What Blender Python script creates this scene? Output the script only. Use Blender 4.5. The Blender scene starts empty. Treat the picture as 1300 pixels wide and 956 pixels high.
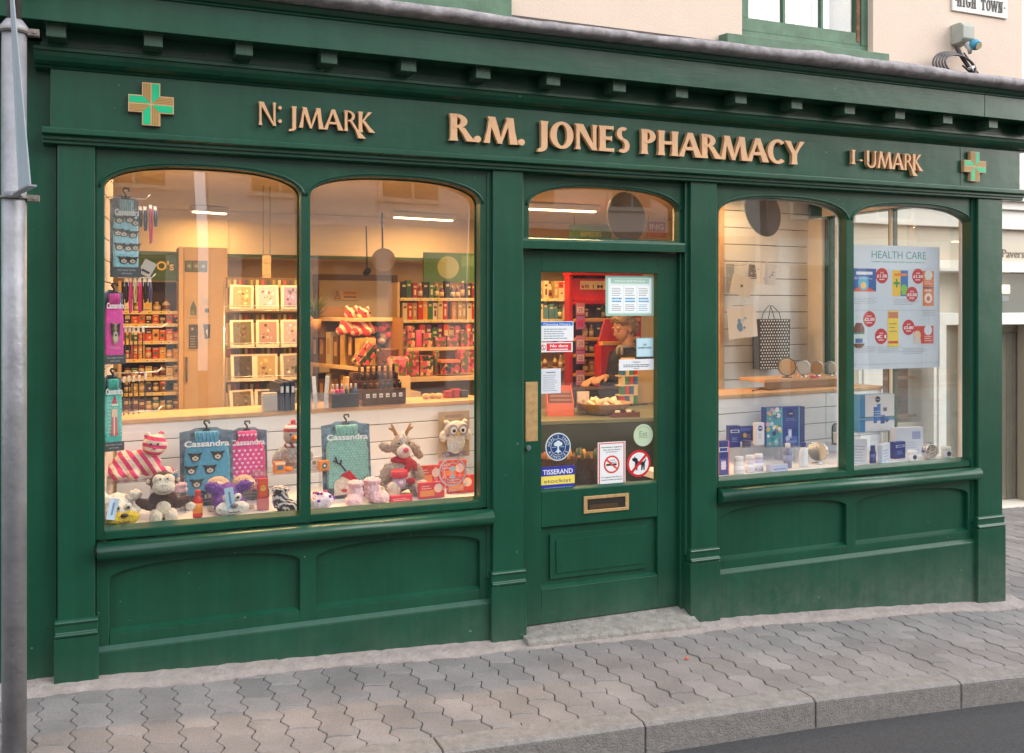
import bpy, bmesh, math, random
from mathutils import Vector, Matrix, Euler
random.seed(7)
R = math.radians
SC = bpy.context.scene
COL = SC.collection
# ---------------------------------------------------------------- camera
PSI, FOC, DIST, EYE = R(22.6), 1228.0, 4.69, 1.70
cd = bpy.data.cameras.new('camera'); cam = bpy.data.objects.new('camera', cd); COL.objects.link(cam)
cam.location = (0, -DIST, EYE); cam.rotation_euler = (R(90), 0, -PSI)
cd.sensor_width = 36; cd.lens = 36*FOC/1300; cd.shift_y = -88/1300; cd.clip_start = .05; cd.clip_end = 500
SC.camera = cam
# ---------------------------------------------------------------- world, sun, exposure
SUN_EL, SUN_AZ = 27, 50      # azimuth of the sun measured from -Y (towards the viewer) round to +X
wd = bpy.data.worlds.new('World'); SC.world = wd; wd.use_nodes = True
nt = wd.node_tree; bg = nt.nodes['Background']
sky = nt.nodes.new('ShaderNodeTexSky'); sky.sky_type = 'NISHITA'; sky.sun_disc = False
sky.sun_elevation = R(SUN_EL); sky.sun_rotation = R(180-SUN_AZ); sky.air_density = 1.0; sky.dust_density = 2.5; sky.ozone_density = .6
tcw = nt.nodes.new('ShaderNodeTexCoord'); cn = nt.nodes.new('ShaderNodeTexNoise'); cn.inputs['Scale'].default_value = 2.2; cn.inputs['Detail'].default_value = 6; nt.links.new(tcw.outputs['Generated'], cn.inputs['Vector'])
cr = nt.nodes.new('ShaderNodeMapRange'); cr.inputs[1].default_value = .36; cr.inputs[2].default_value = .60; cr.inputs[3].default_value = .15; cr.inputs[4].default_value = .95; nt.links.new(cn.outputs['Fac'], cr.inputs[0])
cm = nt.nodes.new('ShaderNodeMix'); cm.data_type = 'RGBA'; nt.links.new(cr.outputs[0], cm.inputs[0]); nt.links.new(sky.outputs[0], cm.inputs[6]); cm.inputs[7].default_value = (9.5, 9.8, 10.4, 1)   # broken bright cloud
nt.links.new(cm.outputs[2], bg.inputs[0]); bg.inputs[1].default_value = .15
sd = bpy.data.lights.new('sun', 'SUN'); sd.energy = 1.0; sd.angle = R(45); sd.color = (1, .975, .945)
sun = bpy.data.objects.new('sun', sd); COL.objects.link(sun)
sdir = Vector((math.sin(R(SUN_AZ))*math.cos(R(SUN_EL)), -math.cos(R(SUN_AZ))*math.cos(R(SUN_EL)), math.sin(R(SUN_EL))))
sun.rotation_euler = sdir.to_track_quat('Z', 'Y').to_euler(); sun.location = sdir*30
SC.view_settings.view_transform = 'Standard'; SC.view_settings.look = 'None'; SC.view_settings.exposure = 1.0; SC.view_settings.gamma = 1
SC.cycles.max_bounces = 7; SC.cycles.transparent_max_bounces = 16; SC.cycles.glossy_bounces = 3; SC.cycles.diffuse_bounces = 4
SC.cycles.sample_clamp_indirect = 4; SC.cycles.use_denoising = True; SC.cycles.caustics_reflective = False; SC.cycles.caustics_refractive = False

# ---------------------------------------------------------------- helpers
def ray(x, y):
    a = (x-650)/FOC; s, c = math.sin(PSI), math.cos(PSI)
    return (s+c*a, c-s*a, (390-y)/FOC)
def at(x, y, Y=0.0):
    v = ray(x, y); t = (Y+DIST)/v[1]; return (v[0]*t, Y, EYE+v[2]*t)
def ax(x, Y): return at(x, 390, Y)[0]
def span(x0, x1, y0, y1, Y):
    "x range and z range, in metres, of a picture box standing at depth Y"
    xm = (x0+x1)/2
    return ax(x0, Y), ax(x1, Y), at(xm, y1, Y)[2], at(xm, y0, Y)[2]

MATS = {}
def S(c): return tuple((v/12.92 if v <= .04045 else ((v+.055)/1.055)**2.4) for v in [q/255 for q in c])
def M(name, col=None, rough=.5, metal=0, var=0, scale=8, bump=0, bscale=60, coat=0, trans=0, emit=0, spec=.5, sheen=0):
    """procedural Principled material; col is linear rgb; var = noise-driven brightness variation"""
    if name in MATS: return MATS[name]
    m = bpy.data.materials.new(name); m.use_nodes = True; n = m.node_tree.nodes; l = m.node_tree.links
    b = n['Principled BSDF']; b.inputs['Roughness'].default_value = rough; b.inputs['Metallic'].default_value = metal
    b.inputs['Base Color'].default_value = (*col, 1); b.inputs['Coat Weight'].default_value = coat; b.inputs['Coat Roughness'].default_value = .12
    b.inputs['Specular IOR Level'].default_value = spec
    b.inputs['Sheen Weight'].default_value = sheen
    m.diffuse_color = (*col, 1)
    tc = None
    if var or bump: tc = n.new('ShaderNodeTexCoord')
    if var:
        t = n.new('ShaderNodeTexNoise'); t.inputs['Scale'].default_value = scale; t.inputs['Detail'].default_value = 6; t.inputs['Roughness'].default_value = .65
        l.new(tc.outputs['Object'], t.inputs['Vector'])
        r = n.new('ShaderNodeMapRange'); r.inputs[1].default_value = .3; r.inputs[2].default_value = .7; r.inputs[3].default_value = 1-var; r.inputs[4].default_value = 1+var
        l.new(t.outputs['Fac'], r.inputs[0])
        v = n.new('ShaderNodeVectorMath'); v.operation = 'SCALE'; v.inputs[0].default_value = col; l.new(r.outputs[0], v.inputs['Scale']); l.new(v.outputs[0], b.inputs['Base Color'])
    if bump:
        t = n.new('ShaderNodeTexNoise'); t.inputs['Scale'].default_value = bscale; t.inputs['Detail'].default_value = 4; l.new(tc.outputs['Object'], t.inputs['Vector'])
        q = n.new('ShaderNodeBump'); q.inputs['Strength'].default_value = bump; q.inputs['Distance'].default_value = .01; l.new(t.outputs['Fac'], q.inputs['Height']); l.new(q.outputs[0], b.inputs['Normal'])
    if trans: b.inputs['Alpha'].default_value = 1-trans
    if emit: b.inputs['Emission Color'].default_value = (*col, 1); b.inputs['Emission Strength'].default_value = emit
    MATS[name] = m; return m
def C(rgb, rough=.55, **k):
    "flat print or plastic colour given as sRGB 0..255"
    return M('c_%02x%02x%02x_%d' % (*rgb, int(rough*100)) + ('s' if k else ''), S(rgb), rough, **k)

def glass_mat(name, tint=(1, 1, 1), refl=1.0, ior=1.5, haze=1.0):
    m = bpy.data.materials.new(name); m.use_nodes = True; n = m.node_tree.nodes; l = m.node_tree.links
    n.remove(n['Principled BSDF']); o = n['Material Output']
    t = n.new('ShaderNodeBsdfTransparent'); t.inputs[0].default_value = (*tint, 1)
    g = n.new('ShaderNodeBsdfGlossy'); g.inputs['Roughness'].default_value = .0
    ge = n.new('ShaderNodeNewGeometry'); dt = n.new('ShaderNodeVectorMath'); dt.operation = 'DOT_PRODUCT'; l.new(ge.outputs['Incoming'], dt.inputs[0]); l.new(ge.outputs['Normal'], dt.inputs[1])
    ab = n.new('ShaderNodeMath'); ab.operation = 'ABSOLUTE'; l.new(dt.outputs['Value'], ab.inputs[0]); om = n.new('ShaderNodeMath'); om.operation = 'SUBTRACT'; om.inputs[0].default_value = 1; l.new(ab.outputs[0], om.inputs[1])
    pw = n.new('ShaderNodeMath'); pw.operation = 'POWER'; pw.inputs[1].default_value = 5; l.new(om.outputs[0], pw.inputs[0]); F0 = ((ior-1)/(ior+1))**2   # Schlick, the same from both faces of the sheet
    f = n.new('ShaderNodeMath'); f.operation = 'MULTIPLY_ADD'; f.inputs[1].default_value = 1-F0; f.inputs[2].default_value = F0; l.new(pw.outputs[0], f.inputs[0])
    tc = n.new('ShaderNodeTexCoord'); no = n.new('ShaderNodeTexNoise'); no.inputs['Scale'].default_value = 1.3; no.inputs['Detail'].default_value = 1
    bu = n.new('ShaderNodeBump'); bu.inputs['Strength'].default_value = .12; bu.inputs['Distance'].default_value = .02
    l.new(tc.outputs['Object'], no.inputs['Vector']); l.new(no.outputs['Fac'], bu.inputs['Height']); l.new(bu.outputs[0], g.inputs['Normal'])
    mm = n.new('ShaderNodeMath'); mm.operation = 'MULTIPLY'; mm.inputs[1].default_value = refl; l.new(f.outputs[0], mm.inputs[0])
    x = n.new('ShaderNodeMixShader'); l.new(mm.outputs[0], x.inputs[0]); l.new(t.outputs[0], x.inputs[1]); l.new(g.outputs[0], x.inputs[2]); df = n.new('ShaderNodeBsdfDiffuse'); df.inputs[0].default_value = (.75, .74, .72, 1)      # thin film of dust and wipe marks
    sm = n.new('ShaderNodeTexNoise'); sm.inputs['Scale'].default_value = 3.5; sm.inputs['Detail'].default_value = 8; sm.inputs['Distortion'].default_value = 1.5; l.new(tc.outputs['Object'], sm.inputs['Vector'])
    sr = n.new('ShaderNodeMapRange'); sr.inputs[1].default_value = .35; sr.inputs[2].default_value = .75; sr.inputs[3].default_value = .006*haze; sr.inputs[4].default_value = .026*haze; l.new(sm.outputs['Fac'], sr.inputs[0])
    x2 = n.new('ShaderNodeMixShader'); l.new(sr.outputs[0], x2.inputs[0]); l.new(x.outputs[0], x2.inputs[1]); l.new(df.outputs[0], x2.inputs[2]); l.new(x2.outputs[0], o.inputs['Surface'])
    MATS[name] = m; return m

class MB:
    "collects shapes, then links them as ONE mesh object"
    def __init__(s): s.bm = bmesh.new(); s.mats = []
    def mi(s, m):
        if m not in s.mats: s.mats.append(m)
        return s.mats.index(m)
    def face(s, vs, m=None, smooth=False):
        try: f = s.bm.faces.new(vs)
        except ValueError: return None
        f.material_index = s.mi(m); f.smooth = smooth; return f
    def box(s, x0, x1, y0, y1, z0, z1, m=None, mx=None):
        v = [s.bm.verts.new(p) for p in ((x0,y0,z0),(x1,y0,z0),(x1,y1,z0),(x0,y1,z0),(x0,y0,z1),(x1,y0,z1),(x1,y1,z1),(x0,y1,z1))]
        if mx: 
            for q in v: q.co = mx @ q.co
        for i in ((3,2,1,0),(4,5,6,7),(0,1,5,4),(1,2,6,5),(2,3,7,6),(3,0,4,7)): s.face([v[k] for k in i], m)
        return s
    def prism(s, pts, y0, y1, m=None, mx=None, plane='xz', smooth=False):
        "extrude a closed outline; plane xz runs along y, plane yz runs along x"
        def co(p, d): return Vector((p[0], d, p[1])) if plane == 'xz' else (Vector((d, p[0], p[1])) if plane == 'yz' else Vector((p[0], p[1], d)))
        a = [s.bm.verts.new(mx @ co(p, y0) if mx else co(p, y0)) for p in pts]; b = [s.bm.verts.new(mx @ co(p, y1) if mx else co(p, y1)) for p in pts]
        s.face(a, m); s.face(b[::-1], m); n = len(pts)
        for i in range(n): s.face([a[(i+1) % n], a[i], b[i], b[(i+1) % n]], m, smooth)
        return s
    def disc(s, cx, cz, rx, rz, y0, y1, m=None, n=28, mx=None, plane='xz'):
        return s.prism([(cx+rx*math.cos(2*math.pi*i/n), cz+rz*math.sin(2*math.pi*i/n)) for i in range(n)], y0, y1, m, mx, plane)
    def lathe(s, prof, c=(0,0,0), m=None, n=16, mx=None, sx=1, sy=1):
        rings = []
        for r, z in prof:
            rings.append([s.bm.verts.new((mx or Matrix()) @ Vector((c[0]+r*sx*math.cos(2*math.pi*i/n), c[1]+r*sy*math.sin(2*math.pi*i/n), c[2]+z))) for i in range(n)])
        for a, b in zip(rings, rings[1:]):
            for i in range(n): s.face([a[i], a[(i+1) % n], b[(i+1) % n], b[i]], m, True)
        s.face(rings[0][::-1], m); s.face(rings[-1], m)
        return s
    def tube(s, pts, r, m=None, n=8, close=False):
        pts = [Vector(p) for p in pts]; rings = []; prev = None
        rr = r if isinstance(r, (list, tuple)) else [r]*len(pts)
        for i, p in enumerate(pts):
            d = (pts[min(i+1, len(pts)-1)] - pts[max(i-1, 0)]).normalized()
            if prev is None: u = d.orthogonal().normalized()
            else:
                u = prev - d*prev.dot(d); u.normalize()
            prev = u; w = d.cross(u)
            rings.append([s.bm.verts.new(p + (u*math.cos(2*math.pi*k/n)+w*math.sin(2*math.pi*k/n))*rr[i]) for k in range(n)])
        for a, b in zip(rings, rings[1:]):
            for i in range(n): s.face([a[i], a[(i+1) % n], b[(i+1) % n], b[i]], m, True)
        s.face(rings[0][::-1], m); s.face(rings[-1], m)
        return s
    def ball(s, c, r, m=None, rot=None, sub=3):
        r = (r, r, r) if isinstance(r, (int, float)) else r
        mx = Matrix.Translation(c) @ (Euler(rot).to_matrix().to_4x4() if rot else Matrix()) @ Matrix.Diagonal((*r, 1))
        g = bmesh.ops.create_icosphere(s.bm, subdivisions=sub, radius=1, matrix=mx); k = s.mi(m)
        fs = set(f for v in g['verts'] for f in v.link_faces)
        for f in fs: f.material_index = k; f.smooth = True
        return s
    def mesh(s, me, mx, m=None):
        vs = [s.bm.verts.new(mx @ v.co) for v in me.vertices]
        for p in me.polygons: s.face([vs[i] for i in p.vertices], m)
        return s
    def text(s, string, x, y, z, h, m, w=None, align='CENTER', depth=.001, mx=None, bold=0):
        "letters standing in the xz plane, facing -y; h = cap height"
        me, tw = text_mesh(string, bold)
        k = h; kx = k
        if w: kx = w/tw
        ox = {'CENTER': -tw/2, 'LEFT': 0, 'RIGHT': -tw}[align]
        T = Matrix.Translation((x, y, z)) @ Matrix(((kx,0,0,0),(0,0,-depth,0),(0,k,0,0),(0,0,0,1))) @ Matrix.Translation((ox, 0, 0))
        return s.mesh(me, (mx @ T) if mx else T, m)
    def build(s, name, mat=None, parent=None, bevel=0, seg=1, smooth=False, flip=True, loc=None, rot=None):
        if flip: bmesh.ops.recalc_face_normals(s.bm, faces=s.bm.faces[:])
        me = bpy.data.meshes.new(name); s.bm.to_mesh(me); s.bm.free()
        for q in (s.mats or [mat]): me.materials.append(q or mat)
        if smooth:
            for p in me.polygons: p.use_smooth = True
        o = bpy.data.objects.new(name, me); COL.objects.link(o)
        if parent: o.parent = parent
        if loc: o.location = loc
        if rot: o.rotation_euler = rot
        if bevel:
            b = o.modifiers.new('bevel', 'BEVEL'); b.width = bevel; b.segments = seg; b.limit_method = 'ANGLE'; b.angle_limit = R(35)
        return o
TXT = {}
def text_mesh(string, bold=0):
    key = (string, bold)
    if key not in TXT:
        cu = bpy.data.curves.new('t', 'FONT'); cu.body = string; cu.size = 1/.72; cu.extrude = .5; cu.offset = bold; cu.resolution_u = 3
        ob = bpy.data.objects.new('t', cu); COL.objects.link(ob)
        dg = bpy.context.evaluated_depsgraph_get(); ev = ob.evaluated_get(dg); me = bpy.data.meshes.new_from_object(ev)
        bpy.data.objects.remove(ob); xs = [v.co.x for v in me.vertices] or [0]; 
        for v in me.vertices: v.co.x -= min(xs)
        TXT[key] = (me, max(xs)-min(xs))
    return TXT[key]
def tag(o, label=None, cat=None, group=None, kind=None):
    if label: o['label'] = label
    if cat: o['category'] = cat
    if group: o['group'] = group
    if kind: o['kind'] = kind
    return o
def thing(name, label, cat, loc=(0,0,0), rz=0, group=None, kind=None):
    o = bpy.data.objects.new(name, None); COL.objects.link(o); o.location = loc; o.rotation_euler = (0,0,rz); o.empty_display_size = .1
    return tag(o, label, cat, group, kind)
def copy_tree(o, parent=None):
    c = o.copy(); COL.objects.link(c)
    if parent: c.parent = parent
    for ch in list(o.children): copy_tree(ch, c)
    return c
ORD = ['first','second','third','fourth','fifth','sixth','seventh','eighth','ninth','tenth','eleventh','twelfth','thirteenth','fourteenth','fifteenth','sixteenth','seventeenth','eighteenth','nineteenth','twentieth']

# ---------------------------------------------------------------- main materials
def paint_green():
    m = bpy.data.materials.new('green_gloss_paint'); m.use_nodes = True; n = m.node_tree.nodes; l = m.node_tree.links; b = n['Principled BSDF']
    tc = n.new('ShaderNodeTexCoord')
    a = n.new('ShaderNodeTexNoise'); a.inputs['Scale'].default_value = 2.2; a.inputs['Detail'].default_value = 8; a.inputs['Roughness'].default_value = .7; l.new(tc.outputs['Object'], a.inputs['Vector'])
    r1 = n.new('ShaderNodeValToRGB'); r1.color_ramp.elements[0].position = .3; r1.color_ramp.elements[0].color = (.0046, .052, .0275, 1); r1.color_ramp.elements[1].position = .75; r1.color_ramp.elements[1].color = (.009, .076, .042, 1)
    l.new(a.outputs['Fac'], r1.inputs[0])
    # street dirt: dusty splash band on the lowest 25 cm, broken up by noise, and scattered chips
    sp = n.new('ShaderNodeSeparateXYZ'); l.new(tc.outputs['Object'], sp.inputs[0])
    mr = n.new('ShaderNodeMapRange'); mr.inputs[1].default_value = -.26; mr.inputs[2].default_value = .20; mr.inputs[3].default_value = 1; mr.inputs[4].default_value = 0; l.new(sp.outputs['Z'], mr.inputs[0])
    d = n.new('ShaderNodeTexNoise'); d.inputs['Scale'].default_value = 7; d.inputs['Detail'].default_value = 9; d.inputs['Roughness'].default_value = .8; l.new(tc.outputs['Object'], d.inputs['Vector'])
    dr = n.new('ShaderNodeMapRange'); dr.inputs[1].default_value = .30; dr.inputs[2].default_value = .66; l.new(d.outputs['Fac'], dr.inputs[0])
    mu = n.new('ShaderNodeMath'); mu.operation = 'MULTIPLY'; l.new(mr.outputs[0], mu.inputs[0]); l.new(dr.outputs[0], mu.inputs[1])
    mu2 = n.new('ShaderNodeMath'); mu2.operation = 'MULTIPLY'; mu2.inputs[1].default_value = 1.0; l.new(mu.outputs[0], mu2.inputs[0])
    mx = n.new('ShaderNodeMix'); mx.data_type = 'RGBA'; l.new(mu2.outputs[0], mx.inputs[0]); l.new(r1.outputs[0], mx.inputs[6]); mx.inputs[7].default_value = (.10, .13, .10, 1)
    # tiny chips
    v = n.new('ShaderNodeTexNoise'); v.inputs['Scale'].default_value = 34; v.inputs['Detail'].default_value = 2; l.new(tc.outputs['Object'], v.inputs['Vector'])
    vr = n.new('ShaderNodeMapRange'); vr.inputs[1].default_value = .768; vr.inputs[2].default_value = .78; l.new(v.outputs['Fac'], vr.inputs[0])
    m2 = n.new('ShaderNodeMix'); m2.data_type = 'RGBA'; l.new(vr.outputs[0], m2.inputs[0]); l.new(mx.outputs[2], m2.inputs[6]); m2.inputs[7].default_value = (.12, .2, .16, 1)
    # rain streaks running down the boards, and fine scuffs
    ms = n.new('ShaderNodeMapping'); ms.inputs['Scale'].default_value = (26, 26, 1.1); l.new(tc.outputs['Object'], ms.inputs[0]); ns = n.new('ShaderNodeTexNoise'); ns.inputs['Scale'].default_value = 1; ns.inputs['Detail'].default_value = 5; l.new(ms.outputs[0], ns.inputs['Vector'])
    rs = n.new('ShaderNodeMapRange'); rs.inputs[1].default_value = .35; rs.inputs[2].default_value = .72; rs.inputs[3].default_value = .93; rs.inputs[4].default_value = 1.10; l.new(ns.outputs['Fac'], rs.inputs[0])
    mf = n.new('ShaderNodeMapping'); mf.inputs['Scale'].default_value = (14, 60, 60); mf.inputs['Rotation'].default_value = (0, .6, 0); l.new(tc.outputs['Object'], mf.inputs[0]); nf = n.new('ShaderNodeTexNoise'); nf.inputs['Scale'].default_value = 1.6; nf.inputs['Detail'].default_value = 3; l.new(mf.outputs[0], nf.inputs['Vector'])
    rf = n.new('ShaderNodeMapRange'); rf.inputs[1].default_value = .76; rf.inputs[2].default_value = .79; l.new(nf.outputs['Fac'], rf.inputs[0])
    m3 = n.new('ShaderNodeMix'); m3.data_type = 'RGBA'; l.new(rf.outputs[0], m3.inputs[0]); l.new(m2.outputs[2], m3.inputs[6]); m3.inputs[7].default_value = (.05, .13, .09, 1)
    sv = n.new('ShaderNodeVectorMath'); sv.operation = 'SCALE'; l.new(m3.outputs[2], sv.inputs[0]); l.new(rs.outputs[0], sv.inputs['Scale']); l.new(sv.outputs[0], b.inputs['Base Color'])
    rr = n.new('ShaderNodeMapRange'); rr.inputs[3].default_value = .23; rr.inputs[4].default_value = .40; l.new(d.outputs['Fac'], rr.inputs[0]); l.new(rr.outputs[0], b.inputs['Roughness'])
    b.inputs['Coat Weight'].default_value = .15; b.inputs['Coat Roughness'].default_value = .12; b.inputs['Specular IOR Level'].default_value = .38
    # brush marks, stretched along x
    mp = n.new('ShaderNodeMapping'); mp.inputs['Scale'].default_value = (9, 60, 110); l.new(tc.outputs['Object'], mp.inputs[0])
    bn = n.new('ShaderNodeTexNoise'); bn.inputs['Scale'].default_value = 1; bn.inputs['Detail'].default_value = 3; l.new(mp.outputs[0], bn.inputs['Vector'])
    bp = n.new('ShaderNodeBump'); bp.inputs['Strength'].default_value = .10; bp.inputs['Distance'].default_value = .004; l.new(bn.outputs['Fac'], bp.inputs['Height'])
    lw = n.new('ShaderNodeTexNoise'); lw.inputs['Scale'].default_value = 5; l.new(tc.outputs['Object'], lw.inputs['Vector'])
    b2 = n.new('ShaderNodeBump'); b2.inputs['Strength'].default_value = .15; b2.inputs['Distance'].default_value = .02; l.new(lw.outputs['Fac'], b2.inputs['Height']); l.new(bp.outputs[0], b2.inputs['Normal']); l.new(b2.outputs[0], b.inputs['Normal'])
    MATS['green'] = m; return m
GREEN = paint_green()
SILLG = M('weathered_sill_green', (.085, .165, .10), .6, var=.25, scale=9, bump=.2, bscale=30)
CREAM = M('cream_render', (.70, .56, .455), .85, var=.05, scale=2, bump=.25, bscale=90)
LEAD = M('lead_gutter', (.27, .25, .255), .78, var=.45, scale=14, bump=.4, bscale=40)
GOLD = M('gold_letter', (.66, .385, .20), .45, metal=.0, var=.06, scale=20)
BRASS = M('brass', (.56, .36, .16), .4, metal=.35, var=.2, scale=30, bump=.1)
WHITE = M('white_laminate', (.80, .80, .80), .45)
OFFW = M('off_white_paint', (.74, .68, .58), .6, var=.04)
WOOD = M('beech_wood', (.55, .34, .17), .45, var=.15, scale=12)
GLASS = glass_mat('window_glass', (.97, .98, .97), 1.0, 1.72)
ACRYL = glass_mat('clear_acrylic', (.93, .93, .95), .9, 1.5, 4.0)
PAPER = M('paper_white', (.78, .79, .80), .6)
BLACK = C((22, 21, 22), .5)
# ---------------------------------------------------------------- ground
GX = [-3, -.1, 1.82, 3.05, 4.2, 5.25, 7.5, 30]
GZ = [.06, .045, -.045, -.095, -.165, -.245, -.36, -.6]
def gz(x, y=0):
    for i in range(len(GX)-1):
        if x <= GX[i+1] or i == len(GX)-2:
            t = (x-GX[i])/(GX[i+1]-GX[i]); return GZ[i]+(GZ[i+1]-GZ[i])*t + .012*min(y, .0)
def ground_sheet(name, x0, x1, y0, y1, dz, m, nx=60, ny=3, kind='structure'):
    b = MB(); vs = [[b.bm.verts.new((x0+(x1-x0)*i/nx, y0+(y1-y0)*j/ny, gz(x0+(x1-x0)*i/nx, y0+(y1-y0)*j/ny)+dz)) for j in range(ny+1)] for i in range(nx+1)]
    for i in range(nx):
        for j in range(ny): b.face([vs[i][j], vs[i+1][j], vs[i+1][j+1], vs[i][j+1]])
    return tag(b.build(name, m, flip=False), kind=kind)
ASPH = M('asphalt', (.05, .05, .052), .9, var=.3, scale=60, bump=.9, bscale=160)
JOINT = M('joint_sand', (.055, .048, .036), .95, var=.4, scale=20, bump=.6, bscale=200)
CONC = M('concrete_kerb', (.22, .205, .19), .9, var=.22, scale=26, bump=.7, bscale=130)
MORTAR = M('mortar_fillet', (.30, .26, .235), .9, var=.2, scale=14, bump=1.0, bscale=45)
ground_sheet('road', -40, 60, -30, -1.12, -.13, ASPH, 200, 4)
ground_sheet('pavement_bed', -6, 30, -1.12, 14, -.012, JOINT, 160, 2)
# kerb and the plain concrete edging beside it
b = MB()
k = [-6+.9*i for i in range(40)]
for a, c in zip(k, k[1:]):
    v = []
    for x in (a+.003, c-.003):
        v.append([b.bm.verts.new((x, yy, gz(x, yy)+zz)) for yy, zz in ((-1.12, -.2), (-1.12, -.012), (-1.10, .004), (-.985, .004), (-.985, -.2))])
    for i in range(5): b.face([v[0][i], v[0][(i+1) % 5], v[1][(i+1) % 5], v[1][i]])
    b.face(v[0]); b.face(v[1][::-1])
tag(b.build('kerb', CONC, bevel=.004), kind='structure')
# interlocking wavy block paving: every block outlined, one paving object
def pav_mat():
    m = bpy.data.materials.new('block_paving'); m.use_nodes = True; n = m.node_tree.nodes; l = m.node_tree.links; p = n['Principled BSDF']; p.inputs['Roughness'].default_value = .88
    g = n.new('ShaderNodeNewGeometry'); tc = n.new('ShaderNodeTexCoord')
    c = n.new('ShaderNodeValToRGB'); c.color_ramp.elements[0].color = (.190, .176, .170, 1); c.color_ramp.elements[1].color = (.255, .236, .227, 1); l.new(g.outputs['Random Per Island'], c.inputs[0])
    t = n.new('ShaderNodeTexNoise'); t.inputs['Scale'].default_value = 110; t.inputs['Detail'].default_value = 7; t.inputs['Roughness'].default_value = .7; l.new(tc.outputs['Object'], t.inputs['Vector'])
    r = n.new('ShaderNodeMapRange'); r.inputs[1].default_value = .3; r.inputs[2].default_value = .7; r.inputs[3].default_value = .78; r.inputs[4].default_value = 1.2; l.new(t.outputs['Fac'], r.inputs[0])
    t2 = n.new('ShaderNodeTexNoise'); t2.inputs['Scale'].default_value = 3.5; t2.inputs['Detail'].default_value = 6; l.new(tc.outputs['Object'], t2.inputs['Vector'])
    r2 = n.new('ShaderNodeMapRange'); r2.inputs[1].default_value = .3; r2.inputs[2].default_value = .7; r2.inputs[3].default_value = .8; r2.inputs[4].default_value = 1.12; l.new(t2.outputs['Fac'], r2.inputs[0])
    mm = n.new('ShaderNodeMath'); mm.operation = 'MULTIPLY'; l.new(r.outputs[0], mm.inputs[0]); l.new(r2.outputs[0], mm.inputs[1])
    v = n.new('ShaderNodeVectorMath'); v.operation = 'SCALE'; l.new(c.outputs[0], v.inputs[0]); l.new(mm.outputs[0], v.inputs['Scale']); l.new(v.outputs[0], p.inputs['Base Color'])
    q = n.new('ShaderNodeBump'); q.inputs['Strength'].default_value = .5; q.inputs['Distance'].default_value = .004; l.new(t.outputs['Fac'], q.inputs['Height']); l.new(q.outputs[0], p.inputs['Normal'])
    return m
PAV = pav_mat()
def paving():
    b = MB(); PX, PY = .132, .235; G = .0036; amp = .0105; N = 14
    def wav(t): q = (t*2) % 1; return amp*(1.15*math.sin(2*math.pi*q)-.12*math.sin(6*math.pi*q))         # sideways swing along the block's length
    def wav2(t): return .008*math.sin(2*math.pi*t)
    rnd = random.Random(3)
    nx0, nx1 = -14, 66
    for i in range(nx0, nx1):
        for j in range(-4, 24):
            x0 = i*PX; y0 = -.985 + j*PY + (PY/2 if i % 2 else 0) - PY/2
            if x0 < 5.5 and y0 > .05: continue
            if y0 > 3.6: continue
            dz = rnd.uniform(-.003, .002); tx, ty = rnd.uniform(-.012, .012), rnd.uniform(-.012, .012)
            pts = []
            for k2 in range(N): t = k2/N; pts.append((x0+G/2+wav(t)+.0, y0+t*PY))
            for k2 in range(7): t = k2/7; pts.append((x0+G/2+t*(PX-G), y0+PY-G/2+wav2(t)))
            for k2 in range(N): t = 1-k2/N; pts.append((x0+PX-G/2+wav(t), y0+t*PY))
            for k2 in range(7): t = 1-k2/7; pts.append((x0+G/2+t*(PX-G), y0+G/2+wav2(t)))
            pts = [(max(0, 0)+px, min(max(py, -.982), 3.6)) for px, py in pts]
            cl = []
            for p in pts:
                if not cl or (abs(p[0]-cl[-1][0])+abs(p[1]-cl[-1][1])) > 1e-4: cl.append(p)
            if len(cl) < 5 or max(p[1] for p in cl)-min(p[1] for p in cl) < .02: continue
            cx, cy = x0+PX/2, y0+PY/2
            def z(px, py): return gz(px, py)+dz+tx*(px-cx)+ty*(py-cy)
            sh = lambda p, s: (cx+(p[0]-cx)*s, cy+(p[1]-cy)*(1-(1-s)*.57))
            top = [b.bm.verts.new((*sh(p, .955), z(*p)+.001)) for p in cl]; mid = [b.bm.verts.new((*p, z(*p)-.0045)) for p in cl]; lo = [b.bm.verts.new((*p, z(*p)-.02)) for p in cl]
            b.face(top[::-1]); n = len(cl)
            for q in range(n): b.face([top[q], top[(q+1) % n], mid[(q+1) % n], mid[q]], None, True); b.face([mid[q], mid[(q+1) % n], lo[(q+1) % n], lo[q]])
    return tag(b.build('block_pavement', PAV), kind='structure')
paving()
ground_sheet('moss_in_joints', -3, 9, -.983, 3.4, -.0065, M('joint_moss', (.040, .042, .016), .95, var=.5, scale=5, bump=.6, bscale=200), 90, 2)
# mortar fillet along the foot of the shopfront
b = MB(); rnd = random.Random(5); xs = [-.62+.035*i for i in range(178)]
rows = []
for x in xs:
    w = .10+.018*math.sin(x*5)+rnd.uniform(-.008, .008)+ (.02 if 1.95 < x < 3.05 else 0); g = gz(x, 0)
    rows.append([b.bm.verts.new((x, yy, g+zz)) for yy, zz in ((.02, .040), (-.045, .030+rnd.uniform(-.003, .003)), (-.045-w*.6, .016+rnd.uniform(-.003, .003)), (-.045-w, .0035), (-.045-w, -.02))])
for a, c in zip(rows, rows[1:]):
    for i in range(4): b.face([a[i], c[i], c[i+1], a[i+1]], None, True)
tag(b.build('mortar_strip', MORTAR), kind='structure')

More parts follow.
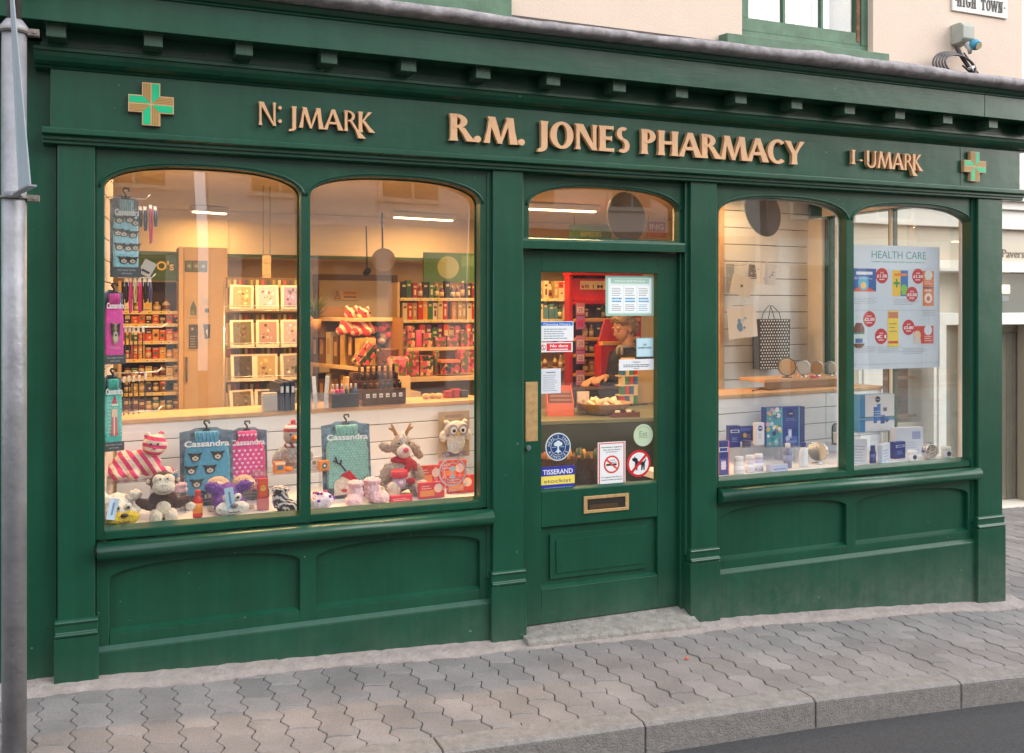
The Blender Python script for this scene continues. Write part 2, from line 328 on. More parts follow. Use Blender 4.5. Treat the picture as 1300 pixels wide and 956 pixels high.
# ---------------------------------------------------------------- the pharmacy building
SHOP = thing('pharmacy_building', 'cream rendered pharmacy building with a dark green wooden shopfront', 'building')
def part(bm, name, m=GREEN, parent=SHOP, bevel=.003, **k): return bm.build(name, m, parent, bevel, **k)
ZG, ZS, ZA = .70, 2.235, 2.345       # glass bottom, arch spring, arch crown
def arch(x0, x1, zs, za, n=26, ex=2.6):
    c, w = (x0+x1)/2, (x1-x0)/2; pts = []
    for i in range(n+1):
        a = math.pi*i/n; u = -math.cos(a); u = math.copysign(abs(u)**.8, u)
        pts.append((c+w*u, zs+(za-zs)*(1-abs(u)**ex)**(1/2.1)))
    return pts
def plate(b, x0, x1, z0, z1, holes, y0, y1, zs, za, ex=2.6):
    "a panel with arched openings: holes = [(xa, xb, z bottom)]; built from stiles, rails and one arched head"
    head = []
    for xa, xb, zb in holes: head += arch(xa, xb, zs, za, ex=ex)
    b.prism([(x0, z1), (x0, zs)] + head + [(x1, zs), (x1, z1)], y0, y1)
    edges = [x0]+[q for h in holes for q in h[:2]]+[x1]
    for i in range(0, len(edges), 2): b.box(edges[i], edges[i+1], y0, y1, z0, zs)
    for xa, xb, zb in holes: 
        if zb > z0: b.box(xa, xb, y0, y1, z0, zb)
    bmesh.ops.remove_doubles(b.bm, verts=b.bm.verts[:], dist=.0002)
BAYS = [(-.055, 1.82, [(-.026, .848), (.889, 1.766)]), (3.20, 5.205, [(3.225, 4.156), (4.211, 5.185)])]
for bi, (x0, x1, ws) in enumerate(BAYS):
    # window frame: deep outer frame with arched head, one mullion
    b = MB(); plate(b, x0, x1, .665, 2.41, [(a+.004, c, ZG) for a, c in ws], -.02, .045, ZS, ZA)
    fr = part(b, 'window_frame', bevel=.002)
    b = MB()
    for a, c in ws:
        pts = [(p[0], -.021, p[1]) for p in arch(a-.014, c+.014, ZS, ZA+.014)]
        pts = [(a-.014, -.021, ZS-.18)]+pts if False else pts
        b.tube(pts, .0065, n=6)
    part(b, 'arch_bead', parent=fr, bevel=0)
    # inner sash lip behind the frame, then glass
    b = MB(); plate(b, x0, x1, .672, 2.405, [(a+.006, c-.006, ZG+.006) for a, c in ws], .048, .056, ZS, ZA-.006); part(b, 'glazing_bead', WHITE if bi else GREEN, fr, .001)
    b = MB(); b.prism([(-.018, .702), (.045, .716), (.045, .702)], x0+.03, x1-.03, plane='yz'); part(b, 'window_ledge', parent=fr, bevel=.001)
    for a, c in ws:
        b = MB(); ar = arch(a-.006, c+.006, ZS, ZA+.006); b.prism([(a-.006, .69)]+ar+[(c+.006, .69)], .058, .064); part(b, 'window_pane', GLASS, fr, 0)
    # rolled sill
    prof = [(-.02, .66), (-.055, .661)]+[(-.058-.042*math.sin(t), .622+.039*math.cos(t)) for t in [i*math.pi/9 for i in range(10)]]+[(-.03, .575), (-.02, .572)]
    b = MB(); b.prism(prof, x0+.006, x1+(.008 if bi else .006)-.01, plane='yz', smooth=True); part(b, 'window_sill', bevel=0)
    # stall riser with two arched sunk panels
    b = MB(); w = (x1-x0)
    ho = [(.0, .843, .245), (.918, 1.765, .245)] if bi == 0 else [(3.235, 4.155, .245), (4.225, 5.155, .245)]
    plate(b, x0, x1, .17, .60, ho, -.022, .004, .485, .548, ex=2.0); rs = part(b, 'stall_riser', bevel=.003)
    b = MB(); b.box(x0, x1, .006, .03, .19, .60); part(b, 'sunk_panel', parent=rs, bevel=0)
    b = MB()
    for a, c, z in ho: b.prism([(-.022, .2455), (.006, .262), (.006, .2455)], a+.002, c-.002, plane='yz')
    part(b, 'panel_bead', parent=rs, bevel=0)
    b = MB(); n = 24; y = -.045
    lo = [(x0+(x1-x0)*i/n, gz(x0+(x1-x0)*i/n)+.02) for i in range(n+1)]
    b.prism(lo+[(x1, .172), (x0, .172)], y, -.024); b.prism([(-.045, .172), (-.045, .176), (-.024, .196), (-.0235, .172)], x0, x1, plane='yz'); part(b, 'skirting', bevel=.002)
# pilasters
for i, (x0, x1) in enumerate([(-.208, -.057), (1.825, 1.994), (3.022, 3.195), (5.207, 5.426)]):
    b = MB(); b.box(x0, x1, -.055, .05, .3, 2.408)
    if i in (1, 2): b.box(x0-.022, x1+.012, -.03, .05, .3, 2.408)
    if i == 3: b.box(x0-.028, x0+.02, -.03, .05, .3, 2.408)
    p = part(b, 'pilaster', bevel=.004)
    b = MB(); e = .014; zb = min(gz(x0), gz(x1))+.012
    b.box(x0-e, x1+e, -.055-e, .05, zb, .262); b.prism([(-.069, .264), (-.075, .268), (-.075, .278), (-.062, .282), (-.062, .318), (-.068, .322), (-.068, .33), (-.055, .338), (.0, .338), (.0, .264)], x0-e*.8, x1+e*.8, plane='yz')
    part(b, 'plinth', parent=p, bevel=.004)
# flat boarded panel at the left, behind the pole
b = MB(); b.box(-1.6, -.212, -.006, .05, gz(-1)+.01, 2.86); b.box(-.43, -.418, -.009, 0, .05, 2.80); part(b, 'side_boarding', bevel=.003)
# fascia board, mouldings, frieze, brackets, cornice
XL, XR = -.235, 5.56
b = MB(); b.box(XL, 5.0285, -.075, .05, 2.47, 2.735); b.box(5.0305, XR, -.075, .05, 2.47, 2.735); fas = part(b, 'fascia_board', bevel=.002)
b = MB(); b.prism([(0, 2.405), (-.062, 2.405), (-.075, 2.409), (-.075, 2.422), (-.088, 2.424), (-.088, 2.438), (-.10, 2.441), (-.115, 2.446), (-.115, 2.469), (-.109, 2.474), (-.0755, 2.4755), (0, 2.4755)], XL-.03, XR+.03, plane='yz'); part(b, 'fascia_lower_moulding', bevel=.0015)
cy = [(0, 2.728), (-.0765, 2.728), (-.084, 2.731), (-.088, 2.737), (-.105, 2.742), (-.125, 2.754), (-.136, 2.772), (-.14, 2.790), (-.15, 2.792), (-.15, 2.808), (-.13, 2.813), (0, 2.813)]
b = MB(); b.prism(cy, XL-.06, XR+.07, plane='yz'); part(b, 'fascia_upper_moulding', bevel=.001)
b = MB(); b.box(XL-.03, XR+.02, -.128, .05, 2.812, 2.889); b.box(XL-.035, XR+.025, -.135, -.1275, 2.812, 2.826); part(b, 'frieze', bevel=.001)
br0 = None
for i in range(17):
    x = -.205+.3808*i
    if x > 5.62: break
    if br0 is None:
        b = MB(); b.box(-.038, .038, -.115, 0, -.048, .004); b.box(-.044, .044, -.120, 0, .004, .0145); br0 = part(b, 'cornice_bracket', bevel=.002); br0.location = (x, -.1285, 2.873)
    else: c = br0.copy(); COL.objects.link(c); c.location = (x, -.1285, 2.873)
b = MB()
b.prism([(0.02, 2.888), (-.265, 2.888), (-.265, 2.878), (-.288, 2.878), (-.288, 3.014), (-.298, 3.016), (-.298, 3.022), (-.312, 3.028), (-.330, 3.042), (-.336, 3.048), (0.02, 3.048)], -1.6, 5.0, plane='yz')
b.prism([(0.02, 2.888), (-.265, 2.888), (-.265, 2.878), (-.288, 2.878), (-.288, 3.014), (-.298, 3.016), (-.298, 3.022), (-.312, 3.028), (-.330, 3.042), (-.336, 3.048), (0.02, 3.048)], 5.002, 5.90, plane='yz')
part(b, 'cornice', bevel=.002)
# lead-covered gutter: lumpy sheet with laps
b = MB(); rnd = random.Random(11); rows = []; n = 150
for i in range(n+1):
    x = -1.6+7.5*i/n; j = rnd.uniform(-.004, .004); sag = .010*math.sin(x*1.7+1)+.003*math.sin(x*9); lap = .006 if min(abs(x-q) for q in (.35, 2.0, 3.62, 5.2)) < .03 else 0
    rows.append([b.bm.verts.new((x, -.02-r, z+sag*s)) for r, z, s in ((.30, 3.05, 0), (.345+lap, 3.052+j*.3, .2), (.375+j+lap, 3.064+j, .6), (.382+j+lap, 3.086, .9), (.368+lap, 3.108+lap*.6+j*.6, 1), (.335, 3.118+lap*.5, 1), (.29, 3.112, 1), (.26, 3.07, 0))])
for a, c in zip(rows, rows[1:]):
    for q in range(8): b.face([a[q], c[q], c[(q+1) % 8], a[(q+1) % 8]], None, True)
b.face(rows[0]); b.face(rows[-1][::-1]); part(b, 'lead_gutter', LEAD, bevel=0)
ROOFM = M('old_tile_roof', (.045, .035, .03), .9, var=.4, scale=20, bump=.8, bscale=60)
b = MB(); b.prism([(-.30, 3.085), (-.002, 3.235), (-.002, 3.06), (-.30, 3.06)], -1.6, 5.78, plane='yz'); part(b, 'lean_to_roof', ROOFM, bevel=0)
# main wall above
HX = [(.62, 1.47), (3.955-.02, 4.59+.085)]
b = MB()
WT = 5.8; x = -1.7
wy0, wy1 = .0, .35
zr = at(1000, 70, -.08)[2]; HZ = at(923, 41, -.08)[2]+.012; holes = [(ax(440, 0), ax(628, 0), at(640, -22, 0)[2], 4.9), (ax(942, 0), ax(1108.5, 0), HZ, 4.75)]
for h in holes:
    b.box(x, h[0], wy0, wy1, 3.06, WT); b.box(h[0], h[1], wy0, wy1, 3.06, h[2]); b.box(h[0], h[1], wy0, wy1, h[3], WT); x = h[1]
b.box(x, 5.67, wy0, wy1, 3.06, WT)
bmesh.ops.remove_doubles(b.bm, verts=b.bm.verts[:], dist=.001)
b.box(5.33, 5.67, wy1+.002, 9, 3.06, WT); b.box(-1.7, -1.4, wy1+.002, 9, -.1, WT); b.box(-1.4, 5.45, 8.7, 9, -.1, WT)
up = part(b, 'upper_wall', CREAM, bevel=0)
b = MB(); b.box(-1.75, 5.72, -.1, 9.05, WT, WT+.15); part(b, 'roof', ROOFM, bevel=0)
BLIND = M('white_blind', (.80, .79, .78), .7, var=.04, scale=3)
for k, (x0, x1, z0, z1) in enumerate(holes):
    w = MB(); yf = .045
    # box frame
    w.box(x0, x1, yf, yf+.07, z0, z0+.055); w.box(x0, x0+.05, yf, yf+.07, z0+.055, z1); w.box(x1-.05, x1, yf, yf+.07, z0+.055, z1); w.box(x0+.05, x1-.05, yf, yf+.07, z1-.05, z1)
    wf = w.build('sash_window', SILLG, SHOP, .003)
    w = MB(); w.box(x0+.052, x1-.052, yf+.008, yf+.05, z0+.057, z0+.135); w.box(x0+.052, x0+.085, yf+.008, yf+.05, z0+.135, z1-.06); w.box(x1-.085, x1-.052, yf+.008, yf+.05, z0+.135, z1-.06)
    for q in (1, 2): xx = x0+.06+(x1-x0-.12)*q/3; w.box(xx-.009, xx+.009, yf+.012, yf+.045, z0+.135, z1-.06)
    w.build('sash', SILLG, wf, .002)
    if k: w = MB(); w.box(x1-.0845, x1-.06, yf+.003, yf+.0075, z0+.08, z1-.2); w.build('bare_timber_strip', M('bare_timber', (.20, .09, .045), .9, var=.6, scale=25), wf, 0)
    w = MB(); w.box(x0+.085, x1-.085, yf+.028, yf+.032, z0+.135, z1-.06); w.build('pane', GLASS, wf, 0)
    w = MB(); n = 20
    for q in range(n): xx = x0+.08+(x1-x0-.30)*q/n; w.box(xx, xx+(x1-x0-.30)/n*.96, yf+.09+.01*(q % 2), yf+.095+.01*(q % 2), z0+.06, z1)
    w.box(x0-.03, x1+.05, yf+.6, yf+.63, z0-.1, z1); w.build('curtain', BLIND, wf, 0)
    w = MB(); w.prism([(-.08, z0-.088), (-.08, z0-.014), (.045, z0-.002), (.045, z0-.088)] if k else [(-.08, at(640, 24, -.08)[2]), (-.08, at(640, -5, -.08)[2]), (.045, z0-.002), (.045, at(640, 24, -.08)[2])], ax(923, -.08) if k else ax(425, -.08), ax(1129.5, -.08) if k else ax(650, -.08), plane='yz'); w.build('window_sill', SILLG, wf, .004)
# side return (right): glazed above, green below; pier
b = MB(); b.box(5.30, 5.40, .10, 1.9, -.3, .66); b.box(5.30, 5.40, .10, 1.9, 2.42, 3.05); b.box(5.32, 5.385, .82, .85, .66, 2.42); b.box(5.32, 5.395, 1.50, 1.9, .66, 2.42); b.box(5.305, 5.395, .055, .10, .66, 2.42); b.box(5.31, 5.43, .05, .10, -.3, 3.05)
sr = part(b, 'side_return', bevel=.003)
b = MB(); b.box(5.335, 5.341, .10, .81, .66, 2.42); b.box(5.335, 5.341, .86, 1.50, .66, 2.42); part(b, 'side_pane', GLASS, sr, 0)
b = MB(); b.box(5.285, 5.318, 1.53, 1.898, .66, 2.42); b.box(5.286, 5.297, .11, 1.53, 2.425, 2.595); b.box(5.300, 5.3185, .80, .818, .66, 2.42); part(b, 'inner_lining', OFFW, bevel=.002)
b = MB()
for x0, x1 in ((-.20, -.03), (1.775, 2.04), (2.99, 3.255), (5.195, 5.30)): b.box(x0, x1, .0655, .09, -.05, 2.6)
for x0, x1 in ((-.03, 1.775), (3.255, 5.195)): b.box(x0, x1, .0655, .09, -.05, .638); b.box(x0, x1, .0655, .09, 2.36, 2.6)
b.box(2.04, 2.99, .0655, .09, 2.375, 2.6); part(b, 'inner_boarding', OFFW, bevel=0)
b = MB(); b.box(5.30, 5.45, 1.9, 8.7, -.4, 3.058); part(b, 'side_wall', OFFW, bevel=0)
# transom and door
b = MB()
plate(b, 2.0, 3.02, 2.012, 2.408, [(2.05, 2.975, 2.075)], .0, .05, 2.24, 2.352); tr = part(b, 'transom_frame', bevel=.002)
b = MB(); b.tube([(p[0], -.001, p[1]) for p in arch(2.036, 2.989, 2.24, 2.366)], .0065, n=6); part(b, 'arch_bead', parent=tr, bevel=0)
b = MB(); b.prism([(-.035, 2.008), (-.035, 2.05), (-.028, 2.062), (.0, 2.070), (.06, 2.070), (.06, 2.008)], 1.996, 3.0, plane='yz'); part(b, 'transom_bar', parent=tr, bevel=.002)
b = MB(); ar = arch(2.045, 2.98, 2.24, 2.357); b.prism([(2.045, 2.07)]+ar+[(2.98, 2.07)], .056, .062); part(b, 'transom_pane', GLASS, tr, 0)
b = MB(); b.box(2.985, 3.02, .0, .09, -.06, 2.006); b.box(2.974, 2.9845, .03, .09, -.05, 2.006); part(b, 'door_jamb', bevel=.002)
DX0, DX1, dy = 2.002, 2.972, .028
b = MB(); b.box(DX0, 2.133, dy, dy+.045, .004, 2.006); b.box(2.853, DX1, dy, dy+.045, .004, 2.006); b.box(2.133, 2.853, dy, dy+.045, 1.888, 2.006); b.box(2.133, 2.853, dy, dy+.045, .52, .712); b.box(2.133, 2.853, dy, dy+.045, .004, .19)
bmesh.ops.remove_doubles(b.bm, verts=b.bm.verts[:], dist=.0005)
door = part(b, 'door', bevel=.003)
b = MB(); b.box(2.133, 2.853, dy+.022, dy+.04, .19, .52); b.box(2.19, 2.79, dy+.010, dy+.0215, .235, .475)
b.prism([(2.19, .235), (2.79, .235), (2.79, .475), (2.19, .475)], dy+.010, dy+.0095)
b.box(2.225, 2.755, dy+.004, dy+.0098, .265, .445); b.prism([(dy+.001, .1905), (dy+.022, .205), (dy+.022, .1905)], 2.135, 2.851, plane='yz'); part(b, 'door_panel', parent=door, bevel=.003)
b = MB(); b.box(2.133, 2.853, dy+.028, dy+.033, .71, 1.89); part(b, 'door_glass', GLASS, door, 0)
b = MB(); b.prism([(dy+.002, .7125), (dy+.028, .724), (dy+.028, .7125)], 2.134, 2.852, plane='yz'); part(b, 'glazing_bead', parent=door, bevel=.001)
# letterbox
lx0, lx1, lz0, lz1 = 2.385, 2.665, .575, .668
b = MB(); t = .017
b.box(lx0, lx1, dy-.008, dy-.0005, lz1-t, lz1); b.box(lx0, lx1, dy-.008, dy-.0005, lz0, lz0+t); b.box(lx0, lx0+t*1.3, dy-.008, dy-.0005, lz0+t, lz1-t); b.box(lx1-t*1.3, lx1, dy-.008, dy-.0005, lz0+t, lz1-t)
lb = part(b, 'letterbox', BRASS, door, .0015)
lb_in = MB(); lb_in.box(lx0+t*1.3, lx1-t*1.3, dy-.003, dy-.001, lz0+t, lz1-t, C((30, 24, 18), .6)); lb_in.box(lx0+t*2.2, lx1-t*4, dy-.0045, dy-.0035, lz0+t+.004, lz0+t+.028, C((74, 54, 32), .45)); lb_in.build('letterbox_slot', None, door)
b = MB(); b.box(2.040, 2.112, dy-.004, dy-.0005, .985, 1.302); b2 = part(b, 'push_plate', BRASS, door, .0015)
for zz in (.997, 1.290):
    for xx in (2.05, 2.102): b = MB(); b.disc(xx, zz, .0035, .0035, dy-.0055, dy-.004, BRASS, 10); b.build('screw', None, b2)
b = MB(); b.disc(2.057, .952, .014, .014, dy-.010, dy, M('steel', (.45, .47, .48), .3, metal=1), 20); b.disc(2.057, .952, .006, .006, dy-.012, dy-.0101, C((60, 130, 150)), 12); b.build('door_lock', None, door, .001)
# stone threshold
b = MB(); xs = [1.985+1.05*i/20 for i in range(21)]; rnd = random.Random(9)
pr = [[b.bm.verts.new((x, y, z)) for y, z in ((.12, .0), (.022, -.001), (-.118, gz(x)+.042+rnd.uniform(-.003, .003)), (-.135, gz(x)+.030), (-.142, gz(x)-.02), (.12, gz(x)-.02))] for x in xs]
for a, c in zip(pr, pr[1:]):
    for q in range(6): b.face([a[q], c[q], c[(q+1) % 6], a[(q+1) % 6]], None, q == 2)
b.face(pr[0]); b.face(pr[-1][::-1]); part(b, 'door_threshold', M('worn_stone', (.25, .235, .205), .85, var=.3, scale=22, bump=.8, bscale=70), bevel=.004)

# ---------------------------------------------------------------- fascia lettering: flared roman capitals, built stroke by stroke
def glyph(b, ch, ox, w=1.0, y=-.0, h=1.0, T=.2, t=.12):
    """draws one letter of cap height 1 with strokes; T thick, t thin; returns advance"""
    k = [0]
    def poly(pts):
        k[0] += 1
        b.prism([(ox+px, pz) for px, pz in pts], -.028-.0005*k[0], -.003+.0001*k[0], None)
    def stem(x, z0=0, z1=1, W=T, fl=.035, f0=1, f1=1):
        a = fl*f0; c = fl*f1; q = .16
        poly([(x-W/2-a, z0), (x+W/2+a, z0), (x+W/2, z0+q), (x+W/2, z1-q), (x+W/2+c, z1), (x-W/2-c, z1), (x-W/2, z1-q), (x-W/2, z0+q)])
    def diag(xa, za, xb, zb, W, fa=.03, fb=.03):
        mxx, mz = (xa+xb)/2, (za+zb)/2
        poly([(xa-W/2-fa, za), (xa+W/2+fa, za), (mxx+W/2, mz), (xb+W/2+fb, zb), (xb-W/2-fb, zb), (mxx-W/2, mz)])
    def arm(x0, x1, z, th=t, fl=.05):
        poly([(x0, z-th/2), (x1-.06, z-th/2), (x1, z-th/2-fl), (x1+.01, z+th/2+fl), (x1-.06, z+th/2), (x0, z+th/2)])
    def ring(cx, cz, rx, rz, a0, a1, W=T, w=t, n=22):
        o = []; i_ = []
        for q in range(n+1):
            a = R(a0+(a1-a0)*q/n); o.append((cx+rx*math.cos(a), cz+rz*math.sin(a))); i_.append((cx+(rx-W)*math.cos(a), cz+(rz-w)*math.sin(a)))
        # thickness swells towards the horizontals
        for q in range(n): 
            k[0] = 1+(q % 2)
            b.prism([(ox+o[q][0], o[q][1]), (ox+o[q+1][0], o[q+1][1]), (ox+i_[q+1][0], i_[q+1][1]), (ox+i_[q][0], i_[q][1])], -.0285, -.003)
        k[0] = 3
    if ch == 'R': stem(.16); ring(.26, .735, .37, .265, -90, 90, T, t*.85); poly([(.14, 1), (.28, 1), (.28, 1-t*.85), (.14, 1-t*.85)]); poly([(.14, .47), (.28, .47), (.28, .47+t*.8), (.14, .47+t*.8)]); diag(.76, 0, .42, .5, T, .04, .0); return .86
    if ch == 'P': stem(.16); ring(.26, .72, .36, .28, -90, 90, T, t*.85); poly([(.14, 1), (.28, 1), (.28, 1-t*.85), (.14, 1-t*.85)]); poly([(.14, .44), (.28, .44), (.28, .44+t*.8), (.14, .44+t*.8)]); return .70
    if ch == 'M': diag(.10, 0, .26, 1, t, .04, .01); diag(.26, 1, .58, .0, T, .02, -.04); diag(.58, .0, .90, 1, t, -.02, .0); diag(1.07, 0, .92, 1, T, .03, .02); return 1.22
    if ch == 'N': stem(.13, W=t); diag(.16, 1, .76, 0, T, .05, -.03); stem(.77, W=t); return .93
    if ch == 'O': ring(.44, .5, .44, .53, 0, 360, T*1.05, t*.9, 36); return .93
    if ch == 'E': stem(.16); arm(.2, .58, .94, t, .02); arm(.2, .52, .52, t); arm(.2, .60, .06, t, .02); return .68
    if ch == 'S': ring(.29, .74, .25, .27, 50, 270, T*.85, t); ring(.28, .27, .27, .29, -130, 90, T*.85, t); return .62
    if ch == 'H': stem(.16); stem(.72); poly([(.2, .45), (.68, .45), (.68, .45+t), (.2, .45+t)]); return .93
    if ch == 'A': diag(.06, 0, .42, 1, t, .04, .02); diag(.80, 0, .43, 1, T, .03, .0); poly([(.2, .28), (.62, .28), (.62, .28+t), (.2, .28+t)]); return .90
    if ch == 'C': ring(.46, .5, .46, .53, 48, 312, T, t); return .82
    if ch == 'Y': stem(.42, 0, .5, T, .035, 1, 0); diag(.42, .42, .09, 1, T*.95, .0, .03); diag(.43, .42, .78, 1, t, .02, .05); return .86
    if ch == 'J': stem(.24, .0, 1, T, .035, 0, 1); ring(.03, -.0, .31, .2, -100, 0, T, t, 12); return .46
    if ch == 'U': stem(.15, .3, 1, T, .035, 0, 1); stem(.72, .3, 1, t, .035, 0, 1); ring(.415, .34, .365, .36, 180, 360, T*.8, t); return .90
    if ch == 'T': stem(.36); arm(.05, .68, .94, t, .03); return .74
    if ch == 'K': stem(.15); diag(.22, .48, .62, 1, t, .0, .05); diag(.74, 0, .28, .56, T, .06, .0); return .80
    if ch == 'r': stem(.16, W=t*1.2); ring(.26, .735, .33, .265, -90, 90, T*.8, t*.7); poly([(.14, 1), (.28, 1), (.28, 1-t*.7), (.14, 1-t*.7)]); diag(.95, -.32, .40, .50, T*.75, .12, .0); return .72
    if ch == '1': stem(.12, 0, 1, t*.9); return .3
    if ch == '.': 
        ring(.13, .115, .125, .125, 0, 360, .1249, .1249, 16); return .36
    if ch == ':': ring(.1, .22, .08, .08, 0, 360, .0799, .0799, 12); ring(.1, .80, .08, .08, 0, 360, .0799, .0799, 12); return .34
    if ch == '-': ring(.1, .30, .06, .06, 0, 360, .0599, .0599, 12); return .2
    return .38
def letters(string, x0, x1, z0, h, T, t, skew=0):
    adv = []; tot = 0
    for ch in string:
        b = MB(); a = glyph(b, ch, 0, T=T, t=t); b.bm.free(); adv.append(a); tot += a
    kx = (x1-x0)/tot; x = 0
    for ch, a in zip(string, adv):
        if ch != ' ':
            b = MB(); glyph(b, ch, 0, T=T, t=t)
            for v in b.bm.verts: v.co.x = x0+(v.co.x+x)*kx; v.co.z = z0+v.co.z*h; v.co.y += -.0765
            b.build('letter', GOLD, fas, 0)
        x += a
zl = lambda x, y: at(x, y, -.1)[2]
letters('R.M. JONES PHARMACY', ax(570, -.1), ax(1020, -.1), 2.535, .135, .23, .13)
letters('N:', ax(327, -.1), ax(362, -.1), 2.545, .108, .13, .09)
letters('JMArK', ax(367, -.1), ax(474, -.1), 2.545, .098, .17, .10)
letters('1-', ax(1079, -.1), ax(1096, -.1), 2.562, .085, .13, .09)
letters('UMArK', ax(1099, -.1), ax(1170, -.1), 2.548, .102, .17, .10)
CG = M('cross_green', (.0, .46, .20), .35); CS = C((150, 120, 62), .4)
for px in (192, 1238):
    cx = ax(px, -.1); cz = 2.603; a, w = .095, .038; y0 = -.10
    b = MB(); b.prism([(cx-w, cz-a), (cx+w, cz-a), (cx+w, cz-w), (cx+a, cz-w), (cx+a, cz+w), (cx+w, cz+w), (cx+w, cz+a), (cx-w, cz+a), (cx-w, cz+w), (cx-a, cz+w), (cx-a, cz-w), (cx-w, cz-w)], y0, -.076, GOLD)
    for q in range(4):
        mx = Matrix.Translation((cx, 0, cz)) @ Matrix.Rotation(R(-90*q), 4, 'Y')
        g = .004
        b.prism([(.003, .003), (w-g, w-g), (w-g, a-g), (.003, a-g)] , y0-.0015, y0, CG, mx)
        b.prism([(-.003, .006), (-w+g, w-g), (-w+g, a-g), (-.003, a-g)], y0-.001, y0, CS, mx)
        for s in range(5):
            xx = -w+g+.003+s*.0068; zt = max(.008, -xx)
            b.box(xx, xx+.002, y0-.0019, y0-.001, zt+.002, a-g, C((205, 160, 100), .4), mx)
    b.build('cross_emblem', None, fas)
# ================================================================ interior shell (parts of the building)
WARMW = M('warm_plaster', (.72, .60, .44), .8, var=.05, scale=2)
CEIL = M('ceiling_white', (.78, .74, .66), .85, var=.04)
b = MB(); b.box(-.16, 5.30, .1, 8.69, -.06, -.012); part(b, 'shop_floor', M('vinyl_floor', (.16, .12, .08), .4, var=.15, scale=5), bevel=0)
b = MB(); b.box(-.16, 5.30, .052, 8.69, 2.60, 2.72); part(b, 'shop_ceiling', CEIL, bevel=0)
b = MB(); b.box(-.30, -.16, .052, 8.69, -.05, 2.72); part(b, 'inner_wall', WARMW, bevel=0)
b = MB(); b.box(-.16, 5.30, 5.3, 5.45, 0, 2.6); part(b, 'inner_wall', WARMW, bevel=0)
b = MB(); b.box(-.16, 5.30, 4.70, 5.297, 2.17, 2.597); b.box(-.16, 5.30, 4.692, 4.70, 2.17, 2.20, C((60, 90, 60))); b.box(1.0, 1.03, 4.685, 4.70, 2.2, 2.59); part(b, 'bulkhead', M('bulkhead_cream', (.80, .66, .42), .6), bevel=0)
def ceiling_light(x, y, z, L, W, rot, power, lab, emi=3.5):
    t = thing('ceiling_light', lab, 'ceiling light', (x, y, z), rot, 'ceiling strip lights in the shop')
    b = MB(); b.box(-L/2-.03, L/2+.03, -W/2-.015, W/2+.015, 0, .05, WHITE); b.build('housing', WHITE, t, .004)
    b = MB(); b.box(-L/2, L/2, -W/2, W/2, -.012, -.001, M('lit_diffuser', (1, .72, .40), .5, emit=emi)); b.build('diffuser', None, t)
    ld = bpy.data.lights.new('lamp', 'AREA'); ld.shape = 'RECTANGLE'; ld.size = L; ld.size_y = W; ld.energy = power; ld.color = (1, .54, .205); ld.use_shadow = True
    lo = bpy.data.objects.new('lamp', ld); COL.objects.link(lo); lo.parent = t; lo.location = (0, 0, -.02)
LP = 16
ceiling_light(1.3, 1.25, 2.545, 1.2, .12, 0, LP*1.9, 'strip light on the shop ceiling above the card rack')
ceiling_light(ax(266, 4.3), 4.3, 2.545, .30, .05, R(20), LP*.35, 'slanting strip light near the back of the shop ceiling')
ceiling_light(2.7, .85, 2.545, 1.2, .12, R(20), LP*1.1, 'strip light above the serving counter behind the door')
ceiling_light(ax(538, 4.15), 4.15, 2.545, .62, .05, R(12), LP*.45, 'strip light near the bulkhead behind the second window')
ceiling_light(3.5, 2.9, 2.545, .9, .05, 0, LP, 'strip light behind the slatted wall on the right')
ceiling_light(4.2, 1.35, 2.545, .9, .12, 0, LP*.22, 'short strip light close to the panelled right display wall', 5)
ceiling_light(.22, 1.35, 2.545, .6, .05, 0, LP*1.3, 'strip light over the remedy shelves at far left')  # added above the view to brighten the remedy shelves
def spot_pair(x, y, lab, p):  # cool white spots, added to lift the light on the display beds
    t = thing('display_fill_spot', lab, 'spotlight', (x, y, 2.6), 0, 'round downlights above the window display')
    b = MB(); b.lathe([(.055, -.001), (.055, -.02), (.045, -.025), (.04, -.01)], m=WHITE, n=20); b.build('rim', WHITE, t)
    b = MB(); b.lathe([(.036, -.012), (.036, -.018)], m=M('lit_spot', (1, .85, .65), .5, emit=5), n=16); b.build('bulb', None, t)
    ld = bpy.data.lights.new('lamp', 'SPOT'); ld.energy = p; ld.color = (.95, .96, 1); ld.spot_size = R(95); ld.spot_blend = .6; ld.shadow_soft_size = .05
    lo = bpy.data.objects.new('lamp', ld); COL.objects.link(lo); lo.parent = t; lo.location = (0, 0, -.04)
spot_pair(.42, .36, 'downlight above the left display window', 7)
spot_pair(1.35, .38, 'downlight above the second display window', 7)
spot_pair(3.8, .45, 'downlight above the third display window', 7)

# ================================================================ slatted display partitions and beds
SLATM = M('slat_panel_white', (.80, .82, .84), .42, var=.03)
GROOVE = C((104, 102, 102), .7)
def partition(xa, ya, xb, yb, ztop, pitch, lab, joint=None):
    L = math.hypot(xb-xa, yb-ya); an = math.atan2(yb-ya, xb-xa)
    t = thing('display_partition', lab, 'display partition', (xa, ya, .62), an)
    b = MB(); h = ztop-.62; z = h-.026-pitch*.9; zz = h-.026; first = True
    b.box(0, L, .012, .03, 0, h-.027, GROOVE)
    segs = [(0, joint-.003), (joint+.003, L)] if joint else [(0, L)]
    while zz > 0.02:
        lo = max(z, 0); 
        for s0, s1 in segs: b.box(s0, s1, 0, .0118, lo+.004, zz, SLATM)
        zz = lo-.001; z -= pitch
        if lo == 0: break
    b.build('slat_panel', None, t, .0015)
    b = MB(); b.box(-.02, L, -.012, .34, h-.025, h, WOOD); b.build('worktop', WOOD, t, .003)
    b = MB(); b.box(0, .02, .04, .32, -.62, h-.026); b.box(L-.02, L, .035, .32, -.62, h-.026); b.build('end_panel', WHITE, t)
    return t
XB = ax(603, 1.02)
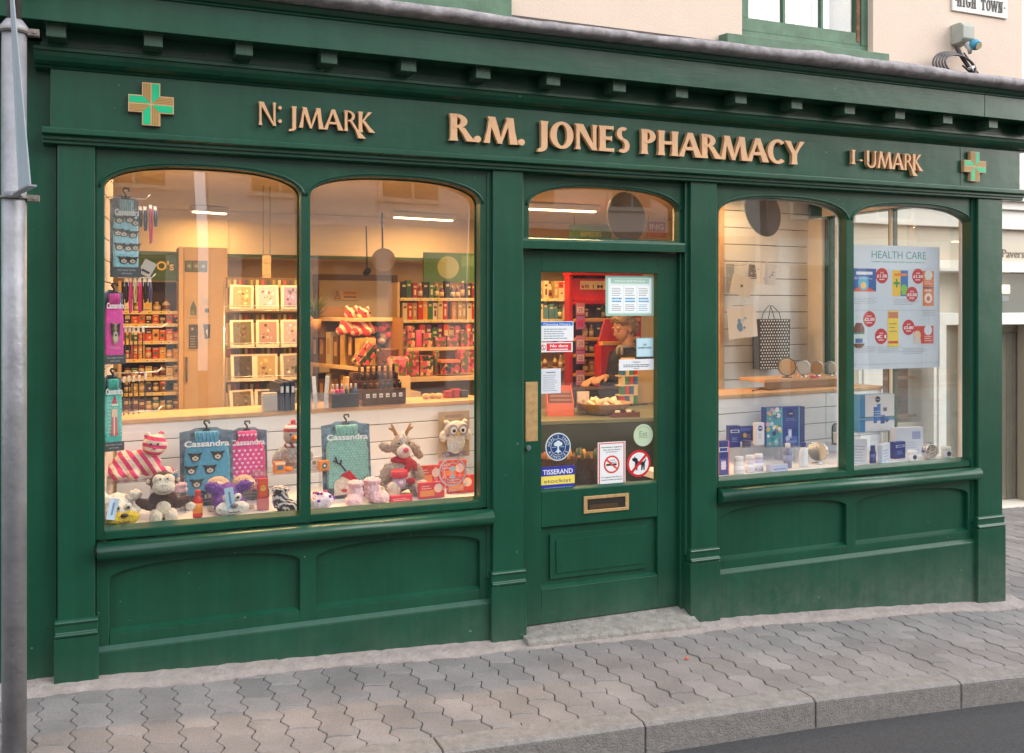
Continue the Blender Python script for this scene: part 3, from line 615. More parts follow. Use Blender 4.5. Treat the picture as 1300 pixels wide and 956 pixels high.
partition(.035, .70, XB+.12, 1.04, 1.12, .103, 'white slatted partition with wooden top behind the left soft toy display')
XC, XD = ax(908, .66), 5.27
partition(XC-.06, .655, XD, .86, 1.12, .113, 'white slatted partition with wooden top behind the right toiletries display', joint=1.09)
BEDM = M('bed_white', (.76, .77, .79), .5, var=.04)
for x0, x1, p, q, lab in ((-.02, 1.93, .70, 1.03, 'pale display bed under the soft toys in the left window'), (3.1, 5.28, .65, .86, 'pale display bed under the toiletries in the right window')):
    b = MB(); b.prism([(x0, .068), (x1, .068), (x1, q-.004), (x0, p-.012)], .64, .684, plane='xy'); tag(b.build('display_bed', BEDM), lab, 'display bed')
# side walls of the beds
b = MB(); xa, ya, xb, yb = -.022, .075, .03, .70
L = math.hypot(xb-xa, yb-ya); an = math.atan2(yb-ya, xb-xa)
SLT = M('slat_wall_cream', (.62, .57, .50), .5, var=.04)
def slatwall(name, x, y, an, L, z0, z1, pitch, m, lab, off=0, gap=.006, jts=()):
    t = thing(name, lab, 'slat wall', (x, y, z0), an)
    b = MB(); b.box(0, L, .012, .03, 0, z1-z0, GROOVE); b.build('backing', None, t)
    b = MB(); z = -off; ed = [0]+list(jts)+[L]
    while z < z1-z0:
        lo, hi = max(0, z), min(z1-z0, z+pitch-gap)
        for a, c in zip(ed, ed[1:]): b.box(a+.0015, c-.0015, 0, .0118, lo, hi, m)
        z += pitch
    b.build('slats', None, t, .001)
    return t
slatwall('slat_wall', xa-.012, ya, an-0, L, .69, 2.5, .103, M('slat_side', (.66, .62, .56), .5), 'pale slatted side wall at the left end of the window')
X3 = ax(920, 1.6)
sw = slatwall('slat_wall', X3, 1.62, R(5), 5.29-X3, .4, 2.59, .1325, M('slat_back', (.70, .71, .72), .5, var=.03), 'full height cream slatted wall behind the third window', off=.06, jts=(.92,))
b = MB(); b.box(-.05, -.002, -.02, .05, 0, 2.19); b.build('edge_post', WOOD, sw, .003)

# ================================================================ print helper
class Art(MB):
    "flat print w x h metres, drawn in 0..1 coordinates, facing -y"
    def __init__(s, w, h, base, th=.0012, y=0):
        super().__init__(); s.w, s.h, s.y = w, h, y; s.box(-w/2, w/2, y, y+th, 0, h, base); s.k = 0
    def r(s, u0, v0, u1, v1, col, lift=.0004):
        s.k += 1; y = s.y-.0003-s.k*.000005; m = col if not isinstance(col, tuple) else C(col)
        s.prism([((u0-.5)*s.w, v0*s.h), ((u1-.5)*s.w, v0*s.h), ((u1-.5)*s.w, v1*s.h), ((u0-.5)*s.w, v1*s.h)], y, s.y-.0000005*s.k, m); return s
    def p(s, pts, col, lift=.0004):
        s.k += 1; y = s.y-.0003-s.k*.000005; s.prism([((u-.5)*s.w, v*s.h) for u, v in pts], y, s.y-.0000005*s.k, C(col) if isinstance(col, tuple) else col); return s
    def c(s, u, v, ru, col, n=24, rv=None):
        rv = rv or ru*s.w/s.h
        return s.p([(u+ru*math.cos(2*math.pi*i/n), v+rv*math.sin(2*math.pi*i/n)) for i in range(n)], col)
    def t(s, txt, u, v, hh, col, w=None, align='CENTER', bold=0):
        s.k += 1; s.text(txt, (u-.5)*s.w, s.y-.0006-s.k*.000005, v*s.h, hh*s.h, C(col) if isinstance(col, tuple) else col, w=w*s.w if w else None, align=align, depth=.0008, bold=bold); return s
    def lines(s, u0, v0, u1, v1, n, col, frac=.35, seed=1, ragged=.25):
        rn = random.Random(seed); st = (v1-v0)/n
        for i in range(n):
            z = v0+i*st; u = u0
            ue = u1-(u1-u0)*rn.uniform(0, ragged)
            while u < ue-.01:
                ww = min(ue-u, (u1-u0)*rn.uniform(.06, .2)); s.r(u, z, u+ww, z+st*frac, col); u += ww+(u1-u0)*.02
        return s
def flat(name, lab, cat, x0, x1, y0, y1, Y, base, draw=None, th=.0012, group=None, rz=0, tilt=0):
    a, c, z0, z1 = span(x0, x1, y0, y1, Y)
    ar = Art(c-a, z1-z0, base if not isinstance(base, tuple) else C(base), th)
    if draw: draw(ar)
    o = ar.build(name, None); o.location = ((a+c)/2, Y, z0); o.rotation_euler = (tilt, 0, rz)
    return tag(o, lab, cat, group)
def cords(o):
    z = o.location.z; w = max(v.co.x for v in o.data.vertices); h = max(v.co.z for v in o.data.vertices)
    for s in (-1, 1): MB().tube([(s*w*.8, .001, h-.01), (s*w*.8, .001, 2.598-z)], .002, BLACK, 5).build('cord', None, o)
    return o
def circ_text(b, s, cx, cz, r, a_mid, step, h, y, m, up=True):
    n = len(s)
    for i, ch in enumerate(s):
        if ch == ' ': continue
        a = a_mid + (-(i-(n-1)/2)*step if up else (i-(n-1)/2)*step)
        rot = (a-90) if up else (a+90)
        mx = Matrix.Translation((cx+r*math.cos(R(a)), 0, cz+r*math.sin(R(a)))) @ Matrix.Rotation(-R(rot), 4, 'Y')
        b.text(ch, 0, y, -h/2, h, m, mx=mx)

# ================================================================ signs and stickers on the door glass
YG = dy+.026
GYT = (120, 130, 135)
def d1(a):
    a.r(0, 0, 1, 1, (150, 190, 175)); a.r(.05, .06, .95, .94, (222, 232, 228)); a.r(.1, .80, .9, .93, (160, 198, 182)); a.t('PRESCRIPTIONS', .5, .84, .045, (240, 245, 240), w=.62)
    for i in range(3):
        u = .10+i*.28; a.r(u, .1, u+.25, .74, (240, 243, 242)); a.lines(u+.02, .50, u+.23, .72, 5, GYT, seed=i); a.lines(u+.02, .34, u+.23, .48, 2, (80, 160, 200), .6, seed=i+4, ragged=0); a.lines(u+.02, .13, u+.23, .31, 4, GYT if i < 2 else (90, 160, 200), seed=i+8)
flat('notice', 'green bordered notice with three columns in the top right of the door glass', 'notice', 769, 830, 350, 401, YG, PAPER, d1)
def d2(a): a.r(.02, .78, .98, .97, (40, 110, 190)); a.t('Opening Hours', .5, .80, .12, (235, 240, 245), w=.8); a.lines(.12, .12, .85, .7, 5, (110, 130, 160)); 
flat('notice', 'white notice with blue heading on the upper left of the door glass', 'notice', 685.5, 728, 408, 433, YG, PAPER, d2)
def d3(a): a.r(.2, .12, .96, .9, (215, 40, 48)); a.t('No dogs', .58, .5, .28, (245, 235, 235), w=.55, bold=.03); a.lines(.3, .2, .88, .38, 1, (245, 220, 220), .7); a.c(.1, .5, .075, (205, 60, 60)); a.c(.1, .5, .055, (235, 235, 235)); a.p([(.055, .68), (.07, .78), (.145, .3), (.13, .22)], (205, 60, 60))
flat('notice', 'small red and white no dogs notice beneath the blue headed one', 'notice', 685.5, 727, 434.5, 447, YG, PAPER, d3)
def d4(a): a.lines(.3, .82, .75, .92, 1, GYT, .5); a.lines(.16, .1, .85, .8, 9, (150, 150, 152), .3)
flat('notice', 'plain white typed list on the left edge of the door glass', 'notice', 685.5, 712, 468, 499.5, YG, (214, 218, 224), d4)
def d5(a): a.r(.05, .05, .95, .95, (190, 220, 228)); a.t('TRY', .5, .6, .09, (60, 80, 90), bold=.02); a.t('SOMETHING', .5, .44, .09, (60, 80, 90), w=.8, bold=.02)
flat('sticker', 'small pale blue square sticker on the right edge of the door glass', 'sticker', 808, 829.5, 429, 453, YG, (150, 196, 208), d5)
def d6(a): a.t('PHARMACY', .5, .68, .12, GYT, w=.22); a.lines(.12, .3, .88, .6, 2, (110, 115, 120), .5, ragged=.05); a.lines(.42, .14, .58, .26, 1, GYT, .5)
flat('notice', 'wide white paper strip across the right of the door glass', 'notice', 786, 830, 456, 470, YG, (225, 228, 230), d6)
# round blue badge
NAVY = C((30, 62, 110), .4); RIMW = C((205, 218, 222), .45)
a, c, z0, z1 = span(692.5, 724.5, 549, 585.5, YG); cx, cz, r = (a+c)/2, (z0+z1)/2, (c-a)/2
b = MB(); b.disc(0, 0, r, r, 0, .001, RIMW, 48); b.disc(0, 0, r*.92, r*.92, -.0004, 0, NAVY, 48); b.disc(0, 0, r*.60, r*.60, -.0007, -.0004, RIMW, 40); b.disc(0, 0, r*.565, r*.565, -.001, -.0007, NAVY, 40)
circ_text(b, "NEAL'S YARD", 0, 0, r*.76, 90, 15.5, r*.2, -.0008, RIMW); circ_text(b, 'REMEDIES', 0, 0, r*.76, 270, 17, r*.2, -.0008, RIMW, False)
for q, (dx, dz, rr) in enumerate([(0, .28, .2), (-.17, .2, .17), (.17, .2, .17), (0, .12, .14)]): b.disc(dx*r, dz*r, rr*r, rr*r*.85, -.0012-.00005*q, -.001, RIMW, 20)
b.prism([(-.05*r, .1*r), (.05*r, .1*r), (.07*r, -.2*r), (.3*r, -.42*r), (.1*r, -.36*r), (0, -.5*r), (-.1*r, -.36*r), (-.3*r, -.42*r), (-.07*r, -.2*r)], -.00145, -.001, RIMW); b.box(-.5*r, -.16*r, -.0012, -.001, -.03*r, 0, RIMW); b.box(.16*r, .5*r, -.0012, -.001, -.03*r, 0, RIMW)
tag(b.build('sticker', None, loc=(cx, YG, cz)), 'round dark blue sticker with a white tree, lower left of the door glass', 'sticker')
def d8(a): a.r(0, 0, 1, 1, (38, 48, 150)); a.r(0, .27, 1, .62, (235, 214, 90)); a.t('TISSERAND', .5, .69, .2, (225, 228, 240), w=.88, bold=.02); a.t('stockist', .5, .34, .16, (90, 90, 110), w=.8); a.t('www.tisserand.com', .5, .1, .08, (180, 185, 220), w=.8)
flat('sticker', 'blue and yellow stockist sticker in the bottom left corner of the door glass', 'sticker', 686.5, 729.5, 592, 623, YG, (38, 48, 150), d8)
def d9(a):
    a.r(.03, .02, .97, .98, (205, 80, 78)); a.r(.075, .045, .925, .955, (226, 228, 228)); a.t('Smoking is against', .5, .87, .028, (50, 50, 55), w=.74, bold=.02); a.t('the law in these', .5, .81, .028, (50, 50, 55), w=.62, bold=.02); a.t('premises', .5, .76, .028, (50, 50, 55), w=.4)
    a.c(.5, .48, .29, (205, 60, 50)); a.c(.5, .48, .23, (228, 228, 226)); a.r(.3, .45, .68, .5, (30, 30, 32)); a.lines(.45, .52, .68, .62, 2, (40, 40, 44), .3); a.p([(.28, .58), (.33, .615), (.72, .385), (.68, .35)], (205, 60, 50))
    a.t('It is against the law to', .5, .18, .03, (50, 50, 55), w=.74); a.t('smoke in these premises', .5, .12, .03, (50, 50, 55), w=.76)
flat('sticker', 'white no smoking sticker with a red border at the bottom of the door glass', 'sticker', 759, 794, 561, 616, YG, (226, 228, 228), d9)
a, c, z0, z1 = span(796, 826, 571, 606, YG); cx, cz, r = (a+c)/2, (z0+z1)/2, (c-a)/2
RED = C((198, 34, 40), .45); SW = C((226, 228, 226)); BK = C((24, 24, 26))
b = MB(); b.disc(0, 0, r, r, 0, .001, RED, 44); b.disc(0, 0, r*.82, r*.82, -.0004, 0, SW, 40)
b.prism([(x*r, z*r) for x, z in ((-.55,.42),(-.42,.42),(-.36,.55),(-.26,.42),(-.12,.38),(-.08,.18),(.40,.12),(.58,.32),(.62,.26),(.5,0),(.48,-.5),(.38,-.5),(.36,-.15),(.28,-.5),(.18,-.5),(.2,-.1),(-.1,-.12),(-.14,-.5),(-.22,-.5),(-.26,-.15),(-.32,-.5),(-.4,-.5),(-.32,.1),(-.48,.2),(-.58,.28))], -.0008, -.0004, BK)
b.prism([(x*r, z*r) for x, z in ((-.66,-.52),(-.52,-.66),(.66,.52),(.52,.66))], -.0012, -.0008, RED)
tag(b.build('sticker', None, loc=(cx, YG, cz)), 'round red and white no dogs sticker at the bottom right of the door glass', 'sticker')
a, c, z0, z1 = span(804.5, 829, 538, 567, YG); cx, cz, r = (a+c)/2, (z0+z1)/2, (c-a)/2
b = MB(); b.disc(0, 0, r, r, 0, .001, C((186, 204, 172)), 40); b.text('Eat', 0, -.0004, -.1*r, r*.5, C((110, 130, 100)), depth=.0004); b.box(-.5*r, .5*r, -.0005, 0, -.24*r, -.2*r, C((110, 130, 100))); circ_text(b, 'APPROVED', 0, 0, r*.8, 90, 13, r*.14, -.0004, C((130, 150, 120)))
tag(b.build('sticker', None, loc=(cx, YG, cz)), 'round pale green sticker above the no dogs circle', 'sticker')
# white roundel printed on the second window
a, c, z0, z1 = span(557, 592, 581, 617, .066); cx, cz, r = (a+c)/2, (z0+z1)/2, (c-a)/2
b = MB(); FW = C((205, 205, 208), .5)
def ringp(b, r0, r1, y0, y1, m, n=48):
    for i in range(n):
        p, q = 2*math.pi*i/n, 2*math.pi*(i+1)/n; b.prism([(r0*math.cos(p), r0*math.sin(p)), (r1*math.cos(p), r1*math.sin(p)), (r1*math.cos(q), r1*math.sin(q)), (r0*math.cos(q), r0*math.sin(q))], y0, y1, m)
ringp(b, r*.9, r, 0, .0008, FW); ringp(b, r*.58, r*.63, 0, .0008, FW); circ_text(b, "NEAL'S YARD", 0, 0, r*.77, 90, 15.5, r*.2, 0, FW); circ_text(b, 'REMEDIES', 0, 0, r*.77, 270, 17, r*.2, 0, FW, False)
b.disc(0, .22*r, .26*r, .18*r, 0, .0008, FW); b.prism([(-.05*r, .1*r), (.05*r, .1*r), (.07*r, -.2*r), (.3*r, -.4*r), (0, -.5*r), (-.3*r, -.4*r), (-.07*r, -.2*r)], -.0002, .0007, FW); b.text('30', 0, 0, r*1.42, r*.62, FW, bold=.02)
circ_text(b, 'ORGANIC NATURAL', 0, 0, r*1.28, 184, -11, r*.2, 0, FW); circ_text(b, 'BEAUTY HEALTH', 0, 0, r*1.28, -4, 11, r*.2, 0, FW, False); circ_text(b, 'CELEBRATING', 0, 0, r*1.28, 270, 9.5, r*.2, 0, FW, False)
tag(b.build('window_sticker', None, loc=(cx, .066, cz)), 'white circular anniversary lettering on the lower right of the second window', 'sticker')

# health poster in the last window
def dh(a):
    tl = (60, 150, 140); a.t('HEALTH CARE', .53, .895, .062, tl, w=.62); a.lines(.22, .862, .82, .878, 1, (120, 180, 172), .6, ragged=0)
    def tok(u, v, s1, s2):
        a.c(u, v, .068, (196, 30, 44)); a.t(s1, u, v+.018, .012, (240, 220, 220), bold=.03); a.t(s2, u, v-.014, .024, (245, 235, 235), w=.11, bold=.04); a.lines(u-.03, v-.034, u+.03, v-.024, 1, (240, 220, 220), .8, ragged=0)
    a.r(.0, .625, .27, .81, (24, 84, 160)); a.p([(0, .625), (.27, .625), (.2, .655), (.13, .672), (.06, .655)], (222, 90, 50)); a.c(.13, .69, .06, (70, 170, 215)); a.c(.13, .675, .03, (245, 190, 90)); a.r(.05, .76, .23, .785, (225, 230, 240)); a.lines(.03, .725, .24, .75, 2, (190, 210, 235), .4)
    tok(.335, .755, 'SAVE', '£1.50')
    a.r(.45, .59, .545, .80, (240, 190, 50)); a.r(.545, .59, .63, .80, (40, 110, 180)); a.r(.47, .755, .62, .775, (235, 120, 50)); a.r(.49, .66, .51, .73, (40, 150, 80)); a.r(.465, .685, .535, .705, (40, 150, 80)); a.c(.585, .65, .038, (120, 190, 60)); a.r(.56, .60, .61, .66, (120, 190, 60))
    tok(.675, .605, 'SAVE', '£3.50'); tok(.745, .755, 'SAVE', '£1.50')
    a.r(.80, .51, .93, .80, (226, 118, 60)); a.c(.865, .765, .045, (230, 225, 220)); a.lines(.82, .69, .91, .74, 3, (240, 200, 180), .5); a.r(.80, .655, .93, .665, (60, 70, 130)); a.c(.865, .575, .045, (240, 225, 210)); a.c(.865, .572, .022, (220, 100, 60)); a.r(.82, .63, .9, .645, (240, 210, 190))
    for u0, v0 in ((.0, .53), (.46, .52), (.79, .43), (.0, .14), (.28, .135), (.56, .12)): a.lines(u0+.01, v0, u0+.3 if u0 < .6 else u0+.16, v0+.055, 4, (150, 152, 160), .22, seed=int(u0*100))
    a.r(0, .475, 1, .4775, (170, 176, 186)); a.r(.0, .04, 1, .043, (180, 186, 194))
    a.r(.055, .40, .105, .43, (200, 215, 215)); a.p([(.02, .2), (.02, .33), (.05, .375), (.11, .375), (.14, .33), (.14, .2), (.11, .175), (.05, .175)], (110, 52, 36)); a.r(.02, .21, .14, .285, (200, 214, 218)); a.r(.04, .215, .12, .25, (40, 90, 160)); a.r(.02, .29, .14, .298, (30, 140, 120))
    tok(.195, .405, 'ONLY', '£2.50'); tok(.325, .265, 'SAVE', '£1')
    a.r(.40, .18, .52, .47, (240, 206, 60)); a.r(.405, .41, .515, .46, (200, 120, 90)); a.lines(.415, .3, .505, .39, 3, (140, 130, 90), .3); a.r(.405, .205, .515, .225, (205, 60, 50))
    tok(.635, .335, 'SAVE', '£3.80'); a.r(.70, .20, .925, .345, (206, 58, 44)); a.c(.86, .31, .045, (225, 225, 235)); a.c(.735, .27, .04, (230, 190, 160)); a.p([(.69, .2), (.71, .26), (.77, .25), (.78, .2)], (210, 200, 190)); a.lines(.82, .22, .91, .27, 3, (240, 190, 180), .4)
flat('poster', 'white health care offers poster hanging in the far right window', 'poster', 1081, 1193, 312, 468, .13, (206, 214, 226), dh)
# ================================================================ soft toy, packet and box builders (origin at the foot, front towards -y)
def fur(name, col, col2=None, axis=(0,0,1), freq=20, br=1.0):
    if name in MATS: return MATS[name]
    m = M(name, col, .9, var=.22, scale=45, bump=br, bscale=130, sheen=.12)
    if col2:
        n = m.node_tree.nodes; l = m.node_tree.links; b = n['Principled BSDF']; tc = n.new('ShaderNodeTexCoord')
        d = n.new('ShaderNodeVectorMath'); d.operation = 'DOT_PRODUCT'; d.inputs[1].default_value = Vector(axis)*freq; l.new(tc.outputs['Object'], d.inputs[0])
        nz = n.new('ShaderNodeTexNoise'); nz.inputs['Scale'].default_value = 18; l.new(tc.outputs['Object'], nz.inputs['Vector'])
        ad = n.new('ShaderNodeMath'); ad.operation = 'MULTIPLY_ADD'; ad.inputs[1].default_value = 1.2; l.new(nz.outputs['Fac'], ad.inputs[0]); l.new(d.outputs['Value'], ad.inputs[2])
        s = n.new('ShaderNodeMath'); s.operation = 'SINE'; l.new(ad.outputs[0], s.inputs[0])
        g = n.new('ShaderNodeMapRange'); g.inputs[1].default_value = -.12; g.inputs[2].default_value = .12; l.new(s.outputs[0], g.inputs[0])
        x = n.new('ShaderNodeMix'); x.data_type = 'RGBA'; l.new(g.outputs[0], x.inputs[0]); x.inputs[6].default_value = (*col, 1); x.inputs[7].default_value = (*col2, 1); l.new(x.outputs[2], b.inputs['Base Color'])
    return m
FT = bpy.data.textures.new('fluff', 'CLOUDS'); FT.noise_scale = .009; FT.noise_depth = 1
def blob(name, balls, m, parent, vox=.005, fluff=.0, smooth=3):
    b = MB()
    for q in balls: b.ball(q[0], q[1], None, q[2] if len(q) > 2 else None, 2)
    o = b.build(name, m, parent, smooth=True)
    r = o.modifiers.new('r', 'REMESH'); r.mode = 'VOXEL'; r.voxel_size = vox; r.use_smooth_shade = True
    s = o.modifiers.new('s', 'SMOOTH'); s.iterations = smooth; s.factor = .6
    if fluff: d = o.modifiers.new('d', 'DISPLACE'); d.texture = FT; d.strength = fluff*1.7; d.texture_coords = 'LOCAL'
    return o
def dots(name, items, m, parent):
    for c, r in items: MB().ball(c, r, m, sub=2).build(name, m, parent, smooth=True)
def place(x, Y, z=None, y=None):
    "foot point from picture x, depth and either height z or picture y"
    p = at(x, y if y is not None else 390, Y); return (p[0], Y, z if z is not None else p[2])
BZ = .685
# --- acrylic risers
def riser(x0, x1, ytop, Y, dep, lab):
    a, c = ax(x0, Y), ax(x1, Y); zt = at((x0+x1)/2, ytop, Y)[2]; h = zt-BZ
    b = MB(); b.box(a, c, 0, dep, h-.004, h); b.box(a, a+.004, 0, dep, 0, h-.0045); b.box(c-.004, c, 0, dep, 0, h-.0045)
    for v in b.bm.verts: v.co.y += Y; v.co.z += BZ+.0005
    tag(b.build('display_riser', ACRYL, bevel=.001), lab, 'display riser', 'clear acrylic risers'); return zt+.001
ZR1 = riser(136, 236, 611, .33, .26, 'clear acrylic riser under the pink and cream striped toy cat')
ZR2 = riser(325, 417, 601, .38, .24, 'clear acrylic riser under the grey bird toy beside the mullion')
ZR3 = riser(455, 532, 622, .26, .10, 'low clear acrylic block under the lavender bottle')
ZR4 = riser(943, 1010, 566, .45, .16, 'clear acrylic riser under the blue cream boxes in the third window')
ZR5 = riser(1092, 1134, 549, .50, .22, 'clear acrylic riser under the white gift box in the last window')
ZR6 = riser(1000, 1070, 566, .46, .14, 'clear acrylic riser beside the round silver mirror')

def hwb(x0, x1, y0, y1, Y, z, lab, col, deco, card=(104, 120, 138), tilt=R(-9), text='Cassandra', rz=0, base=True):
    a, c, zb, zt = span(x0, x1, y0, y1, Y); W, H = (c-a), zt-zb
    t = thing('hot_water_bottle', lab, 'hot water bottle', ((a+c)/2, Y, zb if z is None else z)); t.rotation_euler = (tilt, 0, rz)
    cm = M('pack_card_%d' % card[0], S(card), .3, var=.7, scale=30)
    b = MB(); b.prism([(-W/2, 0), (W/2, 0), (W/2, H*.93), (W*.30, H*.95), (W*.2, H*.98), (-W*.2, H*.98), (-W*.3, H*.95), (-W/2, H*.93)], .012, .015, cm); b.build('backing_card', None, t, .001)
    w = W*.43; o = [(-w*.55, H*.03), (w*.55, H*.03), (w*.85, H*.06), (w, H*.14), (w, H*.58), (w*.94, H*.70), (w*.74, H*.77), (w*.52, H*.80), (w*.50, H*.84), (w*.56, H*.93), (-w*.56, H*.93), (-w*.50, H*.84), (-w*.52, H*.80), (-w*.74, H*.77), (-w*.94, H*.70), (-w, H*.58), (-w, H*.14), (-w*.85, H*.06)]
    b = MB(); b.prism(o, -.022, .010, col); cv = b.build('bottle_cover', None, t, .012, 3)
    for p in cv.data.polygons: p.use_smooth = True
    b = MB()
    for q in range(7): b.tube([(-w*.5+w*q/6, -.0235, H*.79), (-w*.5+w*q/6, -.0245, H*.92)], .0022, col, 6)
    b.build('ribbed_neck', None, cv)
    if base: b = MB(); b.box(-W/2, W/2, -.026, -.0245, 0, H*.12, C((70, 76, 84), .4)); b.text('hot water bottle', 0, -.027, H*.075, H*.022, C((190, 195, 200)), depth=.0004); b.text('and cover', 0, -.027, H*.035, H*.022, C((190, 195, 200)), depth=.0004); b.build('base_card', None, t)
    b = MB(); k = BLACK; b.box(-.018, .018, -.01, .004, H*.93, H*.955, k); b.tube([(0, -.003, H*.955), (.002, -.003, H*.99), (-.012, -.012, H*1.04), (-.012, -.02, H*1.06), (.012, -.02, H*1.06), (.014, -.012, H*1.03)], .005, k, 8); b.build('hanger', None, t)
    b = MB(); b.text(text, 0, -.029, H*.735, H*.075, C((238, 240, 242)), w=W*.84, depth=.0008, bold=.035); b.build('lettering', None, t)
    if deco: deco(t, W, H, cv)
    return t
KNB = fur('knit_blue', S((86, 158, 190)), br=.5); KNP = fur('knit_pink', S((226, 84, 150)), br=.4); KNT = fur('knit_teal', S((132, 186, 176)), br=.5); KNH = fur('knit_hotpink', S((222, 80, 170)), br=.4); KNA = fur('knit_aqua', S((80, 190, 180)), br=.5); KNS = fur('knit_sky', S((150, 205, 225)), br=.4)
def deco_pugs(t, W, H, cv, sc=1.55, sp=((-.22, .6), (.20, .61), (-.30, .44), (.05, .44), (-.2, .27), (.2, .28), (0, .12))):
    for u, v in sp:
        b = MB(); x, z = u*W, v*H; r = .014*sc
        b.disc(x, z, r*1.15, r, -.0262, -.0225, C((58, 50, 48), .7), 14); b.prism([(x-r*1.7, z+r*1.1), (x-r*.5, z+r*.95), (x-r*1.0, z+r*.2)], -.0266, -.0225, C((40, 36, 36), .7)); b.prism([(x+r*1.7, z+r*1.1), (x+r*.5, z+r*.95), (x+r*1.0, z+r*.2)], -.0266, -.0225, C((40, 36, 36), .7))
        b.disc(x, z-r*.2, r*.75, r*.6, -.0272, -.0262, C((200, 188, 172), .7), 12); b.disc(x, z-r*.25, r*.2, r*.16, -.0278, -.0272, BLACK, 8); b.disc(x-r*.4, z+r*.3, r*.18, r*.18, -.0278, -.0262, BLACK, 8); b.disc(x+r*.4, z+r*.3, r*.18, r*.18, -.0278, -.0262, BLACK, 8)
        b.build('dog_face_motif', None, cv)
def deco_hearts(t, W, H, cv):
    b = MB(); r = W*.036
    for j in range(11):
        for i in range(6):
            x = (-.34+i*.135+(.067 if j % 2 else 0))*W; z = (.09+j*.057)*H
            if abs(x) > W*.38: continue
            b.prism([(x, z-r), (x+r, z+r*.3), (x+r*.5, z+r*.85), (x, z+r*.4), (x-r*.5, z+r*.85), (x-r, z+r*.3)], -.0235, -.0222, C((240, 220, 230), .8))
    for i in range(5): 
        x = (-.2+i*.1)*W; z = .87*H; b.prism([(x, z-r), (x+r, z+r*.3), (x+r*.5, z+r*.85), (x, z+r*.4), (x-r*.5, z+r*.85), (x-r, z+r*.3)], -.0262, -.0235, C((240, 220, 230), .8))
    tag(b.build('heart_pattern', None, cv), kind='stuff')
def deco_reindeer(t, W, H, cv):
    b = MB(); wh = C((215, 230, 225), .8)
    for j in range(16):
        for i in range(12):
            x = (-.38+i*.069+(.034 if j % 2 else 0))*W; z = (.22+j*.033)*H
            if abs(x) < W*.39: b.disc(x, z, .0022, .0022, -.0232, -.0222, wh, 6)
    tag(b.build('white_dots', None, cv), kind='stuff')
    b = MB(); u = W
    b.prism([(-.32*u, .02*H), (-.3*u, .2*H), (-.12*u, .27*H), (.08*u, .22*H), (.12*u, .1*H), (.02*u, .03*H)], -.027, -.022, fur('toy_cream', S((226, 212, 194)))); b.build('reindeer_face', None, cv, .003)
    b = MB(); b.prism([(-.18*u, .28*H), (.02*u, .34*H), (.2*u, .2*H), (.10*u, .19*H)], -.030, -.022, fur('toy_red', S((196, 36, 52)))); b.build('red_hat', None, cv, .003)
    b = MB(); b.disc(-.1*u, .085*H, .07*u, .02*H, -.031, -.026, C((205, 70, 70), .8)); b.disc(.0, .15*H, .018*u, .012*H, -.029, -.027, BLACK, 10); b.disc(.05*u, .14*H, .018*u, .012*H, -.029, -.027, BLACK, 10); b.build('nose_and_eyes', None, cv)
    b = MB(); br = C((66, 52, 60), .8)
    b.tube([(-.05*u, -.026, .33*H), (-.16*u, -.026, .42*H), (-.3*u, -.026, .47*H)], .004, br, 6); b.tube([(-.16*u, -.026, .42*H), (-.14*u, -.026, .48*H)], .004, br, 6); b.tube([(-.22*u, -.026, .45*H), (-.26*u, -.026, .52*H)], .004, br, 6); b.tube([(.18*u, -.026, .2*H), (.3*u, -.026, .19*H), (.34*u, -.026, .24*H)], .004, br, 6); b.build('antlers', None, cv)
def deco_santa(t, W, H, cv):
    b = MB(); b.prism([(-.1*W, .62*H), (.16*W, .6*H), (.04*W, .72*H)], -.0265, -.022, fur('toy_red', S((196, 36, 52)))); b.box(-.13*W, .19*W, -.027, -.022, .585*H, .61*H, C((230, 225, 220))); b.prism([(-.12*W, .54*H), (.16*W, .54*H), (.16*W, .44*H), (-.12*W, .44*H)], -.0262, -.022, C((225, 190, 160))); b.prism([(-.16*W, .2*H), (.2*W, .2*H), (.14*W, .44*H), (-.1*W, .44*H)], -.026, -.022, C((200, 90, 90))); b.box(-.02*W, .03*W, -.0265, -.022, .2*H, .44*H, C((225, 225, 222))); b.build('knitted_figure', None, cv)
    b = MB()
    for j in range(14):
        for i in range(8):
            x = (-.36+i*.1)*W; z = (.2+j*.045)*H
            if (i*7+j*3) % 3: b.disc(x, z, .0022, .0022, -.0232, -.0222, C((215, 230, 225), .8), 6)
    tag(b.build('white_dots', None, cv), kind='stuff')
def deco_dogface(t, W, H, cv):
    b = MB(); b.disc(0, .40*H, .17*W, .14*H, -.030, -.022, C((170, 150, 120), .8), 24); b.disc(.0, .36*H, .11*W, .07*H, -.033, -.030, C((205, 196, 170), .8), 20); b.disc(0, .38*H, .04*W, .014*H, -.035, -.033, BLACK, 12); b.prism([(-.22*W, .54*H), (-.06*W, .52*H), (-.16*W, .36*H)], -.034, -.022, C((52, 44, 44), .8)); b.prism([(.22*W, .54*H), (.06*W, .52*H), (.16*W, .36*H)], -.034, -.022, C((52, 44, 44), .8)); b.disc(-.07*W, .44*H, .02*W, .012*H, -.034, -.03, BLACK, 10); b.disc(.07*W, .44*H, .02*W, .012*H, -.034, -.03, BLACK, 10); b.build('dog_face', None, cv)
    b = MB(); b.text('SNUGGLES', 0, -.024, .2*H, .04*H, C((235, 170, 205)), w=.5*W, depth=.001); b.build('lettering', None, cv)
hwb(229, 297, 541, 640.5, .50, None, 'boxed turquoise hot water bottle patterned with dog faces, standing on the bed', KNB, deco_pugs)
hwb(289, 341, 541, 633.5, .56, None, 'boxed pink hot water bottle patterned with white hearts', KNP, deco_hearts)
hwb(411, 473, 533, 630.5, .42, None, 'boxed mint green hot water bottle with a reindeer in a red hat', KNT, deco_reindeer, card=(112, 136, 152))
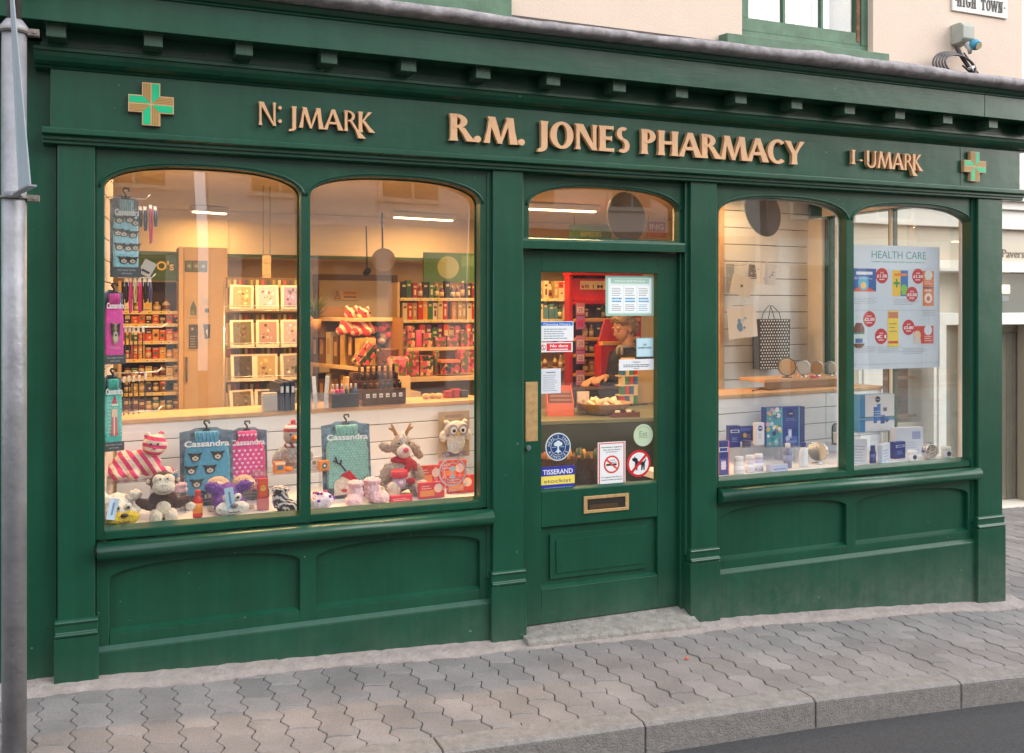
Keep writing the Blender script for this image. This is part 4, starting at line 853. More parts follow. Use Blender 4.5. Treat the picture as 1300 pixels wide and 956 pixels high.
def hooked(x0, x1, y0, y1, Y, lab, m, deco, rz, card=(104, 120, 138)):
    return hwb(x0, x1, y0, y1, Y, None, lab, m, deco, card, tilt=0, rz=rz)
hooked(140, 178, 246, 352, .30, 'pale blue hot water bottle with dog faces, hanging highest on the side wall', KNS, lambda t, W, H, cv: deco_pugs(t, W, H, cv, 1.25, ((-.25, .68), (.1, .69), (.3, .66), (-.1, .52), (.22, .51), (-.3, .53), (-.25, .36), (.05, .35), (.3, .36), (-.1, .2), (.2, .2))), R(14))
hooked(130, 158, 366, 462, .24, 'hot pink hot water bottle with one big dog face, hanging midway on the side wall', KNH, deco_dogface, R(18))
hooked(129, 156, 474, 572, .24, 'aqua hot water bottle with a red hatted figure, hanging lowest on the side wall', KNA, deco_santa, R(18))

# --- soft toys
CRM = fur('toy_cream', S((226, 212, 194))); DKB = fur('toy_brown', S((72, 40, 28))); GRY = fur('toy_grey', S((186, 178, 172)), br=1.4); PNK = fur('toy_pink', S((240, 200, 208)), br=1.2); PUR = fur('toy_purple', S((112, 58, 158)), br=1.6); WHT = fur('toy_white', S((228, 222, 214)), br=1.2); YEL = fur('toy_yellow', S((226, 190, 40))); TAN = fur('toy_tan', S((190, 160, 136))); REDF = fur('toy_red', S((196, 36, 52)))
BEAD = C((15, 13, 14), .15)
def striped_cat(loc, k=1, rz=0):
    t = thing('toy_cat', 'pink and cream striped toy cat lounging on the clear riser', 'soft toy', loc, rz); t.scale = (k,)*3
    P1, P2 = S((216, 48, 112)), S((236, 214, 196)); mb = fur('stripe_body', P1, P2, (1, 0, .7), 170); mh = fur('stripe_head', P1, P2, (.2, 0, 1), 230)
    bd = blob('body', [((-.045, 0, .05), (.065, .045, .048)), ((.02, .0, .055), (.05, .042, .055)), ((-.09, -.02, .03), (.04, .03, .03)), ((-.085, -.05, .022), (.028, .045, .022)), ((-.03, -.055, .02), (.026, .045, .02)), ((.05, -.04, .03), (.024, .045, .025)), ((.085, -.045, .022), (.03, .03, .02)), ((-.06, .01, .085), (.03, .025, .02)), ((-.115, -.03, .02), (.02, .02, .017)), ((.0, 0, .075), (.05, .04, .03))], mb, t, .0045, .003)
    hd = blob('head', [((.045, -.01, .118), (.047, .04, .042)), ((.04, -.035, .105), (.03, .022, .022)), ((.02, 0, .152), (.013, .01, .017)), ((.068, 0, .154), (.013, .01, .018))], mh, t, .0045, .003)
    dots('eye', [((.03, -.049, .128), .0045), ((.055, -.049, .127), .0045)], BEAD, hd); dots('nose', [((.042, -.058, .113), (.007, .004, .005))], C((190, 60, 100)), hd)
    tl = MB(); tl.tube([(-.10, .02, .04), (-.135, .01, .06), (-.14, -.01, .09), (-.12, -.02, .10)], [.012, .013, .012, .008], mb, 10); tl.build('tail', None, t)
striped_cat((*place(180, .46)[:2], ZR1), 1.32)
def monkey(loc, k):
    t = thing('toy_monkey', 'brown and cream toy monkey sitting at the front of the left window', 'soft toy', loc); t.scale = (k,)*3
    blob('body', [((0, 0, .05), (.042, .034, .05)), ((-.06, -.01, .062), (.04, .017, .018), (0, .5, 0)), ((.06, -.01, .062), (.04, .017, .018), (0, -.5, 0)), ((0, 0, .08), (.05, .028, .03))], DKB, t, .004, .003)
    hd = blob('head', [((0, -.005, .135), (.046, .038, .042)), ((-.046, 0, .14), (.013, .008, .014)), ((.046, 0, .14), (.013, .008, .014))], DKB, t, .004, .002)
    blob('face', [((-.016, -.042, .150), (.023, .022, .021)), ((.016, -.042, .150), (.023, .022, .021)), ((0, -.046, .125), (.041, .030, .028))], CRM, hd, .003)
    for s in (-1, 1):
        blob('ear_lining', [((s*.05, -.009, .142), (.008, .004, .009))], CRM, hd, .002); blob('hand', [((s*.092, -.02, .047), (.019, .015, .015))], CRM, t, .003, .002)
        blob('foot', [((s*.026, -.05, .022), (.024, .024, .024)), ((s*.028, -.03, .03), (.018, .025, .018))], CRM, t, .0035, .002); dots('eye', [((s*.012, -.063, .157), .0035)], BEAD, hd)
    blob('belly', [((0, -.024, .045), (.028, .016, .032))], CRM, t, .004)
    dots('nostril', [((-.004, -.0745, .135), .0018), ((.004, -.0745, .135), .0018)], BEAD, hd)
    b = MB(); b.tube([(-.022*1+.0055*i, -.0755+.010*abs((i-4)/4)**2, .117-.005*math.cos((i-4)/4*1.5)) for i in range(9)], .0011, C((70, 50, 45)), 5); b.build('mouth', None, hd)
monkey((place(207, .20)[0], .20, BZ+.001), 1.34)
b = MB(); o = []
b.prism([(-.06, 0), (.06, 0), (.06, .17), (.045, .19), (-.045, .19), (-.06, .17)], 0, .002, ACRYL); tag(b.build('clear_pack', None, loc=(place(207, .26)[0], .26, BZ+.001)), 'empty clear plastic pack behind the brown toy monkey', 'plastic pack')
def slipper(x, Y, k, lab, m, muz, kind, z=BZ+.001, rz=0):
    t = thing('novelty_slipper', lab, 'slipper', (place(x, Y)[0], Y, z), rz); t.scale = (k,)*3
    if kind == 'dog':
        blob('body', [((0, .02, .05), (.05, .05, .045)), ((0, -.03, .035), (.052, .04, .033))], m, t, .005, .006); blob('muzzle', [((-.018, -.062, .03), (.034, .022, .022)), ((.018, -.062, .03), (.034, .022, .022))], muz, t, .004, .002)
        for s in (-1, 1): blob('ear', [((s*.052, -.005, .088), (.022, .018, .018)), ((s*.038, 0, .08), (.02, .015, .014))], m, t, .004, .008); blob('eye', [((s*.017, -.058, .062), (.013, .009, .013))], WHT, t, .003); dots('pupil', [((s*.015, -.067, .062), .005)], BEAD, t)
        dots('nose', [((0, -.084, .042), (.012, .006, .007))], C((120, 110, 118) if muz is WHT else (60, 40, 20)), t)
        b = MB(); b.tube([(-.025+.00625*i, -.0845+.010*abs((i-4)/4)**2, .026-.006*math.cos((i-4)/4*1.5)) for i in range(9)], .0012, C((90, 50, 50)), 5); b.build('mouth', None, t)
    if kind == 'boot':
        blob('body', [((0, .02, .045), (.034, .034, .045)), ((0, -.02, .024), (.036, .05, .024)), ((0, .02, .085), (.037, .037, .014))], m, t, .005, .008)
    if kind == 'sloth':
        blob('body', [((0, 0, .035), (.05, .05, .036)), ((0, -.03, .03), (.045, .03, .026))], m, t, .005, .004); blob('face', [((0, -.05, .034), (.034, .014, .022))], CRM, t, .004)
        for s in (-1, 1): dots('eye', [((s*.014, -.064, .042), .004)], BEAD, t)
        b = MB(); b.tube([(-.02+.005*i, -.0655+.006*abs((i-4)/4)**2, .028-.006*math.cos((i-4)/4*1.5)) for i in range(9)], .0014, BEAD, 5); b.build('mouth', None, t)
    return t
def slip_tag(t, x, z, col, rot):
    b = MB(); b.box(-.013, .013, -.0015, 0, -.032, .032, C(col)); b.box(-.003, .003, -.002, -.0015, -.018, .02, C((120, 140, 170))); b.build('price_tag', None, t, loc=(x, -.082, z), rot=(0, R(rot), 0))
s1 = slipper(150, .19, 1.5, 'cream and yellow dog faced slipper at the left corner of the window', WHT, YEL, 'dog', rz=R(12)); slip_tag(s1, -.034, .065, (190, 212, 228), 12)
s2 = slipper(290, .22, 1.58, 'fluffy purple dog faced slipper with a white muzzle', PUR, WHT, 'dog', rz=R(5)); slip_tag(s2, -.012, .065, (176, 210, 232), -8)
slipper(277, .36, 1.15, 'tan smiling face slipper, left of the pair above the purple slipper', TAN, None, 'sloth', z=BZ+.085, rz=R(-8))
slipper(309, .36, 1.15, 'tan smiling face slipper, right of the pair above the purple slipper', TAN, None, 'sloth', z=BZ+.085, rz=R(20))
b = MB(); b.box(-.11, .11, 0, .11, 0, .0835, ACRYL); tag(b.build('display_block', None, loc=(place(293, .34)[0], .305, BZ+.0005), bevel=.002), 'clear block carrying the two tan face slippers', 'display block')
slipper(450, .19, 1.25, 'pale pink fluffy boot slipper, left of the pair', PNK, None, 'boot', rz=R(-25))
slipper(477, .22, 1.3, 'pale pink fluffy boot slipper, right of the pair', PNK, None, 'boot', rz=R(30))
ZEB = fur('toy_zebra', S((60, 56, 60)), S((215, 210, 208)), (1, .3, .5), 330); slipper(361, .19, 1.25, 'grey and white zebra striped slipper beside the mullion', ZEB, None, 'boot', rz=R(40))
SPT = fur('toy_spots', S((232, 214, 226)), br=.8)
sp = slipper(408, .16, 1.25, 'white slipper with pink and purple spots at the left of the second window', SPT, None, 'sloth', rz=R(-70))
rn = random.Random(4)
for i in range(16):
    a, e = rn.uniform(0, 6.28), rn.uniform(.1, 1.3); q = MB(); q.ball((.05*math.cos(a)*math.cos(e), .05*math.sin(a)*math.cos(e), .035+.036*math.sin(e)), .0075, C((205, 60, 130) if i % 2 else (110, 70, 170), .8), sub=1); q.build('spot', None, sp)
# folded pink socks with a blue tag
t = thing('fluffy_socks', 'folded pale pink fluffy socks with a blue tag beside the striped cat', 'socks', (place(226, .42)[0], .42, BZ+.08)); 
blob('sock', [((0, 0, .02), (.05, .035, .018)), ((0, 0, .045), (.047, .034, .015))], PNK, t, .005, .005); b = MB(); b.box(-.022, .012, -.004, -.002, .05, .105, C((40, 150, 195))); b.box(-.016, .006, -.0045, -.004, .07, .08, C((220, 235, 240))); b.build('tag', None, t, rot=(0, R(-8), 0))
b = MB(); b.box(-.055, .055, -.04, .04, 0, .0795, ACRYL); tag(b.build('display_block', None, loc=(place(226, .42)[0], .42, BZ+.0005), bevel=.002), 'clear block carrying the folded pink socks', 'display block')
# grey bird toy with red hat
t = thing('toy_bird', 'grey fluffy toy bird with knitted hat half hidden by the window mullion', 'soft toy', (place(372, .50)[0], .50, ZR2)); t.scale = (1.42,)*3
blob('body', [((0, 0, .055), (.05, .042, .055)), ((-.055, 0, .05), (.02, .02, .035), (0, .5, 0)), ((.055, 0, .05), (.02, .02, .035), (0, -.5, 0))], GRY, t, .005, .006); hd = blob('head', [((0, -.005, .125), (.038, .034, .036))], GRY, t, .0045, .004)
blob('hat', [((0, 0, .152), (.036, .034, .022)), ((0, 0, .143), (.04, .038, .010))], fur('hat_knit', S((224, 214, 208)), S((178, 60, 66)), (0, 0, 1), 260), t, .004, .001); blob('pompom', [((0, 0, .178), (.011, .011, .010))], REDF, t, .003)
b = MB(); b.lathe([(.012, 0), (.008, .012), (.0, .026)], m=C((232, 130, 40), .7), n=12, mx=Matrix.Translation((0, -.034, .122)) @ Matrix.Rotation(R(90), 4, 'X')); b.build('beak', None, hd)
for s in (-1, 1): dots('eye', [((s*.015, -.036, .134), .0038)], BEAD, hd); blob('foot', [((s*.026, -.05, .01), (.02, .026, .01))], C((232, 130, 40), .8), t, .004)
blob('scarf', [((0, -.01, .093), (.038, .034, .010)), ((.02, -.035, .078), (.010, .008, .022))], fur('scarf_knit', S((224, 214, 208)), S((150, 50, 60)), (1, 0, .4), 260), t, .004)
# reindeer toy
t = thing('toy_reindeer', 'fawn toy reindeer with pink nose and red scarf in the second window', 'soft toy', (place(509, .42)[0], .42, BZ+.001)); t.scale = (1.80,)*3
blob('body', [((0, 0, .06), (.042, .036, .058)), ((-.05, -.012, .06), (.018, .02, .04), (0, .4, 0)), ((.05, -.012, .06), (.018, .02, .04), (0, -.4, 0)), ((-.035, -.04, .022), (.022, .04, .02)), ((.035, -.04, .022), (.022, .04, .02))], fur('toy_fawn', S((188, 168, 152)), br=1.6), t, .0045, .007)
hd = blob('head', [((0, -.005, .145), (.033, .032, .036)), ((-.048, .0, .140), (.024, .010, .016), (0, .5, 0)), ((.05, .0, .125), (.014, .010, .032), (0, -.5, 0))], fur('toy_fawn', S((168, 148, 132))), t, .004, .005)
blob('muzzle', [((0, -.032, .13), (.023, .02, .022)), ((0, -.02, .16), (.012, .014, .03))], WHT, hd, .003, .001); dots('nose', [((0, -.054, .137), (.009, .006, .008))], C((214, 70, 110), .6), hd)
for s in (-1, 1): dots('eye', [((s*.016, -.034, .155), .0032)], BEAD, hd); blob('foot', [((s*.045, -.078, .026), (.023, .016, .026))], CRM, t, .004, .003)
b = MB()
for s in (-1, 1): b.tube([(s*.014, 0, .175), (s*.024, 0, .195), (s*.030, 0, .21)], [.006, .005, .003], C((176, 130, 80), .8), 6); b.tube([(s*.022, 0, .19), (s*.038, 0, .198)], [.005, .003], C((176, 130, 80), .8), 6)
b.build('antlers', None, hd)
blob('scarf', [((0, -.005, .102), (.036, .034, .011)), ((.012, -.036, .085), (.011, .007, .025), (0, .3, 0)), ((.03, -.034, .09), (.011, .007, .022), (0, -.5, 0))], REDF, t, .004); blob('belly', [((0, -.028, .05), (.026, .014, .035))], WHT, t, .004)
blob('bow', [((-.015, -.055, .045), (.018, .008, .010)), ((.015, -.055, .045), (.018, .008, .010))], REDF, t, .004)
# owl in its card pack hanging on the partition
a, c, z0, z1 = span(555, 597, 522, 580, .96)
t = thing('owl_hand_warmer', 'cream owl toy on a brown card hung at the right of the partition', 'soft toy', ((a+c)/2, .955, z0), R(9)); W, H = c-a, z1-z0
b = MB(); b.box(-W/2, W/2, 0, .003, 0, H, C((176, 152, 116))); b.box(-W*.4, W*.4, -.0004, 0, H*.02, H*.12, C((140, 120, 150))); b.text('WARMERS', 0, -.001, H*.86, H*.07, C((110, 90, 120)), w=W*.6, depth=.0005); b.build('backing_card', None, t)
blob('body', [((0, -.025, H*.34), (W*.3, .025, H*.27)), ((-W*.4, -.02, H*.48), (W*.12, .02, H*.13)), ((W*.4, -.02, H*.48), (W*.12, .02, H*.13)), ((0, -.025, H*.64), (W*.40, .025, H*.17)), ((-W*.3, -.02, H*.78), (W*.09, .012, H*.05)), ((W*.3, -.02, H*.78), (W*.09, .012, H*.05))], WHT, t, .004, .004)
for s in (-1, 1): b = MB(); b.disc(s*W*.17, H*.62, W*.155, W*.155, -.056, -.045, C((150, 146, 162), .8), 20); b.disc(s*W*.15, H*.61, W*.10, W*.10, -.058, -.056, C((225, 222, 215), .8), 18); b.disc(s*W*.14, H*.6, W*.05, W*.05, -.060, -.058, BEAD, 14); b.build('eye', None, t)
b = MB(); b.prism([(-W*.05, H*.56), (W*.05, H*.56), (0, H*.48)], -.060, -.05, C((220, 180, 60))); b.build('beak', None, t)

# --- cartons and bottles
def carton(name, lab, cat, x0, x1, y0, y1, Y, col, draw=None, dep=.03, rz=0, z=None, group=None, side=None):
    a, c, zb, zt = span(x0, x1, y0, y1, Y)
    if z is not None: zt += z-zb; zb = z
    w, h = c-a, zt-zb
    t = thing(name, lab, cat, ((a+c)/2, Y+dep/2, zb), rz, group)
    b = MB(); b.box(-w/2, w/2, -dep/2, dep/2, 0, h, C(side or col, .35)); b.build('carton', None, t, .0015)
    ar = Art(w-.003, h-.003, C(col, .35), .0008, -dep/2-.0009)
    if draw: draw(ar)
    o = ar.build('printed_front', None, t); o.location = (0, 0, .0015); return t
def bottle(name, lab, cat, x, Y, w, h, col, cap, z, band=None, sq=.6, rough=.25, capw=.55, caph=.2, group=None):
    t = thing(name, lab, cat, (ax(x, Y), Y, z), 0, group); r = w/2; bm_ = C(col, rough)
    b = MB(); b.lathe([(r*.9, 0), (r, h*.03), (r, h*(.80-caph)), (r*.9, h*(.88-caph)), (r*capw, h*(.96-caph)), (r*capw, h*(1-caph))], m=bm_, n=20, sy=sq); b.build('body', None, t)
    b = MB(); b.lathe([(r*capw*1.1, h*(1-caph)+.0005), (r*capw*1.1, h*.985), (r*capw, h)], m=C(cap, .3), n=16, sy=sq); b.build('cap', None, t)
    if band: b = MB(); b.lathe([(r*1.012, h*.15), (r*1.012, h*(.72-caph))], m=C(band, .4), n=20, sy=sq); b.build('label_band', None, t)
    return t
bottle('lotion_tube', 'small red upright lotion tube beside the monkey', 'lotion tube', 251, .21, .046, .13, (214, 40, 40), (225, 60, 40), BZ+.001, (236, 150, 60), .7)
carton('medicine_box', 'narrow red and orange packet between the pink hot water bottle and zebra slipper', 'packet', 327.5, 340.5, 608, 633, .26, (214, 70, 60), lambda a: (a.r(.1, .1, .9, .9, (222, 96, 50)), a.c(.5, .52, .3, (236, 190, 80)), a.t('HOT', .5, .5, .1, (170, 40, 40))), .02, z=BZ+.058)
b = MB(); b.box(-.028, .028, 0, .04, 0, .0575, M('tinted_acrylic_red', (.75, .25, .25), .15)); tag(b.build('display_block', None, loc=(ax(334, .26), .25, BZ+.0005), bevel=.002), 'red tinted block under the narrow red and orange packet', 'display block')
carton('wax_box', 'small orange and blue box in front of the grey bird toy', 'box', 348, 362, 583, 597, .40, (232, 140, 50), lambda a: (a.r(.2, .3, .8, .7, (70, 110, 150)), a.r(0, .8, 1, 1, (240, 225, 200))), .04, R(8), z=ZR2)
carton('owl_box', 'small orange box with an owl face right of the mullion', 'box', 405, 418, 580, 592, .40, (232, 140, 50), lambda a: (a.c(.5, .5, .3, (60, 110, 120)), a.c(.5, .5, .12, (240, 225, 200))), .04, R(8), z=ZR2)
carton('picture_card', 'small white picture card standing right of the mullion', 'card', 393, 412, 565, 580, .48, (222, 214, 205), lambda a: (a.c(.3, .5, .14, (150, 130, 100)), a.c(.7, .5, .14, (110, 130, 140)), a.lines(.2, .1, .8, .2, 1, GYT)), .006, z=ZR2)
t = thing('lavender_bottle', 'small lavender bottle with red lid in front of the toy reindeer', 'bottle', (ax(507, .29), .29, ZR3))
b = MB(); b.lathe([(.022, 0), (.034, .02), (.036, .045), (.030, .058)], m=C((190, 176, 206), .3), n=20); b.build('body', None, t); b = MB(); b.lathe([(.044, .0585), (.046, .066), (.044, .092), (.036, .095)], m=C((205, 40, 62), .5), n=20); b.build('lid', None, t)
b = MB(); b.disc(0, .036, .012, .010, -.0375, -.034, C((235, 232, 240)), 18); b.build('oval_label', None, t)
for i, (x, y0, y1, Y, col, lab) in enumerate([(545, 592, 616, .40, (206, 66, 56), 'red and orange packet lying left of the white window lettering'), (575, 592, 618, .46, (214, 86, 62), 'red and orange packet standing behind the white window lettering'), (548, 612, 632, .22, (214, 70, 84), 'flat red packet at the front right of the second window'), (585, 606, 628, .30, (208, 60, 60), 'red packet in the right corner of the second window')]):
    carton('gift_packet', lab, 'packet', x-17, x+17, y0, y1, Y, col, lambda a: (a.r(.05, .12, .6, .5, (232, 150, 90)), a.c(.75, .6, .16, (240, 214, 200)), a.lines(.1, .6, .5, .9, 2, (240, 200, 190))), .02, R((-1)**i*4), z=BZ+.001 if Y < .35 else BZ+.04)
    if Y >= .35: b = MB(); b.box(-.06, .06, 0, .06, 0, .0395, M('tinted_acrylic_red', (.75, .25, .25), .15)); tag(b.build('display_block', None, loc=(ax(x, Y), Y-.01, BZ+.0005)), 'red tinted block under the ' + lab.replace(' lying', '').replace(' standing', ''), 'display block')
carton('gift_packet', 'small red packet in front of the toy reindeer', 'packet', 496, 524, 628, 637, .16, (206, 50, 70), lambda a: a.lines(.1, .3, .9, .8, 2, (235, 180, 180)), .03, z=BZ+.001)

# right windows: toiletries in blue and white
NV = (26, 44, 128); NV2 = (36, 60, 150); LB = (206, 214, 232)
def dn(a): a.c(.5, .78, .2, (230, 234, 242)); a.c(.5, .78, .17, NV); a.r(.36, .765, .64, .795, (230, 234, 242)); a.lines(.25, .2, .75, .5, 4, (120, 136, 190), .3)
def dnd(a): a.r(.1, .68, .9, .82, (225, 230, 240)); a.r(.16, .70, .84, .80, NV2); a.lines(.2, .25, .8, .5, 3, (140, 156, 210), .3)
carton('cream_box', 'tall navy and pink toiletry carton at the left edge of the third window', 'carton', 911, 926, 560, 603, .22, (70, 72, 140), lambda a: (a.r(0, 0, .1, 1, (225, 120, 140)), a.r(.9, 0, 1, 1, (225, 120, 140)), a.r(.12, .5, .88, 1, NV), dnd(a), a.r(.3, .15, .7, .4, (215, 205, 230))), .035, z=BZ+.001)
carton('cream_box', 'navy cream carton with a white oval, left end of the riser', 'carton', 927.5, 940, 544, 571, .48, NV, dnd, .05, R(-10), z=ZR4-.0)
carton('cream_box', 'wide navy carton with a gold dot, standing behind the navy cream carton', 'carton', 935, 956, 537, 556, .56, NV, lambda a: (a.r(.1, .7, .9, .9, (50, 90, 190)), a.c(.5, .4, .12, (220, 170, 80)), a.lines(.6, .2, .9, .5, 3, (140, 150, 200))), .03, z=ZR4+.02)
carton('cream_box', 'slim white carton with a navy disc on the clear riser', 'carton', 959.5, 970.5, 541, 569, .50, (214, 216, 228), lambda a: (a.c(.5, .76, .28, NV), a.r(.3, .75, .7, .79, (220, 224, 235)), a.lines(.3, .3, .7, .55, 3, (150, 150, 180))), .03, z=ZR4)
b = MB(); b.lathe([(.028, 0), (.029, .004), (.029, .02), (.031, .021), (.031, .034), (.029, .036)], m=C((70, 72, 110), .3), n=24); tag(b.build('cream_jar', None, loc=(ax(948, .50), .50, ZR4)), 'small grey blue jar between the two cartons on the riser', 'jar')
def dbig(a):
    a.r(0, 0, .40, 1, (60, 150, 170)); rn = random.Random(2)
    for i in range(42): a.c(rn.uniform(.03, .37), rn.uniform(.05, .95), rn.uniform(.02, .06), rn.choice([(150, 210, 215), (210, 150, 190), (40, 60, 110), (90, 110, 160), (225, 225, 230), (200, 180, 90), (30, 120, 140)]), 10)
    a.r(.39, 0, .41, 1, (110, 190, 215)); a.r(.41, 0, .84, 1, (24, 52, 140)); a.r(.84, 0, .86, 1, (110, 190, 215)); a.r(.86, 0, 1, 1, (40, 60, 120)); a.c(.63, .84, .09, (12, 28, 100)); a.t('CARE', .63, .82, .035, (225, 230, 240)); a.lines(.5, .66, .78, .74, 2, (110, 150, 210), .3)
    a.r(.56, .2, .66, .44, (150, 170, 220)); a.r(.58, .25, .64, .4, (210, 220, 240)); a.c(.55, .2, .06, (170, 180, 220)); a.c(.72, .16, .08, (70, 100, 180)); a.r(.5, .08, .8, .14, (110, 130, 190))
carton('gift_box', 'large blue bath gift box with a flowery left panel in the third window', 'gift box', 974, 1021, 516, 566, .56, (24, 52, 140), dbig, .06, R(-3), z=ZR6-.01)
bottle('shampoo_bottle', 'grey blue bottle with white cap in front of the big gift box', 'bottle', 1000, .28, .062, .155, (120, 128, 160), (224, 224, 232), BZ+.001, (140, 148, 180), .5)
bottle('shampoo_bottle', 'white bottle with dark blue cap left of the silver mirror', 'bottle', 1020, .28, .066, .155, (218, 222, 230), (38, 54, 140), BZ+.001, None, .5)
for i, (x, col, lab) in enumerate([(938, (222, 222, 228), 'white curved bottle leftmost of the row on the third window bed'), (952, (214, 208, 222), 'pale lilac curved bottle second in the row on the third window bed'), (963, (198, 196, 226), 'lilac bottle third in the row on the third window bed')]):
    bottle('toiletry_bottle', lab, 'bottle', x, .22+.02*i, .07, .105, col, (225, 225, 232), BZ+.001, (232, 232, 240), .5, capw=.8, caph=.25)
carton('soap_box', 'low pale blue box lying in front of the grey blue bottle', 'soap box', 978, 1001, 592, 601, .18, (176, 186, 218), lambda a: a.lines(.1, .3, .9, .8, 1, (110, 124, 180)), .05, R(8), z=BZ+.001)
MIR = M('mirror_silver', (.8, .82, .82), .06, metal=1); CHR = M('chrome', (.6, .62, .64), .15, metal=1)
def round_mirror(x, Y, z, r, lab, rim, tilt=-10, rz=0, zc=None, foot=True, back=None):
    t = thing('vanity_mirror', lab, 'mirror', (ax(x, Y), Y, z), rz); cz = zc or r+.012
    MX = Matrix.Translation((0, 0, cz)) @ Matrix.Rotation(R(tilt), 4, 'X')
    b = MB(); b.disc(0, 0, r*.9, r*.9, -.0045, -.003, back or MIR, 40, MX); b.build('mirror_glass', None, t)
    b = MB(); n = 36; b.tube([tuple(MX @ Vector((r*.95*math.cos(2*math.pi*i/n), 0, r*.95*math.sin(2*math.pi*i/n)))) for i in range(n+1)], r*.06, rim, 8); b.disc(0, 0, r*.93, r*.93, -.002, .002, rim, 36, MX); b.build('rim', None, t)
    if foot: b = MB(); b.lathe([(r*.55, 0), (r*.55, .006), (r*.12, .010), (r*.1, max(.012, cz-r+.004))], m=rim, n=24, sy=.8); b.build('foot', None, t)
    return t
round_mirror(1038, .34, BZ+.001, .066, 'round silver mirror tilted on the bed beside the mullion', CHR, -18, R(-30))
t = thing('square_mirror', 'square mirror with rounded dark frame crossing behind the mullion', 'mirror', (ax(1068, .55), .55, ZR6-.02), R(-5))
W, H = .15, .145
b = MB(); pts = [(W/2*math.copysign(abs(math.cos(a))**.35, math.cos(a)), -.004, H/2+H/2*math.copysign(abs(math.sin(a))**.35, math.sin(a))) for a in [2*math.pi*i/40 for i in range(41)]]; b.tube(pts, .005, C((50, 62, 84), .3), 8); b.build('frame', None, t); b = MB(); b.prism([(p[0]*.97, H/2+(p[2]-H/2)*.97) for p in pts[:-1]], -.003, .003, MIR); b.build('mirror_glass', None, t)
# last window
def dwb(a):
    a.r(0, 0, .16, 1, (40, 130, 190)); a.c(.52, .87, .075, (30, 36, 60)); a.lines(.46, .86, .58, .89, 1, (220, 220, 225)); a.r(0, .38, 1, .40, (40, 40, 60)); a.r(0, .31, 1, .375, (70, 150, 200)); a.r(0, .285, 1, .30, (40, 40, 60))
    a.r(.4, .22, .5, .66, (40, 100, 180)); a.r(.5, .3, .60, .74, (50, 120, 200)); a.r(.6, .2, .72, .44, (36, 80, 150)); a.c(.78, .3, .06, (60, 110, 160)); a.r(.68, .54, .78, .64, (90, 90, 100)); a.lines(.42, .4, .7, .6, 3, (190, 215, 235), .3)
carton('gift_box', 'white bath gift box with a blue side and blue picture in the last window', 'gift box', 1092.5, 1134.5, 501, 548, .54, (224, 226, 232), dwb, .06, R(-4), z=ZR5, side=(60, 140, 195))
bottle('toiletry_bottle', 'dark blue bottle left of the white gift box stand', 'bottle', 1108, .22, .05, .115, (36, 48, 110), (40, 50, 120), BZ+.001, (60, 76, 140), .5, capw=.7)
carton('soap_box', 'open pale leaflet box at the left of the last window', 'box', 1084, 1100, 556, 588, .22, (196, 206, 222), lambda a: a.lines(.1, .1, .9, .8, 6, (150, 160, 190)), .03, R(-30), z=BZ+.001)
carton('soap_box', 'tilted pale blue box in the middle of the last window', 'box', 1112, 1136, 562, 585, .22, (196, 206, 222), lambda a: a.lines(.1, .1, .9, .8, 4, (150, 160, 190)), .03, R(30), z=BZ+.001)
carton('cream_box', 'navy toiletry carton behind the white round pots', 'carton', 1135, 1150, 563, 584, .30, NV, dnd, .04, R(6), z=BZ+.001)
carton('gift_box', 'pale blue and white box standing behind the silver tin', 'box', 1138, 1171, 545, 578, .44, (206, 212, 226), lambda a: (a.r(.6, .55, .9, .85, (150, 160, 200)), a.lines(.1, .1, .9, .5, 4, (170, 178, 205))), .05, R(-6), z=BZ+.001)
def pot(x, Y, w, h, lab):
    t = thing('cream_pot', lab, 'pot', (ax(x, Y), Y, BZ+.001)); b = MB(); b.lathe([(w*.46, 0), (w*.5, h*.05), (w*.5, h*.6), (w*.46, h*.64)], m=C((222, 226, 230), .3), n=22, sy=.7); b.build('body', None, t)
    b = MB(); b.lathe([(w*.47, h*.65), (w*.5, h*.68), (w*.5, h*.97), (w*.45, h)], m=C((228, 232, 232), .3), n=22, sy=.7); b.build('lid', None, t); b = MB(); b.disc(0, h*.36, w*.22, w*.22, -w*.37, -w*.33, C((50, 58, 96)), 20); b.build('round_label', None, t)
pot(1158, .20, .07, .068, 'white pot with a dark round label left of the silver tin'); pot(1201, .22, .075, .072, 'white pot with a dark round label right of the silver tin')
t = thing('gift_tin', 'domed silver tin with purple ribbon at the front of the last window', 'tin', (ax(1180, .20), .20, BZ+.001)); b = MB(); b.disc(0, .052, .055, .052, -.02, .02, M('crumpled_foil', (.75, .76, .78), .22, metal=1, bump=1.0, bscale=30), 32); b.build('body', None, t, .004); b = MB(); b.disc(.02, .055, .055, .052, .021, .03, C((84, 60, 130), .4), 32); b.build('purple_back', None, t)
